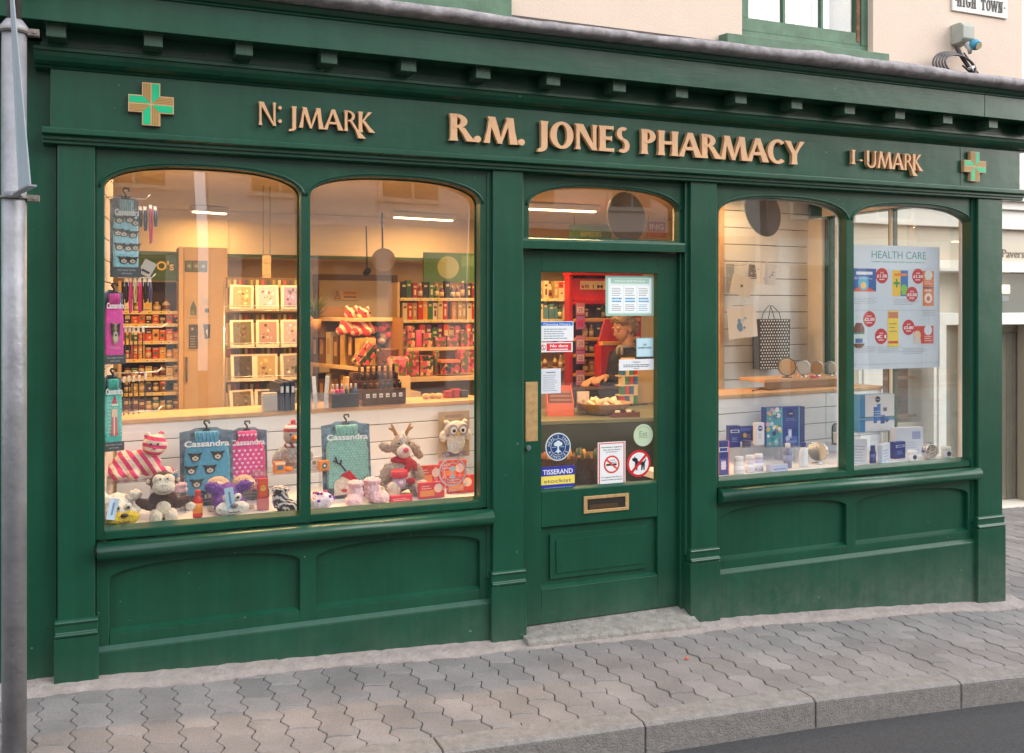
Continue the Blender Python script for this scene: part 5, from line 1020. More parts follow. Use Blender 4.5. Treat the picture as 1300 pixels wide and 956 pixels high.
# ================================================================ on and behind the left worktop
WT_ = 1.121
def on_top(x, Y): return (ax(x, Y), Y, WT_)
for i, (x, lab) in enumerate([(358, 'dark blue magazine file, left of the three on the left worktop'), (365, 'dark blue magazine file, middle of the three on the left worktop'), (372, 'dark blue magazine file, right of the three on the left worktop')]):
    t = thing('magazine_file', lab, 'file', on_top(x, .80), R(8), 'dark magazine files on the left worktop'); b = MB(); b.box(-.012, .012, 0, .2, 0, .155+.004*i, C((44, 56, 76), .4)); b.build('cover', None, t, .001); b = MB(); b.box(-.008, .008, -.0012, -.0002, .10, .135, C((214, 220, 226))); b.build('label', None, t)
t = thing('leaflet_holder', 'clear leaflet holder left of the dark magazine files', 'leaflet holder', on_top(343, .80)); b = MB(); b.box(-.04, .04, .01, .05, .0, .10, C((206, 196, 178), .6)); b.build('leaflets', None, t); b = MB(); b.box(-.045, .045, 0, .003, 0, .085); b.box(-.045, .045, .055, .058, 0, .12); b.build('holder', ACRYL, t)
for i, (x, tl, lab) in enumerate([(394, -8, 'white nail file leaning at the left of the pot'), (401, -4, 'white nail file in the middle of the pot'), (413, 4, 'white nail file standing at the right of the pot')]):
    b = MB(); b.box(-.011, .011, -.002, .002, 0, .185, C((232, 230, 226), .5)); tag(b.build('nail_file', None, loc=(ax(x, .84), .84, WT_), rot=(0, R(tl), 0), bevel=.001), lab, 'nail file', 'white nail files')
b = MB(); b.box(-.05, .05, 0, .004, 0, .09); b.box(-.05, .05, .05, .054, 0, .09); b.box(-.05, -.046, .004, .05, 0, .09); b.box(.046, .05, .004, .05, 0, .09); tag(b.build('clear_pot', ACRYL, loc=(ax(406, .82), .815, WT_)), 'clear square pot around the white nail files', 'pot')
a, c, z0, z1 = span(421, 456.5, 499, 516, .84)
t = thing('polish_stand', 'black nail polish display tray on the left worktop', 'display tray', ((a+c)/2, .84, WT_), R(6)); b = MB(); b.box(-(c-a)/2, (c-a)/2, 0, .07, 0, .078, C((26, 26, 30), .35)); b.build('tray', None, t, .002)
for i, (col, nm) in enumerate([((236, 160, 180), 'pale pink'), ((222, 60, 130), 'hot pink'), ((226, 90, 150), 'rose pink'), ((30, 70, 70), 'dark teal'), ((34, 30, 40), 'black'), ((60, 110, 180), 'blue')]):
    x = a+.014+(c-a-.028)*i/5; tt = thing('nail_polish', nm + ' nail polish bottle in the black tray', 'nail polish', (x, .872+.002*i, WT_+.0785), 0, 'nail polish bottles'); b = MB(); b.lathe([(.010, 0), (.011, .002), (.011, .022), (.005, .027)], m=C(col, .15), n=12); b.build('bottle', None, tt); b = MB(); b.lathe([(.006, .0275), (.0055, .052), (.004, .055)], m=C((214, 214, 220), .3), n=10); b.build('cap', None, tt)
# brown stepped acrylic display
a, c, z0, z1 = span(459, 517, 466, 513, .90); W = c-a
AM = glass_mat('amber_acrylic', (.42, .20, .09), .9, 1.4); DKA = M('dark_amber', (.06, .022, .012), .15, var=.5, scale=12)
t = thing('cosmetics_stand', 'dark brown translucent stepped cosmetics stand with white labels', 'display stand', ((a+c)/2, .90, WT_), R(8))
b = MB(); b.prism([(0, 0), (.22, 0), (.22, .185), (.15, .185), (.15, .14), (.08, .14), (.08, .095), (0, .095)], -W/2, W/2, DKA, plane='yz'); b.build('stepped_body', None, t, .003)
for i in range(6): b = MB(); b.box(-W*.38+i*W*.15-.011, -W*.38+i*W*.15+.011, -.0015, -.0003, .045, .068, C((226, 222, 214))); b.box(-W*.38+i*W*.15-.007, -W*.38+i*W*.15+.007, -.002, -.0015, .052, .058, C((80, 80, 84))); b.build('label', None, t)
for j, (yy, zz) in enumerate(((.04, .0955), (.115, .1405), (.185, .1855))):
    for i in range(7):
        tt = thing('lipstick', '%s lipstick in the %s row of the brown stand' % (ORD[i], ('front', 'middle', 'back')[j]), 'lipstick', ((a+c)/2-W*.4+i*W*.133, .90+yy+(-W*.4+i*W*.133)*.14, WT_+zz), 0, 'lipsticks in the brown stand'); b = MB(); b.lathe([(.009, 0), (.009, .03+.006*((i*3+j) % 3)), (.007, .034+.006*((i*3+j) % 3))], m=C(random.choice([(60, 34, 20), (120, 80, 20), (30, 24, 22), (140, 90, 40)]), .2), n=10); b.build('tube', None, tt)

# ================================================================ products hanging in the left window on wire hooks
WIRE = M('chrome_wire', (.72, .72, .72), .3, metal=1)
def hook(x, y, Y, L, lab, rz=R(75)):
    p = at(x, y, Y); b = MB(); d = Vector((math.sin(R(83)), math.cos(R(83))*0+.12, 0)).normalized()
    pts = [Vector(p)+d*s for s in (0, L*.5, L*.9)]+[Vector(p)+d*L+Vector((0, 0, .02))]
    b.tube(pts, .0028, WIRE, 8); b.tube([q+Vector((0, .012, 0)) for q in pts], .0028, WIRE, 8); tag(b.build('display_hook', None), lab, 'hook', 'chrome hooks on the side wall'); return p, d
def hang(kind, x, y, Y, lab, col, **k):
    p = at(x, y, Y); t = thing(kind, lab, {'hair_clip': 'hair accessory', 'comb_pack': 'comb', 'hair_band': 'hair band'}[kind], p, R(60)); 
    if kind == 'comb_pack':
        b = MB(); b.box(-.012, .012, 0, .002, -.03, 0, C((225, 220, 210))); b.build('header_card', None, t); b = MB(); L = k.get('L', .13); b.box(-.010, -.005, -.002, .002, -L, -.031, C(col, .4))
        for i in range(14): b.box(-.0048, .010, -.001, .001, -L+.004+i*(L-.036)/14, -L+.006+i*(L-.036)/14, C(col, .4))
        b.build('comb', None, t)
    else:
        b = MB(); b.box(-.016, .016, 0, .0015, -.04, 0, C((230, 226, 220))); b.build('header_card', None, t); b = MB(); L = k.get('L', .12)
        b.tube([(-.006, -.004, -.02), (-.012, -.004, -L*.6), (-.006, -.004, -L), (.004, -.004, -L*.95), (.010, -.004, -L*.5), (.004, -.004, -.02)], .0045, C(col, .6), 7); b.build('accessory', None, t)
H1 = hook(134, 250, .30, .20, 'chrome hook holding the pale blue hot water bottle'); H2 = hook(150, 352, .30, .17, 'chrome hook holding pink and black hair bands'); H3 = hook(142, 416, .42, .26, 'chrome hook holding the black combs'); H4 = hook(145, 474, .35, .22, 'long chrome hook holding the lower dark combs')
H5 = hook(150, 524, .35, .2, 'chrome hook just above the wooden worktop')
for i, (x, y, col, L, nm) in enumerate([(178, 262, (30, 40, 60), .10, 'navy hair clip'), (184, 262, (40, 80, 110), .12, 'dark teal hair clip'), (191, 260, (216, 50, 110), .19, 'long pink hair clip'), (197, 262, (40, 70, 100), .10, 'steel blue hair clip')]): hang('hair_clip', x, y, .34, nm + ' hanging on the top hook', col, L=L)
for i, (x, col, nm) in enumerate([(160, (30, 26, 28), 'black'), (165, (224, 60, 130), 'bright pink'), (171, (216, 206, 150), 'pale yellow'), (177, (226, 50, 120), 'magenta'), (184, (24, 24, 26), 'black looped'), (190, (90, 80, 120), 'mauve')]): hang('hair_band', x, 353, .33, nm + ' hair band hanging under the dog face hot water bottle', col, L=.17 if i in (1, 3) else .12)
for i, (x, y) in enumerate([(160, 414), (165, 414), (170, 415), (176, 415), (182, 414)]): hang('comb_pack', x, y, .44, '%s black comb from the left on the upper comb hook' % ORD[i], (34, 30, 30), L=.16)
for i, (x, y) in enumerate([(158, 478), (164, 477), (170, 477), (177, 476), (185, 474)]): hang('comb_pack', x, y, .42, '%s dark comb from the left on the lower comb hook' % ORD[i], (52, 46, 42), L=.19)
b = MB(); b.box(-.03, .03, -.002, 0, -.075, 0, C((222, 216, 208))); b.box(-.02, .02, -.003, -.002, -.06, -.05, C((60, 60, 70))); tag(b.build('price_card', None, loc=at(192, 332, .36), rot=(0, R(28), 0)), 'tilted white price card on the hair band hook', 'card')

# ================================================================ shelves at the back
CARC = M('shelf_pine', (.66, .46, .25), .5, var=.06, scale=6)
def tickets(b, W, z):
    u = -W/2+.03; rt = random.Random(int(z*977))
    while u < W/2-.05: b.box(u, u+.032, -.003, -.0021, z-.021, z-.001, C(rt.choice([(236, 232, 220), (240, 220, 90), (236, 232, 220)]), .5)); b.box(u+.004, u+.02, -.0033, -.003, z-.014, z-.009, C((70, 60, 60), .6)); u += rt.uniform(.05, .11)
def shelf_unit(lab, x0, x1, Y, dep, zs, z0, z1, back=None, m=None):
    m = m or CARC; t = thing('shelf_unit', lab, 'shelf unit', ((x0+x1)/2, Y, z0)); W = x1-x0
    for s in (-1, 1): b = MB(); b.box(s*W/2-.012, s*W/2+.012, 0, dep, 0, z1-z0, m); b.build('side_panel', None, t, .002)
    b = MB(); b.box(-W/2, W/2, dep, dep+.01, 0, z1-z0, back or m); b.build('back_panel', None, t)
    for z in zs: b = MB(); tickets(b, W, z-z0); b.box(-W/2+.0125, W/2-.0125, .002, dep-.001, z-z0-.022, z-z0, m); b.box(-W/2+.013, W/2-.013, -.002, .0015, z-z0-.024, z-z0+.002, C((232, 214, 170), .5)); b.build('shelf', None, t, .001)
    return t
WORDS = {(214, 84, 30): 'orange', (196, 50, 36): 'red', (226, 160, 50): 'amber', (60, 110, 60): 'green', (214, 198, 160): 'cream', (60, 70, 110): 'navy', (120, 60, 120): 'purple', (40, 34, 32): 'black', (200, 90, 120): 'pink', (180, 150, 90): 'tan', (90, 140, 160): 'teal', (110, 76, 40): 'brown', (225, 220, 205): 'white', (150, 40, 50): 'crimson'}
O_, R_, A_, G_, C_, N_, P_, K_, I_, T_, E_, B_, W_, Q_ = WORDS.keys()
CACHE = {}
def stock(place_lab, row_lab, x0, x1, Y, z, n, pal, kinds, hmax, grp, seed=0, dep=.06):
    rn = random.Random(seed); w = (x1-x0)/n
    for i in range(n):
        if n > 5 and rn.random() < .06: continue
        col = rn.choice(pal); kd = rn.choice(kinds); hh = hmax*rn.choice([.7, .82, .9, 1.0]) if kd != 'book' else hmax*rn.choice([.86, .93, 1.0]); ww = w*.9
        sd_ = rn.randint(0, 2); key = (kd, col, round(hh, 2), round(ww, 2), sd_)
        if key not in CACHE:
            b = MB(); m = C(col, .4); lt = C((222, 206, 170), .5) if sum(col) < 480 else C((120, 60, 40), .5)
            l2 = C(rn.choice([(240, 232, 210), (60, 60, 80), (220, 180, 60), (60, 120, 90), (200, 60, 50)]), .5)
            if kd == 'box':
                b.box(-ww/2, ww/2, 0, dep, 0, hh, m)
                if sd_ == 0: b.box(-ww*.36, ww*.36, -.001, 0, hh*.42, hh*.75, lt); b.box(-ww*.28, ww*.28, -.0015, -.001, hh*.5, hh*.56, l2); b.box(-ww*.3, ww*.1, -.001, 0, hh*.14, hh*.24, lt)
                elif sd_ == 1: b.box(-ww*.49, ww*.49, -.001, 0, hh*.6, hh*.97, l2); b.box(-ww*.3, ww*.3, -.0015, -.001, hh*.7, hh*.8, lt); b.disc(ww*.15, hh*.3, ww*.2, ww*.2, -.001, 0, lt, 10)
                else: b.disc(0, hh*.5, ww*.3, min(ww*.3, hh*.3), -.001, 0, l2, 12); b.box(-ww*.4, ww*.4, -.001, 0, hh*.84, hh*.92, lt); b.box(-ww*.4, ww*.2, -.001, 0, hh*.08, hh*.14, lt)
            elif kd == 'book': b.box(-ww/2, ww/2, 0, dep, 0, hh, m); b.box(-ww*.3, ww*.3, -.001, 0, hh*.68, hh*.8, lt); b.box(-ww*.2, ww*.2, -.001, 0, hh*.2, hh*.55, lt if rn.random() < .5 else m)
            elif kd == 'jar': r = min(ww/2, dep/2); b.lathe([(r*.96, 0), (r, .003), (r, hh*.62), (r*.8, hh*.7)], c=(0, r, 0), m=m, n=14); b.lathe([(r*.85, hh*.71), (r*.85, hh*.88), (r*.8, hh*.9)], c=(0, r, 0), m=lt, n=14); b.lathe([(r*1.01, hh*.12), (r*1.01, hh*.5)], c=(0, r, 0), m=lt, n=14)
            elif kd == 'bottle': r = min(ww/2.2, dep/2); b.lathe([(r, 0), (r, hh*.62), (r*.45, hh*.78), (r*.4, hh*.84)], c=(0, r, 0), m=m, n=14); b.lathe([(r*.48, hh*.845), (r*.45, hh)], c=(0, r, 0), m=lt, n=12); b.lathe([(r*1.01, hh*.15), (r*1.01, hh*.5)], c=(0, r, 0), m=lt, n=14)
            o = b.build({'box': 'product_box', 'book': 'slim_carton', 'jar': 'product_jar', 'bottle': 'product_bottle'}[kd], None); CACHE[key] = o.data
        else:
            o = bpy.data.objects.new({'box': 'product_box', 'book': 'slim_carton', 'jar': 'product_jar', 'bottle': 'product_bottle'}[kd], CACHE[key]); COL.objects.link(o)
        o.location = (x0+w*(i+.5), Y+rn.uniform(.005, .03), z+.001); o.rotation_euler = (0, 0, rn.uniform(-.06, .06))
        tag(o, '%s %s, %s from left on the %s %s' % (WORDS[col], {'box': 'box', 'book': 'slim carton', 'jar': 'jar', 'bottle': 'bottle'}[kd], ORD[i], row_lab, place_lab), {'box': 'box', 'book': 'carton', 'jar': 'jar', 'bottle': 'bottle'}[kd], grp)
# remedies at far left
YA = 3.2; xa0, xa1 = ax(152, YA), ax(232, YA); yz = [395, 411, 433, 455.5, 479, 498, 521]; zA = [at(205, y, YA)[2] for y in yz]
shelf_unit('pine shelf unit of remedies under the green sign, far left of the shop', xa0, xa1, YA, .25, zA, .2, at(205, 357, YA)[2], C((70, 44, 24), .6))
gA = 'remedies on the far left shelves'
rows = [('top shelf of the remedy unit', [C_, T_, W_], ['box', 'bottle'], .10, 6), ('second shelf of the remedy unit', [R_, O_, B_, K_], ['box'], .085, 8), ('third shelf of the remedy unit', [O_, A_, G_, O_], ['box'], .10, 8), ('fourth shelf of the remedy unit', [O_, R_, A_], ['jar', 'box'], .105, 8), ('fifth shelf of the remedy unit', [T_, G_, C_], ['jar', 'box'], .10, 8), ('sixth shelf of the remedy unit', [N_, C_, T_, B_], ['jar', 'box'], .10, 8), ('bottom shelf of the remedy unit', [C_, T_, G_], ['jar'], .11, 8)]
for i, (lab, pal, kd, h, n) in enumerate(rows): stock('', lab.strip(), xa0+.03, xa1-.02, YA, zA[i], n, pal, kd, h, gA, seed=i+20)
def sgn(a): a.t("O's", .66, .36, .30, (240, 210, 120), bold=.03)
flat('shop_sign', 'green shop sign with cream letters above the remedy shelves', 'sign', 168, 231, 319, 356, YA-.02, (52, 90, 40), sgn, .03)
# tall beige cupboard side with notices
x0, x1 = ax(233, 3.1), ax(289, 3.1)
t = thing('cupboard', 'tall beige cupboard with notices between the remedies and the card rack', 'cupboard', ((x0+x1)/2, 3.1, 0)); b = MB(); w = (x1-x0)/2; b.box(-w, w, 0, .4, 0, 2.16, M('cupboard_beige', (.60, .44, .27), .45, var=.05)); b.build('carcass', None, t, .004); b = MB(); b.tube([(-w+.02, -.02, 1.13), (-w+.02, -.02, 1.32)], .007, C((90, 80, 70), .3), 8); b.build('handle', None, t)
b = MB(); b.box(-w-.035, -w-.001, -.02, .3, 0, 2.16, CARC); b.build('edge_trim', None, t, .002)
def ph(a):
    for i in range(3): a.r(.04+i*.32, .08, .32+i*.32, .92, [(90, 120, 100), (120, 110, 90), (70, 96, 90)][i]); a.c(.18+i*.32, .5, .08, (170, 170, 140)); a.lines(.08+i*.32, .2, .28+i*.32, .45, 2, (40, 60, 54))
flat('photo_strip', 'strip of three green photographs at the top of the beige cupboard', 'photograph', 235, 263, 331, 345, 3.09, (44, 64, 58), ph)
for i, (x0_, x1_, y0_, y1_, f, lab) in enumerate([(239, 252, 378, 403, lambda a: (a.p([(.2, .1), (.8, .1), (.8, .5), (.5, .85), (.2, .5)], (80, 100, 90)), a.lines(.3, .15, .7, .4, 3, (180, 190, 170))), 'leaflet with a green bottle on the beige cupboard, upper left'), (256, 269, 376, 402, lambda a: (a.lines(.2, .6, .8, .9, 3, GYT), a.r(.3, .2, .7, .4, (60, 70, 90))), 'typed leaflet on the beige cupboard, upper right'), (239, 252, 411, 444, lambda a: (a.r(.05, .03, .95, .97, (70, 72, 80)), a.c(.4, .8, .14, (180, 180, 180)), a.lines(.2, .1, .8, .6, 5, (170, 170, 170))), 'dark leaflet on the beige cupboard, lower left'), (256, 269, 409, 436, lambda a: (a.p([(.15, .9), (.85, .9), (.8, .25), (.3, .2)], (50, 60, 80)), a.p([(.4, .6), (.6, .7), (.6, .3)], (190, 190, 180))), 'leaflet with a blue garment on the beige cupboard, lower right')]): flat('leaflet', lab, 'leaflet', x0_, x1_, y0_, y1_, 3.09, (196, 176, 148), f)
# greeting card rack
YR = 1.9; t = thing('card_rack', 'wire greeting card rack standing behind the left window', 'card rack', (ax(335, YR), YR, 0)); 
xr0, xr1 = ax(286, YR), ax(392, YR); w = (xr1-xr0)/2; cxr = (xr0+xr1)/2; t.location.x = cxr
b = MB()
for s in (-1, 1): b.tube([(s*w, .06, 0), (s*w, .06, 1.86)], .007, WIRE)
b.tube([(-w, .06, 1.86), (w, .06, 1.86)], .007, WIRE); b.box(-w, w, 0, .3, 0, .05, WHITE); b.build('frame', None, t)
rowz = [at(335, y, YR)[2] for y in (394, 441, 483, 525)]; rowt = [at(335, y, YR)[2] for y in (362, 406, 449, 494)]
cols = [(292, 322), (324, 353), (357, 386)]; cc = [(150, 140, 110), (186, 166, 186), (140, 130, 180), (96, 90, 70), (150, 124, 128), (170, 150, 170), (70, 64, 66), (160, 140, 106), (130, 124, 130), (110, 92, 60), (84, 80, 60), (130, 122, 110)]
for j in range(4):
    b = MB(); z = rowz[j]
    b.tube([(-w, -.02, z), (w, -.02, z)], .003, WIRE, 6); b.tube([(-w, -.03, z+.03), (w, -.03, z+.03)], .003, WIRE, 6); b.tube([(-w, .05, z), (w, .05, z)], .003, WIRE, 6)
    for i in range(10): x = -w+2*w*i/9; b.tube([(x, .05, z), (x, -.02, z), (x, -.03, z+.03)], .002, WIRE, 5)
    b.box(-w+.01, w-.01, .03, .06, z+(rowt[j]-z)*.88, rowt[j]+.05, C((84, 66, 48), .6))
    for q in range(14): xx = -w+.02+(2*w-.04)*q/14; b.box(xx, xx+.018, .028, .03, z+(rowt[j]-z)*.9, rowt[j]+.035, C([(120, 110, 60), (60, 56, 70), (140, 60, 70), (170, 150, 110)][(q*3+j) % 4], .6))
    b.build('wire_shelf', None, t)
    for i, (c0, c1) in enumerate(cols):
        a, c = ax(c0, YR), ax(c1, YR); wd, ht = c-a, rowt[j]-z-.004; k = j*3+i
        ar = Art(wd, ht, C((214, 200, 186), .6), .002); ar.r(.13, .09, .9, .93, cc[k]); rn = random.Random(k)
        for q in range(16): f_ = rn.uniform(.45, 1.5); ar.c(rn.uniform(.28, .76), rn.uniform(.22, .82), rn.uniform(.02, .09), tuple(min(255, max(0, int(v*f_*rn.uniform(.85, 1.15)))) for v in cc[k]), rn.choice([5, 7, 9]))
        if k == 1: ar.c(.35, .75, .04, (190, 50, 60)); ar.c(.6, .7, .04, (190, 50, 60)); ar.c(.62, .45, .04, (190, 50, 60))
        o = ar.build('greeting_card', None); o.location = ((a+c)/2+rn.uniform(-.008, .008), YR-.012, z+.004); o.rotation_euler = (R(-5), R(rn.uniform(-2.5, 2.5)), 0)
        tag(o, 'greeting card with a %s picture, %s in the %s row of the rack' % (['olive', 'lilac balloon', 'blue violet', 'dark brown', 'dusky pink', 'mauve', 'near black', 'golden brown', 'grey', 'ochre', 'dark olive', 'stone'][k], ['left', 'middle', 'right'][i], ['top', 'second', 'third', 'bottom'][j]), 'greeting card', 'greeting cards in the rack')
cords(flat('hanging_sign', 'small cream hanging sign above the card rack', 'sign', 333, 344, 324, 362, 2.6, (214, 190, 156), lambda a: (a.t('Have', .5, .7, .09, GYT), a.t('a', .5, .5, .09, GYT), a.t('card', .5, .3, .09, GYT))))
# back door with signs
YD = 5.28; x0, x1 = ax(405, YD), ax(497, YD); zt = at(450, 378-16, YD)[2]
t = thing('back_door', 'cream door in the back wall with a yellow warning sign beside it', 'door', ((x0+x1)/2, YD, 0)); w = (x1-x0)/2; zt = 1.98
b = MB(); b.box(-w, w, 0, .015, 0, zt, M('door_cream', (.66, .56, .42), .5)); b.build('leaf', None, t); b = MB(); b.box(-w-.06, -w-.002, -.02, .015, 0, zt+.06, C((120, 92, 56))); b.box(w+.002, w+.06, -.02, .015, 0, zt+.06, C((120, 92, 56))); b.box(-w, w, -.02, .015, zt+.002, zt+.06, C((120, 92, 56))); b.build('frame', None, t)
def wsg(a): a.p([(.02, .1), (.27, .1), (.145, .9)], (40, 34, 24)); a.p([(.06, .17), (.23, .17), (.145, .74)], (226, 170, 40)); a.c(.145, .35, .03, (40, 34, 24)); a.r(.33, .15, .97, .85, (226, 166, 44)); a.t('CAUTION', .65, .55, .2, (60, 50, 20), w=.5, bold=.02); a.lines(.4, .2, .9, .45, 1, (90, 70, 30), .6)
flat('warning_sign', 'yellow triangle caution sign on the cream back door', 'sign', 424, 456, 367, 381, 5.262, (214, 186, 130), wsg)
flat('notice', 'dark blue notice under the caution sign on the back door', 'notice', 436, 454, 389, 401, 5.262, (44, 52, 72), lambda a: a.lines(.12, .15, .88, .85, 4, (170, 176, 180), .35))
flat('notice', 'thin red notice lowest on the cream back door', 'notice', 436, 454, 405, 408.5, 5.262, (160, 44, 36), lambda a: a.lines(.1, .3, .9, .7, 1, (220, 180, 160)))
t = thing('convex_mirror', 'round convex security mirror hung below the bulkhead', 'mirror', at(487, 330, 3.6)); b = MB(); n = 7; b.lathe([(.001, -.05), (.04, -.045), (.08, -.028), (.10, 0), (.105, .01)], m=MIR, n=28, mx=Matrix.Rotation(R(75), 4, 'X') @ Matrix.Rotation(R(-15), 4, 'Y')); b.build('mirror_dome', None, t); b = MB(); b.tube([(0, .03, 0), (0, .05, .42)], .008, BLACK); b.build('bracket', None, t)
t = thing('security_camera', 'small black security camera left of the convex mirror', 'camera', at(466, 345, 3.6)); b = MB(); b.lathe([(.02, -.05), (.028, -.04), (.028, .04), (.02, .05)], m=BLACK, n=14, mx=Matrix.Rotation(R(70), 4, 'X')); b.build('body', None, t); b = MB(); b.tube([(0, .0, .03), (0, .03, .40)], .006, BLACK); b.build('bracket', None, t)
# right-hand wall shelves seen in the second window and the door
YB = 3.3; xb0, xb1 = ax(506, YB), ax(724, YB); yb = [378.5, 406, 440]; zB = [at(560, y, YB)[2] for y in yb]
shelf_unit('long pine shelf unit of cartons behind the second window and door', xb0, xb1, YB, .28, zB, .2, at(560, 363-4, YB)[2], CARC)
xs_ = [ax(508, YB), ax(545, YB), ax(575, YB), ax(604, YB)]
stock('', 'top shelf of the long pine unit', ax(510, YB), ax(606, YB), YB, zB[0], 14, [K_, K_, Q_, P_, N_, C_, G_], ['book', 'bottle'], .15, 'cartons on the long pine unit', 41)
stock('', 'second shelf of the long pine unit', ax(512, YB), ax(606, YB), YB, zB[1], 15, [C_, C_, W_, R_, G_, T_, A_], ['book'], .17, 'cartons on the long pine unit', 42)
stock('', 'third shelf of the long pine unit', ax(512, YB), ax(606, YB), YB, zB[2], 13, [P_, E_, O_, G_, C_, I_], ['book', 'box'], .19, 'cartons on the long pine unit', 43)
xd0, xd1 = ax(684, YB), ax(723, YB)
for i in range(3): stock('', ['top', 'second', 'third'][i] + ' shelf left behind the door glass', xd0, xd1, YB, zB[i]+.0, 6, [[C_, T_, W_], [G_, E_, C_], [C_, T_, A_]][i], ['box', 'bottle', 'book'], .16, 'stock seen through the door', 50+i)
zq = at(705, 468, YB)[2]; b = MB(); b.box(xd0-.3, xd1, YB-.02, YB+.25, zq-.02, zq, CARC); tag(b.build('wall_shelf', None), 'low pine shelf behind the typed list on the door', 'shelf')
stock('', 'low shelf behind the typed list on the door', xd0, xd1, YB, zq, 6, [C_, W_, T_], ['bottle'], .13, 'stock seen through the door', 60)
flat('wall_graphic', 'green wall panel with a pale picture above the long pine unit', 'sign', 538, 606, 321, 358, 3.5, (70, 110, 50), lambda a: (a.c(.45, .5, .2, (150, 160, 110)), a.r(.7, .55, .95, .9, (96, 130, 80))), .02)
# gift display shelf in front
YS = 2.0; zs = at(560, 478, YS)[2]; x0, x1 = ax(513, YS), ax(640, YS)
t = thing('gift_shelf', 'pine gift shelf with floral boxes behind the second window', 'shelf', ((x0+x1)/2, YS, 0)); w = (x1-x0)/2; b = MB(); b.box(-w, w, 0, .4, zs-.035, zs, CARC); b.build('top', None, t, .003); b = MB(); b.box(-w, w, .38, .40, 0, zs-.036, C((150, 120, 84))); b.build('back_panel', None, t); b = MB(); b.box(-w, -w+.02, 0, .379, 0, zs-.036, CARC); b.build('side_panel', None, t)
FLOR = {}
def floral(k, base, accents):
    if k in FLOR: return FLOR[k]
    m = bpy.data.materials.new('floral_%d' % k); m.use_nodes = True; n = m.node_tree.nodes; l = m.node_tree.links; b = n['Principled BSDF']; b.inputs['Roughness'].default_value = .4
    tc = n.new('ShaderNodeTexCoord'); v = n.new('ShaderNodeTexVoronoi'); v.inputs['Scale'].default_value = 38; nz = n.new('ShaderNodeTexNoise'); nz.inputs['Scale'].default_value = 22; ad = n.new('ShaderNodeVectorMath'); ad.operation = 'MULTIPLY_ADD'; ad.inputs[1].default_value = (.06, .06, .06)
    l.new(tc.outputs['Object'], nz.inputs['Vector']); l.new(nz.outputs['Color'], ad.inputs[0]); l.new(tc.outputs['Object'], ad.inputs[2]); l.new(ad.outputs[0], v.inputs['Vector'])
    r = n.new('ShaderNodeValToRGB'); r.color_ramp.interpolation = 'CONSTANT'; el = r.color_ramp.elements; cs = [base]+accents; el[0].color = (*S(cs[0]), 1); el[1].position = .4; el[1].color = (*S(cs[1]), 1)
    for i, c in enumerate(cs[2:]): e = el.new(.55+.12*i); e.color = (*S(c), 1)
    l.new(v.outputs['Color'], r.inputs[0]); l.new(r.outputs[0], b.inputs['Base Color']); FLOR[k] = m; return m
F0 = floral(0, (140, 60, 70), [(90, 110, 60), (200, 150, 110), (210, 90, 110)]); F1 = floral(1, (60, 70, 50), [(190, 80, 90), (120, 130, 70), (220, 170, 120)]); F2 = floral(2, (206, 90, 120), [(120, 90, 80), (226, 160, 160), (90, 100, 60)]); F3 = floral(3, (40, 60, 50), [(30, 50, 44), (200, 140, 90), (180, 60, 60)])
def gbox(x0, x1, y0, y1, Y, m, lab, dep=.12, lid=None, shape='box'):
    a, c, zb, zt = span(x0, x1, y0, y1, Y); w = (c-a)/2; h = zt-zb; t = thing('gift_box', lab, 'gift box', ((a+c)/2, Y, zb), 0, 'patterned gift boxes')
    b = MB()
    if shape == 'box': b.box(-w, w, 0, dep, 0, h*.78 if lid else h, m)
    else: b.lathe([(w, 0), (w, h*.96), (w*.9, h)], c=(0, w, 0), m=m, n=20)
    b.build('body', None, t, .002)
    if lid: b = MB(); b.box(-w-.004, w+.004, -.004, dep+.004, h*.78+.001, h, lid); b.build('lid', None, t, .002)
gbox(515, 532, 446, 477, 2.06, F0, 'tall floral gift box at the left end of the gift shelf'); gbox(534, 550, 452, 477, 2.05, F1, 'dark floral gift box second along the gift shelf', lid=F3); gbox(551, 559, 446, 476, 2.07, F0, 'slim pink floral tin third along the gift shelf', shape='tin'); gbox(560, 584, 457, 475, 2.02, F3, 'low green flowery case with a peach lid on the gift shelf', lid=C((214, 120, 90))); gbox(585, 603, 444, 473, 2.05, F0, 'floral gift box at the right end of the gift shelf')
zg2 = at(555, 441, 2.35)[2]; x0, x1 = ax(507, 2.35), ax(610, 2.35); b = MB(); b.box(x0, x1, 2.35, 2.6, zg2-.025, zg2, CARC); b.box(x0, x0+.02, 2.351, 2.6, 0, zg2-.026, CARC); b.box(x1-.02, x1, 2.351, 2.6, 0, zg2-.026, CARC); tag(b.build('gift_shelf', None, bevel=.002), 'upper pine gift shelf with pink tins behind the second window', 'shelf')
for i, (a_, c_, y0_, m_, nm, s_) in enumerate([(508, 516, 418, F2, 'owl printed', 'tin'), (518, 527, 414, F1, 'dark leafy', 'box'), (528, 537, 419, C((214, 90, 130), .4), 'bright pink', 'tin'), (538, 549, 423, F1, 'mossy green', 'box'), (553, 566, 428, F2, 'pale floral', 'box'), (568, 582, 426, F2, 'rose floral', 'box'), (586, 600, 422, F0, 'rusty floral', 'box')]): gbox(a_, c_, y0_, 440.5, 2.40, m_, nm + ' gift %s on the upper gift shelf' % s_, .08, shape=s_)
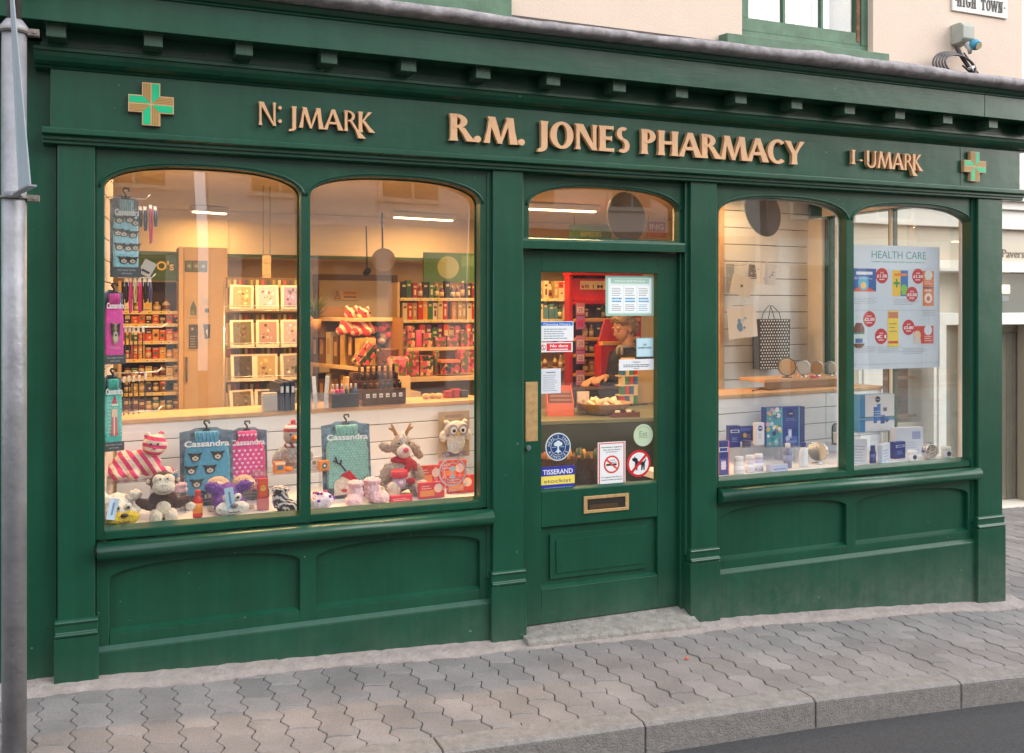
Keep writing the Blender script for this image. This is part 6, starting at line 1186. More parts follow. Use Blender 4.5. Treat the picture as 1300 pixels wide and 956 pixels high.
# left stand: angled shelf unit towards the street, with cartons and the big cluster of toys
p0, p1 = at(393, 456, 2.35), at(462, 472, 1.62)
an = math.atan2(p1[1]-p0[1], p1[0]-p0[0]); L = math.hypot(p1[0]-p0[0], p1[1]-p0[1])
zc = (p0[2]+p1[2])/2
t = thing('display_stand', 'angled pine display stand running away behind the second window', 'display stand', (p0[0], p0[1], 0), an)
for z in (zc, zc-.27, zc+.33): b = MB(); b.box(-.25, L-(.12 if z > zc else 0), 0, .3, z-.025, z, CARC); b.build('shelf', None, t, .002)
b = MB(); b.box(L, L+.02, -.0, .3, 0, zc+.0, C((176, 130, 84))); b.build('end_panel', None, t); b = MB(); b.box(-.25, L, .3, .31, 0, zc+.33, C((140, 100, 60))); b.build('back_panel', None, t)
rn = random.Random(12)
for j, (z, h) in enumerate(((zc, .26), (zc-.27, .22))):
    for i in range(9):
        u = -.2+i*(L+.15)/9.0; hh = h*rn.uniform(.7, .95); col = rn.choice([B_, T_, (90, 60, 40), (130, 90, 60), C_]); b = MB(); b.box(-.035, .035, 0, .12, 0, hh, C(col, .45)); b.box(-.02, .02, -.001, 0, hh*.3, hh*.8, C((200, 160, 110), .5))
        mx = Matrix.Translation((p0[0], p0[1], 0)) @ Matrix.Rotation(an, 4, 'Z') @ Vector((u, .04, z+.001))
        tag(b.build('product_box', None, loc=mx, rot=(0, 0, an)), '%s box from the far end on the %s shelf of the angled stand' % (ORD[i], ['middle', 'lower'][j]), 'box', 'boxes on the angled stand')
# red and cream striped toys and parcels piled on the stand
RS = fur('stripe_red', S((206, 60, 70)), S((236, 200, 170)), (1, .2, .5), 120)
def pile_toy(x, y, Y, k, lab, rz=0):
    t = thing('striped_toy', lab, 'soft toy', at(x, y, Y), rz, 'red and cream striped toys'); t.scale = (k,)*3
    blob('body', [((0, 0, .06), (.07, .06, .055)), ((.06, -.02, .04), (.04, .03, .03)), ((-.06, -.03, .03), (.04, .03, .028)), ((.0, -.05, .03), (.03, .04, .028))], RS, t, .009, .006); hd = blob('head', [((.0, -.02, .13), (.045, .042, .04)), ((-.03, -.02, .17), (.013, .01, .014)), ((.03, -.02, .17), (.013, .01, .014))], RS, t, .008, .004); dots('eye', [((-.015, -.062, .14), .006), ((.015, -.062, .14), .006)], BEAD, hd)
ztop = zc+.33; YQ = 1.95
def on(x, Y, z): return (ax(x, Y), Y, z)
pile_toy(445, 426, 1.9, 1.15, 'red and cream striped toy, left of the two on the angled stand'); pile_toy(459, 427, 1.85, 1.15, 'red and cream striped toy, right of the two on the angled stand', .4)
t = thing('hamper', 'wicker hamper filled with coral and white soft flowers', 'hamper', at(487, 468, 1.9)); t.scale = (1.35,)*3
b = MB(); b.lathe([(.09, 0), (.12, .10), (.125, .105)], m=M('wicker', (.28, .14, .06), .8, var=.4, scale=60, bump=1, bscale=120), n=28); b.build('basket', None, t); rn = random.Random(8)
for i in range(22): a_ = rn.uniform(0, 6.28); q = rn.uniform(0, .10); blob('flower', [((q*math.cos(a_), q*math.sin(a_), .12+.12*rn.random()*(1-q*6)+.02), (.028, .028, .02))], fur('petal_%d' % (i % 5), S([(226, 90, 80), (240, 220, 210), (60, 110, 90), (40, 90, 84), (200, 50, 60)][i % 5])), t, .008, .006)
b = MB(); b.box(-.22, .24, 0, .25, 0, zs-.09, CARC); tag(b.build('display_plinth', None, loc=(ax(487, 1.9), 1.80, 0)), 'pine plinth under the wicker hamper', 'plinth')
for i, (x, y, Y, m_, tl, lab) in enumerate([(452, 462, 1.7, F1, 38, 'dark floral parcel leaning left of the hamper'), (460, 463, 1.68, F3, 42, 'deep teal floral parcel leaning against the hamper'), (467, 461, 1.72, C((214, 160, 100)), 10, 'tan paper bag at the foot of the hamper'), (505, 476, 1.75, F0, 0, 'round red floral box right of the hamper')]):
    p = at(x, y, Y); b = MB(); b.box(-.03, .03, 0, .08, 0, .17, m_) if i != 3 else b.lathe([(.075, 0), (.078, .11), (.06, .13)], m=m_, n=24); tag(b.build('gift_parcel', None, loc=p, rot=(0, R(tl), 0), bevel=.004), lab, 'parcel')
b = MB(); x0, x1 = ax(440, 1.68), ax(520, 1.68); b.box(x0, x1, 1.66, 1.79, 0, at(480, 478, 1.7)[2]-.0, CARC); tag(b.build('display_plinth', None), 'low pine plinth in front of the hamper', 'plinth')
# things left of second window: plant pot, TV style beige monitor on the counter
b = MB(); b.box(-.14, .14, 0, .16, 0, .22, C((120, 88, 50), .5)); tag(b.build('carton', None, loc=at(428, 428, 2.2)), 'brown carton left of the red and cream striped toys', 'carton')
t = thing('pot_plant', 'small pot plant behind the left of the second window', 'plant', at(400, 421, 2.2)); b = MB(); b.lathe([(.035, 0), (.05, .09)], m=C((200, 150, 90)), n=18); b.build('pot', None, t); b = MB(); rn = random.Random(5)
for i in range(16): a_ = rn.uniform(0, 6.28); h_ = rn.uniform(.06, .2); b.tube([(0, 0, .08), (math.cos(a_)*.03, math.sin(a_)*.03, .08+h_*.6), (math.cos(a_)*.09, math.sin(a_)*.09, .08+h_)], [.003, .008, .002], C((70, 84, 50), .7), 5)
b.build('foliage', None, t)
# small things on the right end of the worktop of window two
for i, (x, col) in enumerate([(541, (200, 170, 120)), (549, (190, 160, 110)), (557, (206, 180, 130))]): b = MB(); b.ball((0, 0, .018), (.03, .022, .018), fur('wood_ball_%d' % i, S(col)), sub=2); tag(b.build('bath_sponge', None, loc=(ax(x, 1.15), 1.15, WT_)), ['left', 'middle', 'right'][i] + ' small tan sponge on the worktop under the gift shelf', 'sponge', 'tan sponges')
for i, x in enumerate((571, 580, 589)): b = MB(); b.box(-.03, .03, 0, .05, 0, .045+.01*(i == 1), C((150, 36, 44) if i < 2 else (50, 56, 70), .5)); tag(b.build('small_box', None, loc=(ax(x, 1.15), 1.15, WT_), bevel=.002), ['left dark red', 'right dark red', 'dark blue grey'][i] + ' small box at the end of the worktop', 'box')

# ================================================================ third window back wall: bag, cards, mirrors on a board
BW = lambda x: 1.62+(ax(x, 1.62)-X3)*math.tan(R(5))-.02
a, c, z0, z1 = span(958, 996, 405, 468, 1.58)
t = thing('gift_bag', 'black paper gift bag with white dots hanging on the slatted wall', 'gift bag', ((a+c)/2, 1.575, z0)); W, H = c-a, z1-z0
b = MB(); b.prism([(-W/2, 0), (W/2, 0), (W/2+.006, H), (-W/2-.006, H)], -.06, .03, BLACK); b.build('bag_body', None, t, .002); b = MB(); wh = C((226, 224, 218))
for j in range(17):
    for i in range(11):
        x = -W/2+(i+.5+(.5 if j % 2 else 0))*W/11.5; z = (j+.5)*H/17; 
        if x < W/2-.006: b.disc(x, z, .0062, .0062, -.0607, -.06, wh, 8)
tag(b.build('white_dots', None, t), kind='stuff')
b = MB()
for yy in (-.055, .025): b.tube([(-W*.22, yy, H-.01), (-W*.16, yy, H+.05), (-W*.03, yy*.3, H+.105), (W*.03, yy*.3, H+.105), (W*.16, yy, H+.05), (W*.22, yy, H-.01)], .003, BLACK, 6)
b.build('handles', None, t)
for i, (x0_, x1_, y0_, y1_, Y_, rot, lab, col) in enumerate([(926, 952, 350, 375, 1.50, 14, 'tilted pale gift card hanging on the upper left of the slatted wall', (214, 208, 200)), (962, 970, 333, 361, 1.52, -8, 'slim white card hanging right of the tilted one', (224, 220, 214)), (970, 984, 335, 362, 1.55, 6, 'blue flowered card hanging furthest right on the upper hook', (206, 208, 214)), (926, 962, 390, 429, 1.50, -5, 'large white card with a blue flower picture on the lower hook', (226, 220, 212)), (922, 932, 335, 372, 1.56, 0, 'grey blue card at the left edge of the slatted wall', (150, 158, 170)), (950, 962, 336, 352, 1.54, 4, 'grey card half hidden between the hanging cards', (130, 130, 134))]):
    def dc(a, i=i):
        rn = random.Random(i)
        for q in range(7): a.c(.5+rn.uniform(-.22, .22), .55+rn.uniform(-.25, .25), rn.uniform(.04, .10), rn.choice([(150, 180, 205), (190, 205, 220), (170, 150, 130), (110, 150, 190)]), 9)
    o = flat('hanging_card', lab, 'card', x0_, x1_, y0_, y1_, Y_, col, dc if i != 0 else (lambda a: a.c(.5, .5, .06, (90, 90, 90))), .003, 'cards hung on the slatted wall'); o.rotation_euler = (0, R(rot), 0)
for i, (x, y) in enumerate([(932, 337), (960, 334), (930, 388)]):
    p = at(x, y, 1.60); b = MB(); b.tube([p, (p[0]+.01, p[1]-.12, p[2]), (p[0]+.03, p[1]-.17, p[2]+.02)], .003, WIRE, 6); tag(b.build('display_hook', None), ['upper left', 'upper right', 'lower'][i] + ' chrome hook on the slatted wall', 'hook', 'chrome hooks on the slatted wall')
# board on the worktop
p0 = at(976, 477, .82); 
b = MB(); b.box(0, .80, 0, .26, 0, .022, WOOD); b.box(0, .80, 0, .012, -.05, -.0005, C((130, 100, 70), .6)); tag(b.build('display_board', None, loc=(p0[0], .86, WT_+.052), rot=(0, 0, R(7)), bevel=.002), 'raised wooden board with round mirrors on the right worktop', 'display board')
ZBD = WT_+.0745; YM = .95
ORB = M('mirror_bronze', (.65, .38, .17), .12, metal=1)
round_mirror(999, YM, ZBD, .066, 'round dark rimmed mirror, leftmost of four on the board', C((60, 44, 34), .3), -6, R(-25), back=ORB)
round_mirror(1020, YM+.03, ZBD, .055, 'silver rimmed mirror second along the board', CHR, -6, R(-12)); round_mirror(1037, YM+.03, ZBD, .050, 'silver rimmed mirror with bronze reflection, third along the board', CHR, -6, R(-15), back=ORB); round_mirror(1054, YM+.04, ZBD, .048, 'silver rimmed mirror furthest right on the board', CHR, -4, R(-12))
b = MB(); b.box(-.05, .05, 0, .03, 0, .06, C((226, 190, 190))); b.box(-.04, .04, -.001, 0, .02, .04, C((190, 60, 70))); tag(b.build('small_carton', None, loc=(ax(1022, 1.12), 1.12, ZBD)), 'small pale pink carton behind the second mirror', 'carton')
b = MB(); b.box(-.03, .03, 0, .03, 0, .008, C((214, 50, 130))); tag(b.build('compact', None, loc=(ax(1036, .90), .90, ZBD)), 'bright pink compact under the third mirror', 'compact')
b = MB(); b.tube([(0, 0, 0), (.08, .02, .01), (.16, .01, .0), (.2, -.01, .008)], .003, BLACK, 6); b.tube([(.02, .03, 0), (.1, -.01, .012), (.17, .03, .0)], .003, BLACK, 6); tag(b.build('tangled_wire', None, loc=(ax(955, .80), .80, WT_+.004)), 'black wire tangled on the worktop left of the mirrors', 'wire')
# hanging oval signs
for (x, y, Y, rx, rz, rot, lab, col) in [(968, 268, .42, .105, .165, -18, 'dark oval hanging sign at the top of the third window', (52, 56, 48)), (795, 276, .40, .11, .15, -12, 'dark oval hanging sign seen through the light above the door', (86, 74, 58))]:
    p = at(x, y, Y); t = thing('hanging_sign', lab, 'hanging sign', p, R(-25)); M_ = Matrix.Rotation(R(rot), 4, 'Y'); b = MB(); b.disc(0, 0, rx, rz, -.006, .006, C(col, .35), 44, M_); b.build('oval_board', None, t, .002)
    b = MB(); n = 44; b.tube([tuple(M_ @ Vector((rx*math.cos(2*math.pi*i/n), 0, rz*math.sin(2*math.pi*i/n)))) for i in range(n+1)], .005, C((110, 116, 96), .35), 6); b.build('rim', None, t); b = MB(); b.tube([(0, 0, rz*.98), (0, 0, 2.599-p[2])], .002, BLACK, 5); b.build('cord', None, t)
def rng(a): a.r(.04, .35, .96, .92, (150, 50, 40)); a.t('ING', .5, .48, .32, (226, 200, 170), w=.7, bold=.03); a.lines(.1, .05, .9, .25, 1, (190, 140, 100))
cords(flat('wall_sign', 'red and cream sign ending in ING seen above the door', 'sign', 821, 846, 280, 302, 3.6, (206, 150, 96), rng))
cords(flat('wall_sign', 'long green sign board seen above the door', 'sign', 724, 776, 286, 306, 3.4, (60, 96, 44), lambda a: a.t('REMEDIES', .5, .3, .3, (150, 160, 90), w=.5), .02))
# ================================================================ seen through the door
YC = 1.75; zc1 = 1.7-1.7+.86
def cnt(lab, pts, z, top, m, tm):
    b = MB(); b.prism(pts, 0, z-.03, m, plane='xy'); t = thing('counter', lab, 'counter', (0, 0, 0)); b.build('body', None, t); b = MB(); b.prism(pts, z-.029, z, tm, plane='xy'); b.build('counter_top', None, t, .003); return t
DG = C((52, 58, 40), .5); zc1 = at(700, 530, 1.45)[2]
cnt('low dark green serving counter inside the door', [(ax(672, 1.25), 1.30), (ax(860, 1.15), 1.15), (ax(880, 1.9), 1.95), (ax(668, 1.9), 2.0)], zc1, None, DG, C((120, 126, 100), .35))
zc2 = 1.06; cnt('black till counter in front of the assistant', [(ax(728, 2.0), 2.02), (ax(800, 2.0), 2.02), (ax(800, 2.3), 2.30), (ax(728, 2.3), 2.30)], zc2, None, C((30, 28, 28), .5), C((36, 34, 34), .3))
# red cosmetics stand
YK = 3.0; x0, x1 = ax(725, YK), ax(812, YK); ztk = at(760, 350, YK)[2]
t = thing('cosmetics_stand', 'tall red cosmetics stand with a cream heading inside the door', 'display stand', ((x0+x1)/2, YK, 0)); w = (x1-x0)/2; RD = C((190, 22, 26), .35)
for s in (-1, 1): b = MB(); b.box(s*w-.018, s*w+.018, .0, .10, 0, ztk); b.build('side_panel', RD, t, .003)
b = MB(); b.box(-w+.02, w-.02, .10, .12, 0, ztk); b.build('back_panel', C((84, 18, 20), .5), t); b = MB(); b.box(-w-.02, w+.02, -.03, .13, ztk, ztk+.03); b.build('top_panel', RD, t, .003)
zh0, zh1 = at(760, 374, YK)[2], at(760, 354, YK)[2]
b = MB(); b.box(-w+.019, w-.019, -.01, .02, zh0-.05, zh1, RD); xh = ax(736, YK)-(x0+x1)/2; b.box(xh, w-.03, -.014, -.0105, zh0+.045, zh1-.02, C((226, 200, 150))); b.text('R I M M E L', xh+.048, -.015, zh0+.055, .034, C((60, 30, 24)), align='LEFT', w=.40, depth=.001, bold=.01)
b.prism([(xh+.010, zh0+.055), (xh+.034, zh0+.055), (xh+.038, zh0+.085), (xh+.030, zh0+.073), (xh+.022, zh0+.09), (xh+.014, zh0+.073), (xh+.006, zh0+.085)], -.0155, -.014, RD); b.build('heading_board', None, t)
zk = [at(760, y, YK)[2] for y in (386, 408, 432, 452, 476)]
for i, z in enumerate(zk): b = MB(); b.prism([(-.05, z+.03), (.098, z+.0), (.098, z-.015), (-.05, z-.0)], -w+.02, w-.02, C((214, 160, 90), .5) if i else RD, plane='yz'); b.build('shelf', None, t, .002)
for i, z in enumerate(zk): stock('', ['top', 'second', 'third', 'fourth', 'bottom'][i] + ' shelf of the red cosmetics stand', x0+.13, x1-.03, YK+.0, z+.022, 9, [[K_, B_, R_], [K_, G_, A_, Q_], [K_, B_, T_], [R_, T_, K_], [T_, O_, B_]][i], ['bottle', 'book'], .13, 'cosmetics on the red stand', 70+i)
for i, (y0, y1, lab) in enumerate([(385, 400, 'uppermost'), (401, 418, 'second'), (426, 444, 'third'), (445, 462, 'fourth'), (470, 489, 'lowest')]): flat('promo_card', lab + ' purple and pink card down the left of the red stand', 'promotional card', 731.5, 742.5, y0, y1, YK-.06, (190, 110, 190) if i % 2 else (214, 130, 180), lambda a, i=i: (a.r(.1, .2, .9, .7, (235, 215, 235) if i != 1 else (226, 60, 160)), a.t('£5' if i == 1 else '25', .5, .3, .3, (120, 50, 120))), .004)
t = thing('cosmetics_stand', 'small leaning red lipstick stand in front of the assistant', 'display stand', at(780, 438, 2.6)); b = MB(); b.box(-.13, .13, 0, .12, -.4, 0, RD); b.prism([(-.13, 0), (.13, 0), (.10, .22), (-.06, .22)], .06, .08, RD); b.build('stand_body', None, t, .003); b = MB(); b.box(-.12, .12, -.02, .05, .0, .03, C((226, 170, 90))); b.build('tray', None, t)
# goods on the counter
zt_ = zc1+.001
t = thing('display_box', 'open salmon pink display box of packets on the green counter', 'display box', on(712, 1.5, zt_), R(-20)); b = MB(); SAL = C((214, 110, 84), .5); b.prism([(-.0, 0), (.20, 0), (.20, .21), (.0, .09)], .09, .094, SAL, plane='yz'); b.prism([(-.0, 0), (.20, 0), (.20, .21), (.0, .09)], -.094, -.09, SAL, plane='yz'); b.box(-.0895, .0895, 0, .004, 0, .09, SAL); b.box(-.0895, .0895, .196, .2, 0, .20, SAL); b.build('box', None, t)
for i in range(7): tt = tag(MB().box(-.08, .08, 0, .006, 0, .085, C((110, 50, 50) if i % 2 else (150, 120, 110), .5)).build('packet', None, loc=on(712, 1.52+.022*i, zt_+.006+.012*i), rot=(R(-15), 0, R(-20))), '%s packet from the front in the salmon display box' % ORD[i], 'packet', 'packets in the salmon box')
flat('display_card', 'white upright card on the green counter beside the salmon box', 'card', 733, 748, 497, 522, 1.62, (226, 214, 196), lambda a: (a.c(.5, .5, .14, (170, 160, 150)), a.lines(.35, .2, .65, .35, 2, GYT)), .01)
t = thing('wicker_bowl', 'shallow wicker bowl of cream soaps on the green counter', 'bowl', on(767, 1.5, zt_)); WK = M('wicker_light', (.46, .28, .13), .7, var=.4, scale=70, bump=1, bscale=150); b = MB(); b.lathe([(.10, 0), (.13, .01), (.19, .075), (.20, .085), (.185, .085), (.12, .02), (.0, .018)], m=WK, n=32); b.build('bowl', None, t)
rn = random.Random(6)
for i in range(16): a_ = rn.uniform(0, 6.28); q = .15*math.sqrt(rn.random()); o = MB().box(-.03, .03, -.02, .02, -.012, .012, C([(232, 214, 176), (226, 204, 160), (238, 226, 200)][i % 3], .6)).build('wrapped_soap', None, loc=(ax(767, 1.5)+q*math.cos(a_), 1.5+q*math.sin(a_), zt_+.07+.05*(1-q*6)*rn.random()+.015*rn.random()), rot=(rn.uniform(-1, 1), rn.uniform(-1, 1), rn.uniform(0, 3)), bevel=.004); tag(o, 'cream wrapped soap heaped in the wicker bowl', 'soap', 'cream soaps in the wicker bowl')
t = thing('wooden_tray', 'small wooden tray with white pots right of the wicker bowl', 'tray', on(792, 1.30, zt_), R(-10)); b = MB(); b.box(-.10, .10, -.05, .05, 0, .01); b.box(-.10, .10, -.055, -.0505, 0, .035); b.box(-.10, .10, .0505, .055, 0, .035); b.build('tray', C((110, 60, 34), .5), t)
for i, x in enumerate((-.05, .04)): p = on(792, 1.30, zt_+.0105); tag(MB().lathe([(.018, 0), (.019, .03), (.017, .034)], m=C((232, 226, 214), .4), n=14).build('small_pot', None, loc=(p[0]+x, p[1], p[2])), ['left', 'right'][i] + ' small white pot in the wooden tray', 'pot')
t = thing('till', 'beige till at the right of the black counter', 'till', on(820, 2.0, zc1)); b = MB(); b.box(-.10, .16, 0, .25, 0, .36, C((206, 176, 130), .5)); b.build('body', None, t, .01); b = MB(); b.box(-.08, .10, -.02, .04, .36, .42, C((60, 54, 48), .4)); b.build('keypad', None, t, .003)
for j in range(4):
    z = zc1+.02+.075*j
    for i in range(4): p = on(800, 1.9, z); tag(MB().box(-.016, .016, 0, .05, 0, .06, C([(200, 60, 50), (60, 110, 160), (220, 200, 150), (70, 130, 90)][(i+j*3) % 4], .4)).build('small_packet', None, loc=(p[0]-.06+.037*i, p[1], z)), '%s packet in the %s row of the packet tower beside the till' % (['first', 'second', 'third', 'fourth'][i], ['bottom', 'second', 'third', 'top'][j]), 'packet', 'packets beside the till')
    if j: b = MB(); b.box(-.085, .085, -.002, .06, -.012, -.001, C((226, 200, 160))); tag(b.build('small_shelf', None, loc=on(798, 1.9, z)), ['', 'lowest', 'middle', 'top'][j] + ' cream shelf of the packet tower beside the till', 'shelf')
# low baskets inside the door
for i, (x, y, Y) in enumerate([(708, 592, 1.05), (752, 590, 1.0)]):
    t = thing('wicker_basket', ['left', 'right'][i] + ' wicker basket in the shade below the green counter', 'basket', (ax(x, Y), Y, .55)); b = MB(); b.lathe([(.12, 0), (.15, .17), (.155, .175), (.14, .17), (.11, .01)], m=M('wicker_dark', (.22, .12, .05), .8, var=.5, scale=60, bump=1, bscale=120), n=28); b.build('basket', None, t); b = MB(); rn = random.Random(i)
    for k in range(9): b.lathe([(.018, .0), (.018, .1), (.008, .13)], c=(rn.uniform(-.08, .08), rn.uniform(-.08, .08), .05+.05*rn.random()), m=C(rn.choice([(206, 150, 60), (60, 80, 50), (150, 90, 50)]), .4), n=8)
    b.build('filling', None, t); tag(b and t, None)
t = thing('low_table', 'low dark wooden table carrying the wicker baskets inside the door', 'table', (ax(730, 1.0), 1.0, 0)); b = MB(); b.box(-.36, .36, -.18, .2, .525, .549, C((70, 48, 32), .5)); b.build('table_top', None, t)
for sx in (-1, 1):
    for sy in (-1, 1): MB().box(sx*.33-.02, sx*.33+.02, sy*.15-.02+.01, sy*.15+.02+.01, 0, .524, C((70, 48, 32), .5)).build('leg', None, t)

# ================================================================ the shop assistant behind the counter
SK = M('skin', (.56, .30, .19), .5, var=.06, scale=30); HAIR = M('fair_hair', (.26, .16, .075), .5, var=.5, scale=60, bump=.8, bscale=150); BLK = M('black_knit', (.015, .015, .018), .75, bump=.5, bscale=150)
def caps(pts):
    "spheres strung between joints, radii interpolated: fused to one continuous surface by a voxel remesh"
    out = []
    for (p, r), (q, s) in zip(pts, pts[1:]):
        p, q = Vector(p), Vector(q); n = max(2, int((q-p).length/(min(r, s)*.45)))
        for i in range(n+1): t = i/n; out.append((p.lerp(q, t), r+(s-r)*t))
    return out
def fuse(name, items, m, parent, vox, it=4, ell=()):
    b = MB()
    for c, r in items: b.ball(c, r, None, None, 2)
    for e in ell: b.ball(e[0], e[1], None, e[2] if len(e) > 2 else None, 3)
    o = b.build(name, m, parent, smooth=True); r = o.modifiers.new('r', 'REMESH'); r.mode = 'VOXEL'; r.voxel_size = vox; r.use_smooth_shade = True; s = o.modifiers.new('s', 'SMOOTH'); s.iterations = it; s.factor = .5; return o
YP = 2.42; px = ax(797, YP)
P = thing('person', 'fair haired woman in black behind the counter, head bowed, reaching to her right', 'person', (px, YP, 0), R(-82))
# local frame: she faces -y; rotated so that she faces left along the counter
HR = Matrix.Translation((0, -.035, 1.50)) @ Matrix.Rotation(R(24), 4, 'X')
hp = lambda x, y, z: tuple(HR @ Vector((x, y, z)))
sk = []
sk += caps([((0, .0, 1.34), .05), (hp(0, .01, -.05), .047)])
sk += caps([((-.17, 0, 1.28), .05), ((-.20, -.05, 1.06), .038)]) + caps([((-.20, -.05, 1.06), .036), ((-.10, -.28, 1.10), .024)]) + caps([((.17, 0, 1.28), .05), ((.20, -.06, 1.05), .038)]) + caps([((.20, -.06, 1.05), .036), ((.06, -.27, 1.13), .024)])
sk += caps([((0, 0, 1.28), .09), ((0, .02, 1.0), .10), ((0, .01, .86), .11)]) + caps([((-.08, 0, .86), .085), ((-.09, -.01, .47), .055), ((-.09, .01, .09), .038)]) + caps([((.08, 0, .86), .085), ((.09, -.01, .47), .055), ((.09, .01, .09), .038)]) + caps([((-.09, .01, .045), .038), ((-.10, -.14, .03), .028)]) + caps([((.09, .01, .045), .038), ((.10, -.14, .03), .028)])
for s, wx, wy, wz in ((-1, -.10, -.28, 1.10), (1, .06, -.27, 1.13)):
    dirv = Vector((-s*-.0-.25*s*-1, -.9, -.12)).normalized() if s == 1 else Vector((.30, -.9, -.25)).normalized()
    side = dirv.cross(Vector((0, 0, 1))).normalized(); w_ = Vector((wx, wy, wz)); pal = w_+dirv*.05
    sk += caps([(w_, .023), (w_+dirv*.03, .025)])
    for k in (-1.5, -.5, .5, 1.5): sk += caps([(w_+dirv*.02+side*k*.012, .016), (w_+dirv*.085+side*k*.019, .013)])
    for k, L in ((-1.5, .062), (-.5, .075), (.5, .078), (1.5, .068)):
        a0 = w_+dirv*.085+side*k*.019; a1 = a0+(dirv+Vector((0, 0, -.25))).normalized()*L*.5+side*k*.003; a2 = a1+(dirv*.7+Vector((0, 0, -.75))).normalized()*L*.5
        sk += caps([(a0, .0095), (a1, .0085), (a2, .007)])
    th = w_+dirv*.03-side*s*.022; sk += caps([(th, .013), (th-side*s*.03+dirv*.03+Vector((0, 0, -.012)), .010), (th-side*s*.036+dirv*.06+Vector((0, 0, -.02)), .008)])
# continuous skin: trunk, limbs, hands and head with features
ell = [(hp(0, .015, .055), (.074, .09, .088)), (hp(0, -.035, .01), (.058, .055, .075)), (hp(0, -.06, -.045), (.03, .026, .022)), (hp(0, -.10, .01), (.011, .016, .012)), (hp(0, -.092, .03), (.009, .012, .028)), (hp(0, -.084, -.026), (.024, .010, .006)), (hp(0, -.082, -.036), (.020, .010, .006)), (hp(-.03, -.07, .058), (.03, .012, .008)), (hp(.03, -.07, .058), (.03, .012, .008)), (hp(-.076, .01, .015), (.009, .018, .03)), (hp(.076, .01, .015), (.009, .018, .03))]
body = fuse('body', sk, SK, P, .0055, 2, ell)
for s in (-1, 1): MB().ball(hp(s*.03, -.076, .035), (.011, .007, .006), C((40, 30, 26), .3), sub=2).build('eye', None, P)
MB().ball(hp(0, -.092, -.031), (.019, .006, .004), C((150, 70, 66), .5), sub=2).build('lips', None, P)
hr = fuse('hair', [], HAIR, P, .0045, 1, [(hp(0, .035, .085), (.080, .088, .078)), (hp(-.05, -.0, .095), (.034, .06, .045)), (hp(.05, -.0, .095), (.034, .06, .045)), (hp(0, -.04, .118), (.05, .026, .024)), (hp(-.066, .04, .04), (.020, .045, .055)), (hp(.066, .04, .04), (.020, .045, .055)), (hp(0, .10, .02), (.05, .04, .06)), (hp(-.05, .07, .0), (.03, .04, .05)), (hp(.05, .07, .0), (.03, .04, .05)), (hp(0, .13, .0), (.02, .02, .04))])
HT = bpy.data.textures.new('hair_waves', 'CLOUDS'); HT.noise_scale = .022; HT.noise_depth = 2; hd_ = hr.modifiers.new('d', 'DISPLACE'); hd_.texture = HT; hd_.strength = .030; hd_.mid_level = .42; hd_.texture_coords = 'LOCAL'
tp = caps([((0, .0, 1.335), .06), ((0, .0, 1.28), .10)]) + caps([((-.15, .0, 1.285), .065), ((.15, .0, 1.285), .065)]) + caps([((-.10, 0, 1.24), .10), ((-.07, .01, 1.0), .105), ((-.08, .01, .84), .115)]) + caps([((.10, 0, 1.24), .10), ((.07, .01, 1.0), .105), ((.08, .01, .84), .115)])
tp += caps([((-.17, 0, 1.28), .064), ((-.20, -.05, 1.06), .050)]) + caps([((-.20, -.05, 1.06), .048), ((-.115, -.25, 1.095), .034)]) + caps([((.17, 0, 1.28), .064), ((.20, -.06, 1.05), .050)]) + caps([((.20, -.06, 1.05), .048), ((.08, -.24, 1.12), .034)])
fuse('black_jumper', tp, BLK, P, .009, 4)
tr_ = caps([((-.085, .005, .85), .105), ((-.09, 0, .47), .072), ((-.09, .01, .10), .058)]) + caps([((.085, .005, .85), .105), ((.09, 0, .47), .072), ((.09, .01, .10), .058)])
fuse('black_trousers', tr_, BLK, P, .012, 3)
fuse('collar', [], C((150, 150, 156), .7), P, .006, 1, [((0, -.03, 1.37), (.065, .06, .022)), ((-.03, -.085, 1.335), (.02, .012, .04)), ((.03, -.085, 1.335), (.02, .012, .04))])
# ================================================================ outside: pole, fittings, neighbour, opposite side of the street
GALV = M('galvanised_steel', (.27, .27, .285), .5, metal=.35, var=.22, scale=9, bump=.25, bscale=50)
v = ray(18, 390); tz = 3.6; PX_, PY_ = v[0]*tz, -DIST+v[1]*tz
t = thing('sign_pole', 'grey galvanised steel pole in front of the left end of the shopfront', 'pole', (PX_, PY_, gz(PX_, PY_)))
zt = EYE+(390-36)/FOC*3.6-gz(PX_, PY_)
b = MB(); b.lathe([(.0425, 0), (.0425, zt)], m=GALV, n=28); b.build('pole', None, t); b = MB(); b.lathe([(.025, zt), (.025, zt+1.0)], m=M('dark_steel', (.10, .09, .085), .6, metal=.4, var=.3), n=20); b.build('upper_pole', None, t)
b = MB(); b.lathe([(.046, -.0), (.060, .0), (.075, .05), (.050, .06)][::-1] and [(.050, -.02), (.052, .0), (.030, .03)], c=(0, 0, zt), m=GALV, n=24); b.build('pole_cap', None, t)
def clamp(z):
    b = MB(); n = 24; b.tube([(.048*math.cos(2*math.pi*i/n), .048*math.sin(2*math.pi*i/n), z) for i in range(n+1)], .006, C((120, 112, 104), .5), 8); b.box(.044, .085, -.020, .012, z-.012, z+.012, C((120, 112, 104), .5)); b.tube([(.070, -.028, z), (.070, .02, z)], .006, C((130, 122, 112), .5), 8); b.build('clamp', None, t)
z240 = EYE+(390-241)/FOC*3.6-gz(PX_, PY_); clamp(z240-.03); clamp(zt-.012)
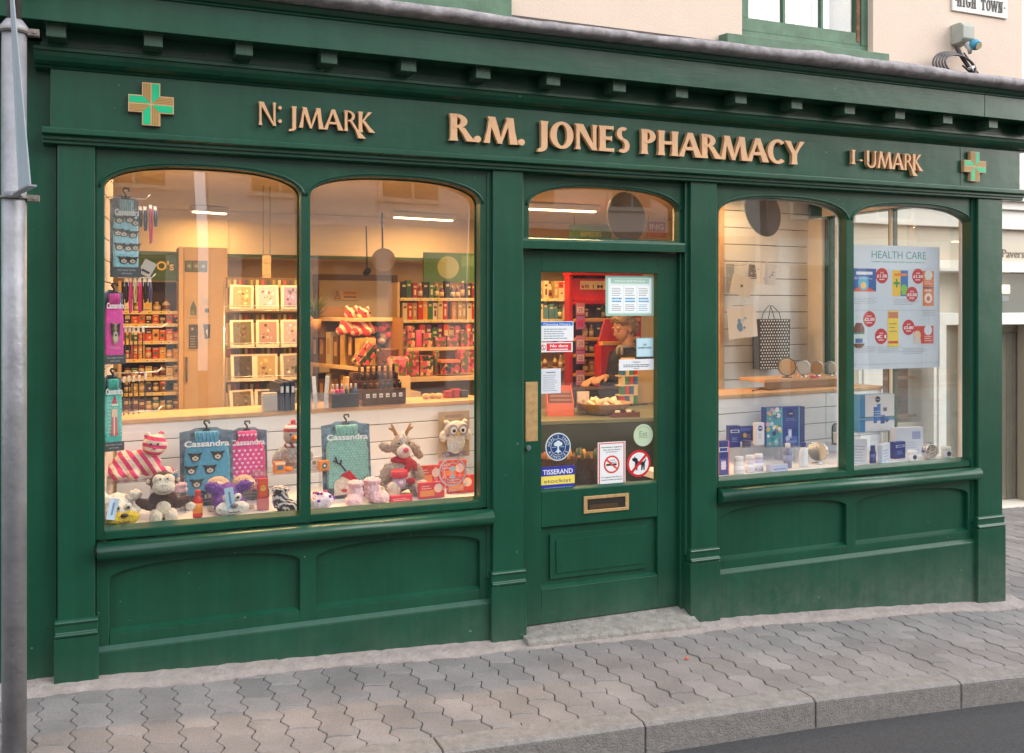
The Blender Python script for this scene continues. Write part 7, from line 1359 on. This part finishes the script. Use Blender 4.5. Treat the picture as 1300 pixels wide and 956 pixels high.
# bracket and tapering sign plate, seen nearly edge on
off = Vector((PX_, PY_, gz(PX_, PY_)))
def pt(x, y, d): q = Vector(ray(x, y))*d; return Vector((q.x, -DIST+q.y, EYE+q.z))-off
A, B_2, T1, T2 = pt(24, 246, 3.50), pt(39, 236, 3.25), pt(12, -30, 3.46), pt(15, -30, 3.20)
nrm = (B_2-A).cross(T1-A).normalized()*.002
b = MB(); vs = [b.bm.verts.new(q+nrm*s) for s in (-1, 1) for q in (A, B_2, T2, T1)]
for i in ((0, 1, 2, 3), (7, 6, 5, 4), (0, 4, 5, 1), (1, 5, 6, 2), (2, 6, 7, 3), (3, 7, 4, 0)): b.face([vs[k] for k in i])
b.build('sign_plate', M('sign_back', (.38, .43, .47), .4, metal=.2, var=.1), t)
b = MB(); a1, a2, a3, a4 = pt(8, 247, 3.56), pt(30, 246, 3.5), pt(45, 238, 3.2), pt(38, 236, 3.22); b.tube([a1, a2], .012, GALV, 8); b.box(0, 0, 0, 0, 0, 0) if False else None
q = [pt(20, 250, 3.52), pt(47, 237, 3.18), pt(35, 236, 3.22), pt(14, 248, 3.55)]; v1 = [b.bm.verts.new(p) for p in q]; v2 = [b.bm.verts.new(p+Vector((0, 0, .006))) for p in q]; b.face(v1, GALV); b.face(v2[::-1], GALV)
for i in range(4): b.face([v1[i], v1[(i+1) % 4], v2[(i+1) % 4], v2[i]], GALV)
b.build('sign_bracket', None, t)

# street name plate
a, c, z0, z1 = span(1209, 1279, -24, 18, -.012)
z0 = at(1209, 13, -.012)[2]; z1 = z0+.20; W, H = c-a, z1-z0
t = thing('street_name_sign', 'white cast street name plate reading HIGH TOWN on the cream wall', 'street sign', ((a+c)/2, -.014, z0))
b = MB(); b.box(-W/2, W/2, 0, .012, 0, H, C((222, 218, 210), .5)); b.build('plate', None, t, .002)
b = MB(); bl = C((40, 38, 38), .5)
def slab(ch, x, w):
    st = .010; z, h = H*.16, H*.36
    def bx(x0_, x1_, z0_, z1_): b.box(x0_, x1_, -.004, -.0003, z0_, z1_, bl)
    if ch in 'HITN': pass
    sr_ = lambda cx_: (bx(cx_-.010, cx_+.010, z, z+.006), bx(cx_-.010, cx_+.010, z+h-.006, z+h))
    if ch == 'H': 
        for cx_ in (x+.009, x+w-.009): bx(cx_-.0055, cx_+.0055, z+.006, z+h-.006); sr_(cx_)
        bx(x+.0145, x+w-.0145, z+h/2-.003, z+h/2+.003)
    if ch == 'I': bx(x+w/2-.0055, x+w/2+.0055, z+.006, z+h-.006); sr_(x+w/2)
    if ch == 'T': bx(x+w/2-.0055, x+w/2+.0055, z+.006, z+h-.008); bx(x+w/2-.01, x+w/2+.01, z, z+.006); bx(x, x+w, z+h-.008, z+h); bx(x, x+.004, z+h-.02, z+h-.008); bx(x+w-.004, x+w, z+h-.02, z+h-.008)
    if ch in 'OG':
        n = 20
        for i in range(n):
            if ch == 'G' and i in (0, 1): continue
            p, q_ = 2*math.pi*i/n, 2*math.pi*(i+1)/n; f_ = lambda a_, s: (x+w/2+(w/2-s*.9)*math.cos(a_), z+h/2+(h/2-s*.5)*math.sin(a_)); b.prism([f_(p, 0), f_(q_, 0), f_(q_, .010), f_(p, .010)], -.004, -.0003, bl)
        if ch == 'G': bx(x+w-.012, x+w-.002, z+.006, z+h*.45); bx(x+w-.02, x+w+.002, z+h*.45, z+h*.45+.006)
    if ch == 'N': bx(x+.004, x+.009, z+.006, z+h); bx(x+w-.009, x+w-.004, z, z+h-.006); b.prism([(x+.009, z+h), (x+.019, z+h), (x+w-.009, z), (x+w-.019, z)], -.0036, -.0005, bl); bx(x-.003, x+.016, z, z+.006); bx(x+w-.016, x+w+.003, z+h-.006, z+h)
    if ch == 'W':
        for q0, q1, th in ((.0, .27, .009), (.5, .27, .005), (.5, .75, .009), (1, .75, .005)): b.prism([(x+w*q0-th/2, z+h), (x+w*q0+th/2, z+h), (x+w*q1+th/2, z), (x+w*q1-th/2, z)], -.004-.0001*q0, -.0003, bl)
        for q0 in (0, .5, 1): bx(x+w*q0-.008, x+w*q0+.008, z+h-.0055, z+h)
x = -W*.36; ws = {'H': .040, 'I': .020, 'G': .038, 'T': .038, 'O': .036, 'W': .052, 'N': .040, ' ': .028}; tw = sum(ws[ch]+.009 for ch in 'HIGH TOWN'); x = -tw/2
for ch in 'HIGH TOWN': slab(ch, x, ws[ch]); x += ws[ch]+.009
b.disc(-W*.44, H*.34, .005, .005, -.004, -.0003, bl, 10); b.disc(W*.44, H*.34, .005, .005, -.004, -.0003, bl, 10); b.build('lettering', None, t)

# outdoor socket box with blue plug and coiled cable
a, c, z0, z1 = span(1208, 1233, 33, 57, -.05); p = at(1222, 56, -.05)
t = thing('socket_box', 'grey outdoor socket box with a blue plug on the cream wall', 'socket box', (p[0], -.001, p[2])); GB = M('weathered_grey_plastic', (.36, .38, .33), .6, var=.1)
b = MB(); b.prism([(0, 0), (0, .13), (-.075, .13), (-.10, .105), (-.10, .025), (-.075, 0)], -.05, .05, GB, plane='yz'); b.build('box', None, t, .004)
b = MB(); b.lathe([(.028, 0), (.034, .01), (.034, .035), (.028, .05)], m=C((70, 150, 180), .4), n=20, mx=Matrix.Translation((.035, -.095, -.005)) @ Matrix.Rotation(R(120), 4, 'X')); b.lathe([(.022, 0), (.022, .004)], m=C((200, 190, 150), .4), n=16, mx=Matrix.Translation((.035, -.143, -.033)) @ Matrix.Rotation(R(120), 4, 'X')); b.build('blue_plug', None, t)
b = MB(); b.tube([(.01, -.07, .0), (.018, -.09, -.04), (.024, -.085, -.07)], [.020, .017, .010], C((190, 190, 182), .5), 12); b.build('plug_body', None, t)
t = thing('cable_coil', 'coil of dark cable resting in the gutter below the socket box', 'cable coil', at(1222, 95, -.13)); b = MB(); CB = C((62, 58, 60), .45)
rn = random.Random(3)
for k in range(5):
    ph = rn.uniform(0, .4); rr = .12+.012*k; b.tube([(-.02+rr*1.05*math.cos(a_+ph)-.03, -.03+.012*k+.10*(math.sin(a_+ph)*.25), .045+rr*.62*math.sin(a_+ph)+.0) for a_ in [2*math.pi*i/30 for i in range(31)]], .0062, CB, 8)
b.build('coil', None, t); b = MB(); b.tube([(.02, .07, .20), (.03, .03, .12), (.07, -.01, .02), (.10, -.02, -.04)], .013, C((52, 46, 48), .5), 8); b.build('thick_cable', None, t)
b = MB(); b.tube([(.055, .04, .155), (.10, .03, .10), (.15, .01, .02), (.145, -.02, -.01), (.10, -.04, -.02)], .005, CB, 8); b.tube([(.0, .0, .06), (.10, .0, .0), (.25, -.03, -.035), (.42, -.06, -.05)], .006, CB, 8); b.build('thin_cable', None, t)
b = MB(); b.box(.055, .085, -.035, .0, .005, .02, C((214, 214, 210))); b.build('cable_tie', None, t, rot=(0, R(-30), 0))
# scrap of blue plastic on the lean-to roof
p = at(692, 33, -.30); t = thing('plastic_scrap', 'scrap of bright blue plastic caught behind the gutter', 'litter', (p[0], -.25, p[2]-.02)); b = MB(); b.ball((0, 0, .01), (.045, .03, .026), C((40, 110, 200), .4), sub=2); b.build('blue_piece', None, t); b = MB(); b.box(.02, .085, -.03, .02, -.006, .012, C((206, 206, 214))); b.build('white_piece', None, t, .003)
# orange fruit peel on the pavement
p = Vector(ray(872, 841)); k = (-1.70-.10)/p.z; q = Vector((p.x*k, -DIST+p.y*k, 0)); b = MB(); b.ball((0, 0, .006), (.012, .009, .006), C((200, 90, 50), .7), sub=2); tag(b.build('orange_scrap', None, loc=(q.x, q.y, gz(q.x, q.y)+.003)), 'tiny orange scrap lying on the paving in front of the step', 'litter')

# ---------------------------------------------------------------- neighbouring cream shopfront beyond the passage
NB = thing('neighbour_shop', 'cream painted neighbouring shopfront beyond the side passage', 'building', (0, 0, 0)); NC = M('cream_gloss', (.80, .78, .73), .5, var=.05, scale=3); NW = M('cream_wall', (.70, .64, .54), .8, var=.08, scale=2)
YN = 2.6; g = gz(8, 0)
Z = lambda y, x=1288: at(x, y, YN)[2]
def nb(b, name, m=NC, bv=.004, par=NB): return b.build(name, m, par, bv)
b = MB(); b.box(6.6, 16, YN+.25, YN+.6, -.6, 7); nb(b, 'wall', NW, 0)
b = MB(); b.box(6.55, 16, YN-.16, YN+.249, Z(258), Z(243)); b.box(6.55, 16, YN-.10, YN+.249, Z(268), Z(258)-.003); b.box(6.55, 16, YN-.05, YN+.249, Z(292), Z(268)-.003); nb(b, 'cornice')
b = MB(); b.box(6.57, 16, YN+.02, YN+.249, Z(332), Z(292)-.003); nb(b, 'fascia', M('fascia_beige', (.56, .50, .40), .5))
b = MB(); b.text('Pavers', ax(1274.5, YN), YN+.016, Z(327), Z(316)-Z(327), C((128, 112, 92), .5), align='LEFT', depth=.004); nb(b, 'fascia_lettering', None, 0)
b = MB(); b.box(6.55, 16, YN-.03, YN+.249, Z(346), Z(332)-.003); b.box(6.6, 16, YN, YN+.249, Z(412), Z(397)); nb(b, 'rail')
xs = [6.62, 7.45, 8.05]
b = MB()
for x0, x1 in ((6.6, 6.9), (7.55, 7.72), (8.02, 8.30)): b.box(x0, x1, YN-.04, YN+.249, g-.1, Z(397)-.003); b.box(x0+.05, x1-.05, YN-.055, YN-.0405, g+.35, Z(420))
nb(b, 'pilaster')
b = MB(); b.box(6.9, 7.55, YN+.1, YN+.16, g-.1, .55); b.box(7.72, 8.02, YN+.1, YN+.16, g-.1, 1.6); b.box(8.98, 9.3, YN+.0, YN+.2, g-.1, Z(412)-.003); nb(b, 'stall_riser', M('riser_beige', (.40, .35, .27), .6))
b = MB(); b.box(6.9, 7.55, YN+.12, YN+.126, .553, Z(412)-.003); b.box(8.3, 8.98, YN+.2, YN+.206, g, Z(412)-.003); nb(b, 'window_pane', GLASS, 0)
b = MB(); b.box(8.3, 9.0, YN-.05, YN+.3, g-.05, g+.012); nb(b, 'doorstep', OFFW)
b = MB(); b.box(8.32, 16, YN+.10, YN+.24, Z(397)+.003, Z(346)-.003, M('dark_glass', (.10, .11, .09), .08)); nb(b, 'transom_glass', None, 0)
b = MB(); b.box(8.34, 8.66, YN+.02, YN+.06, Z(372), Z(362), M('lit_tube', (1, .80, .5), .5, emit=2.2)); b.box(8.34, 8.62, YN+.0, YN+.08, Z(382), Z(376), C((120, 128, 130), .4)); nb(b, 'shop_lamp', None, 0)
b = MB(); x = 8.31
while x < 9.0: b.box(x, x+.085, YN+.22, YN+.235, g+.02, Z(420)-.02); x += .09
nb(b, 'boarded_door', M('door_taupe', (.30, .26, .20), .6, var=.1), .003)
b = MB(); zl0 = Z(240); b.box(8.30, 9.5, YN+.2, YN+.245, Z(215)+.4, 5.5, C((214, 214, 210))); b.box(8.33, 8.95, YN+.10, YN+.2, zl0+.07, zl0+1.2, C((232, 230, 224))); nb(b, 'sash_window', None, .004)
b = MB()
for i in range(12): b.box(8.37, 8.80, YN+.085, YN+.099, zl0+.10+i*.05, zl0+.12+i*.05, C((150, 158, 160)))
nb(b, 'window_blind', None, 0)
b = MB(); b.box(6.95, 7.5, YN+.05+.2, YN+.245+.002, .6, 1.4, C((96, 60, 40), .6)); nb(b, 'window_backing', None, 0)
for j in range(2):
    b = MB(); b.box(6.95, 7.5, YN-.02+.16, YN+.2, .60+.38*j, .625+.38*j, C((150, 104, 60), .5)); nb(b, 'window_shelf', None, 0)
# ---------------------------------------------------------------- the far side of the street, seen in the glass
FW2 = [M('opposite_render_%d' % i, c_, .85, var=.06, scale=2) for i, c_ in enumerate([(.78, .66, .58), (.50, .28, .20), (.80, .76, .72)])]
def opposite(x0, x1, Y, H, m, lab, nw, ground):
    t = thing('terraced_building', lab, 'building', (x0, Y, -.15)); W = x1-x0; b = MB(); b.box(0, W, -.5, 0, 0, H); b.build('wall', m, t); b = MB(); b.prism([(-.5, H), (0.15, H), (.15, H+.12), (-3, H+2.2), (-3, H)], -.1, W+.1, ROOFM, plane='yz'); b.build('roof', None, t)
    DKG = M('opposite_glass', (.03, .035, .04), .06)
    for fl in range(1, int(H//2.7)):
        for i in range(nw):
            cx_ = W*(i+.5)/nw; z = fl*2.75+.9; b = MB(); b.box(cx_-.5, cx_+.5, .002, .05, z-.05, z+1.45, OFFW); f = b.build('window', None, t); b = MB(); b.box(cx_-.43, cx_-.02, .051, .06, z+.02, z+1.38, DKG); b.box(cx_+.02, cx_+.43, .051, .06, z+.02, z+1.38, DKG); b.build('pane', None, f)
    b = MB(); b.box(.2, W-.2, .002, .12, 2.65, 3.2, ground); b.build('fascia', None, t); b = MB(); b.box(.4, W-.4, .002, .03, .5, 2.6, DKG); b.build('shop_window', None, t)
    b = MB()
    for i in range(4): xx = .25+(W-.7)*i/3; b.box(xx, xx+.22, .031, .14, 0, 2.64, ground)
    b.build('pilaster', None, t)
opposite(-9.5, -4.2, -10.5, 7.6, FW2[1], 'brick terraced shop across the street', 2, C((40, 50, 80)))
opposite(-4.0, 1.2, -10.5, 6.6, FW2[0], 'buff terraced shop across the street', 3, C((220, 214, 200)))
opposite(1.4, 5.6, -10.5, 6.2, FW2[2], 'white terraced shop across the street', 2, C((226, 220, 210)))
opposite(5.8, 11.5, -10.5, 5.6, FW2[0], 'pale terraced shop across the street to the right', 3, C((90, 40, 40)))
opposite(11.7, 18, -10.5, 6.0, FW2[1], 'far right brick terraced shop across the street', 3, C((220, 214, 200)))
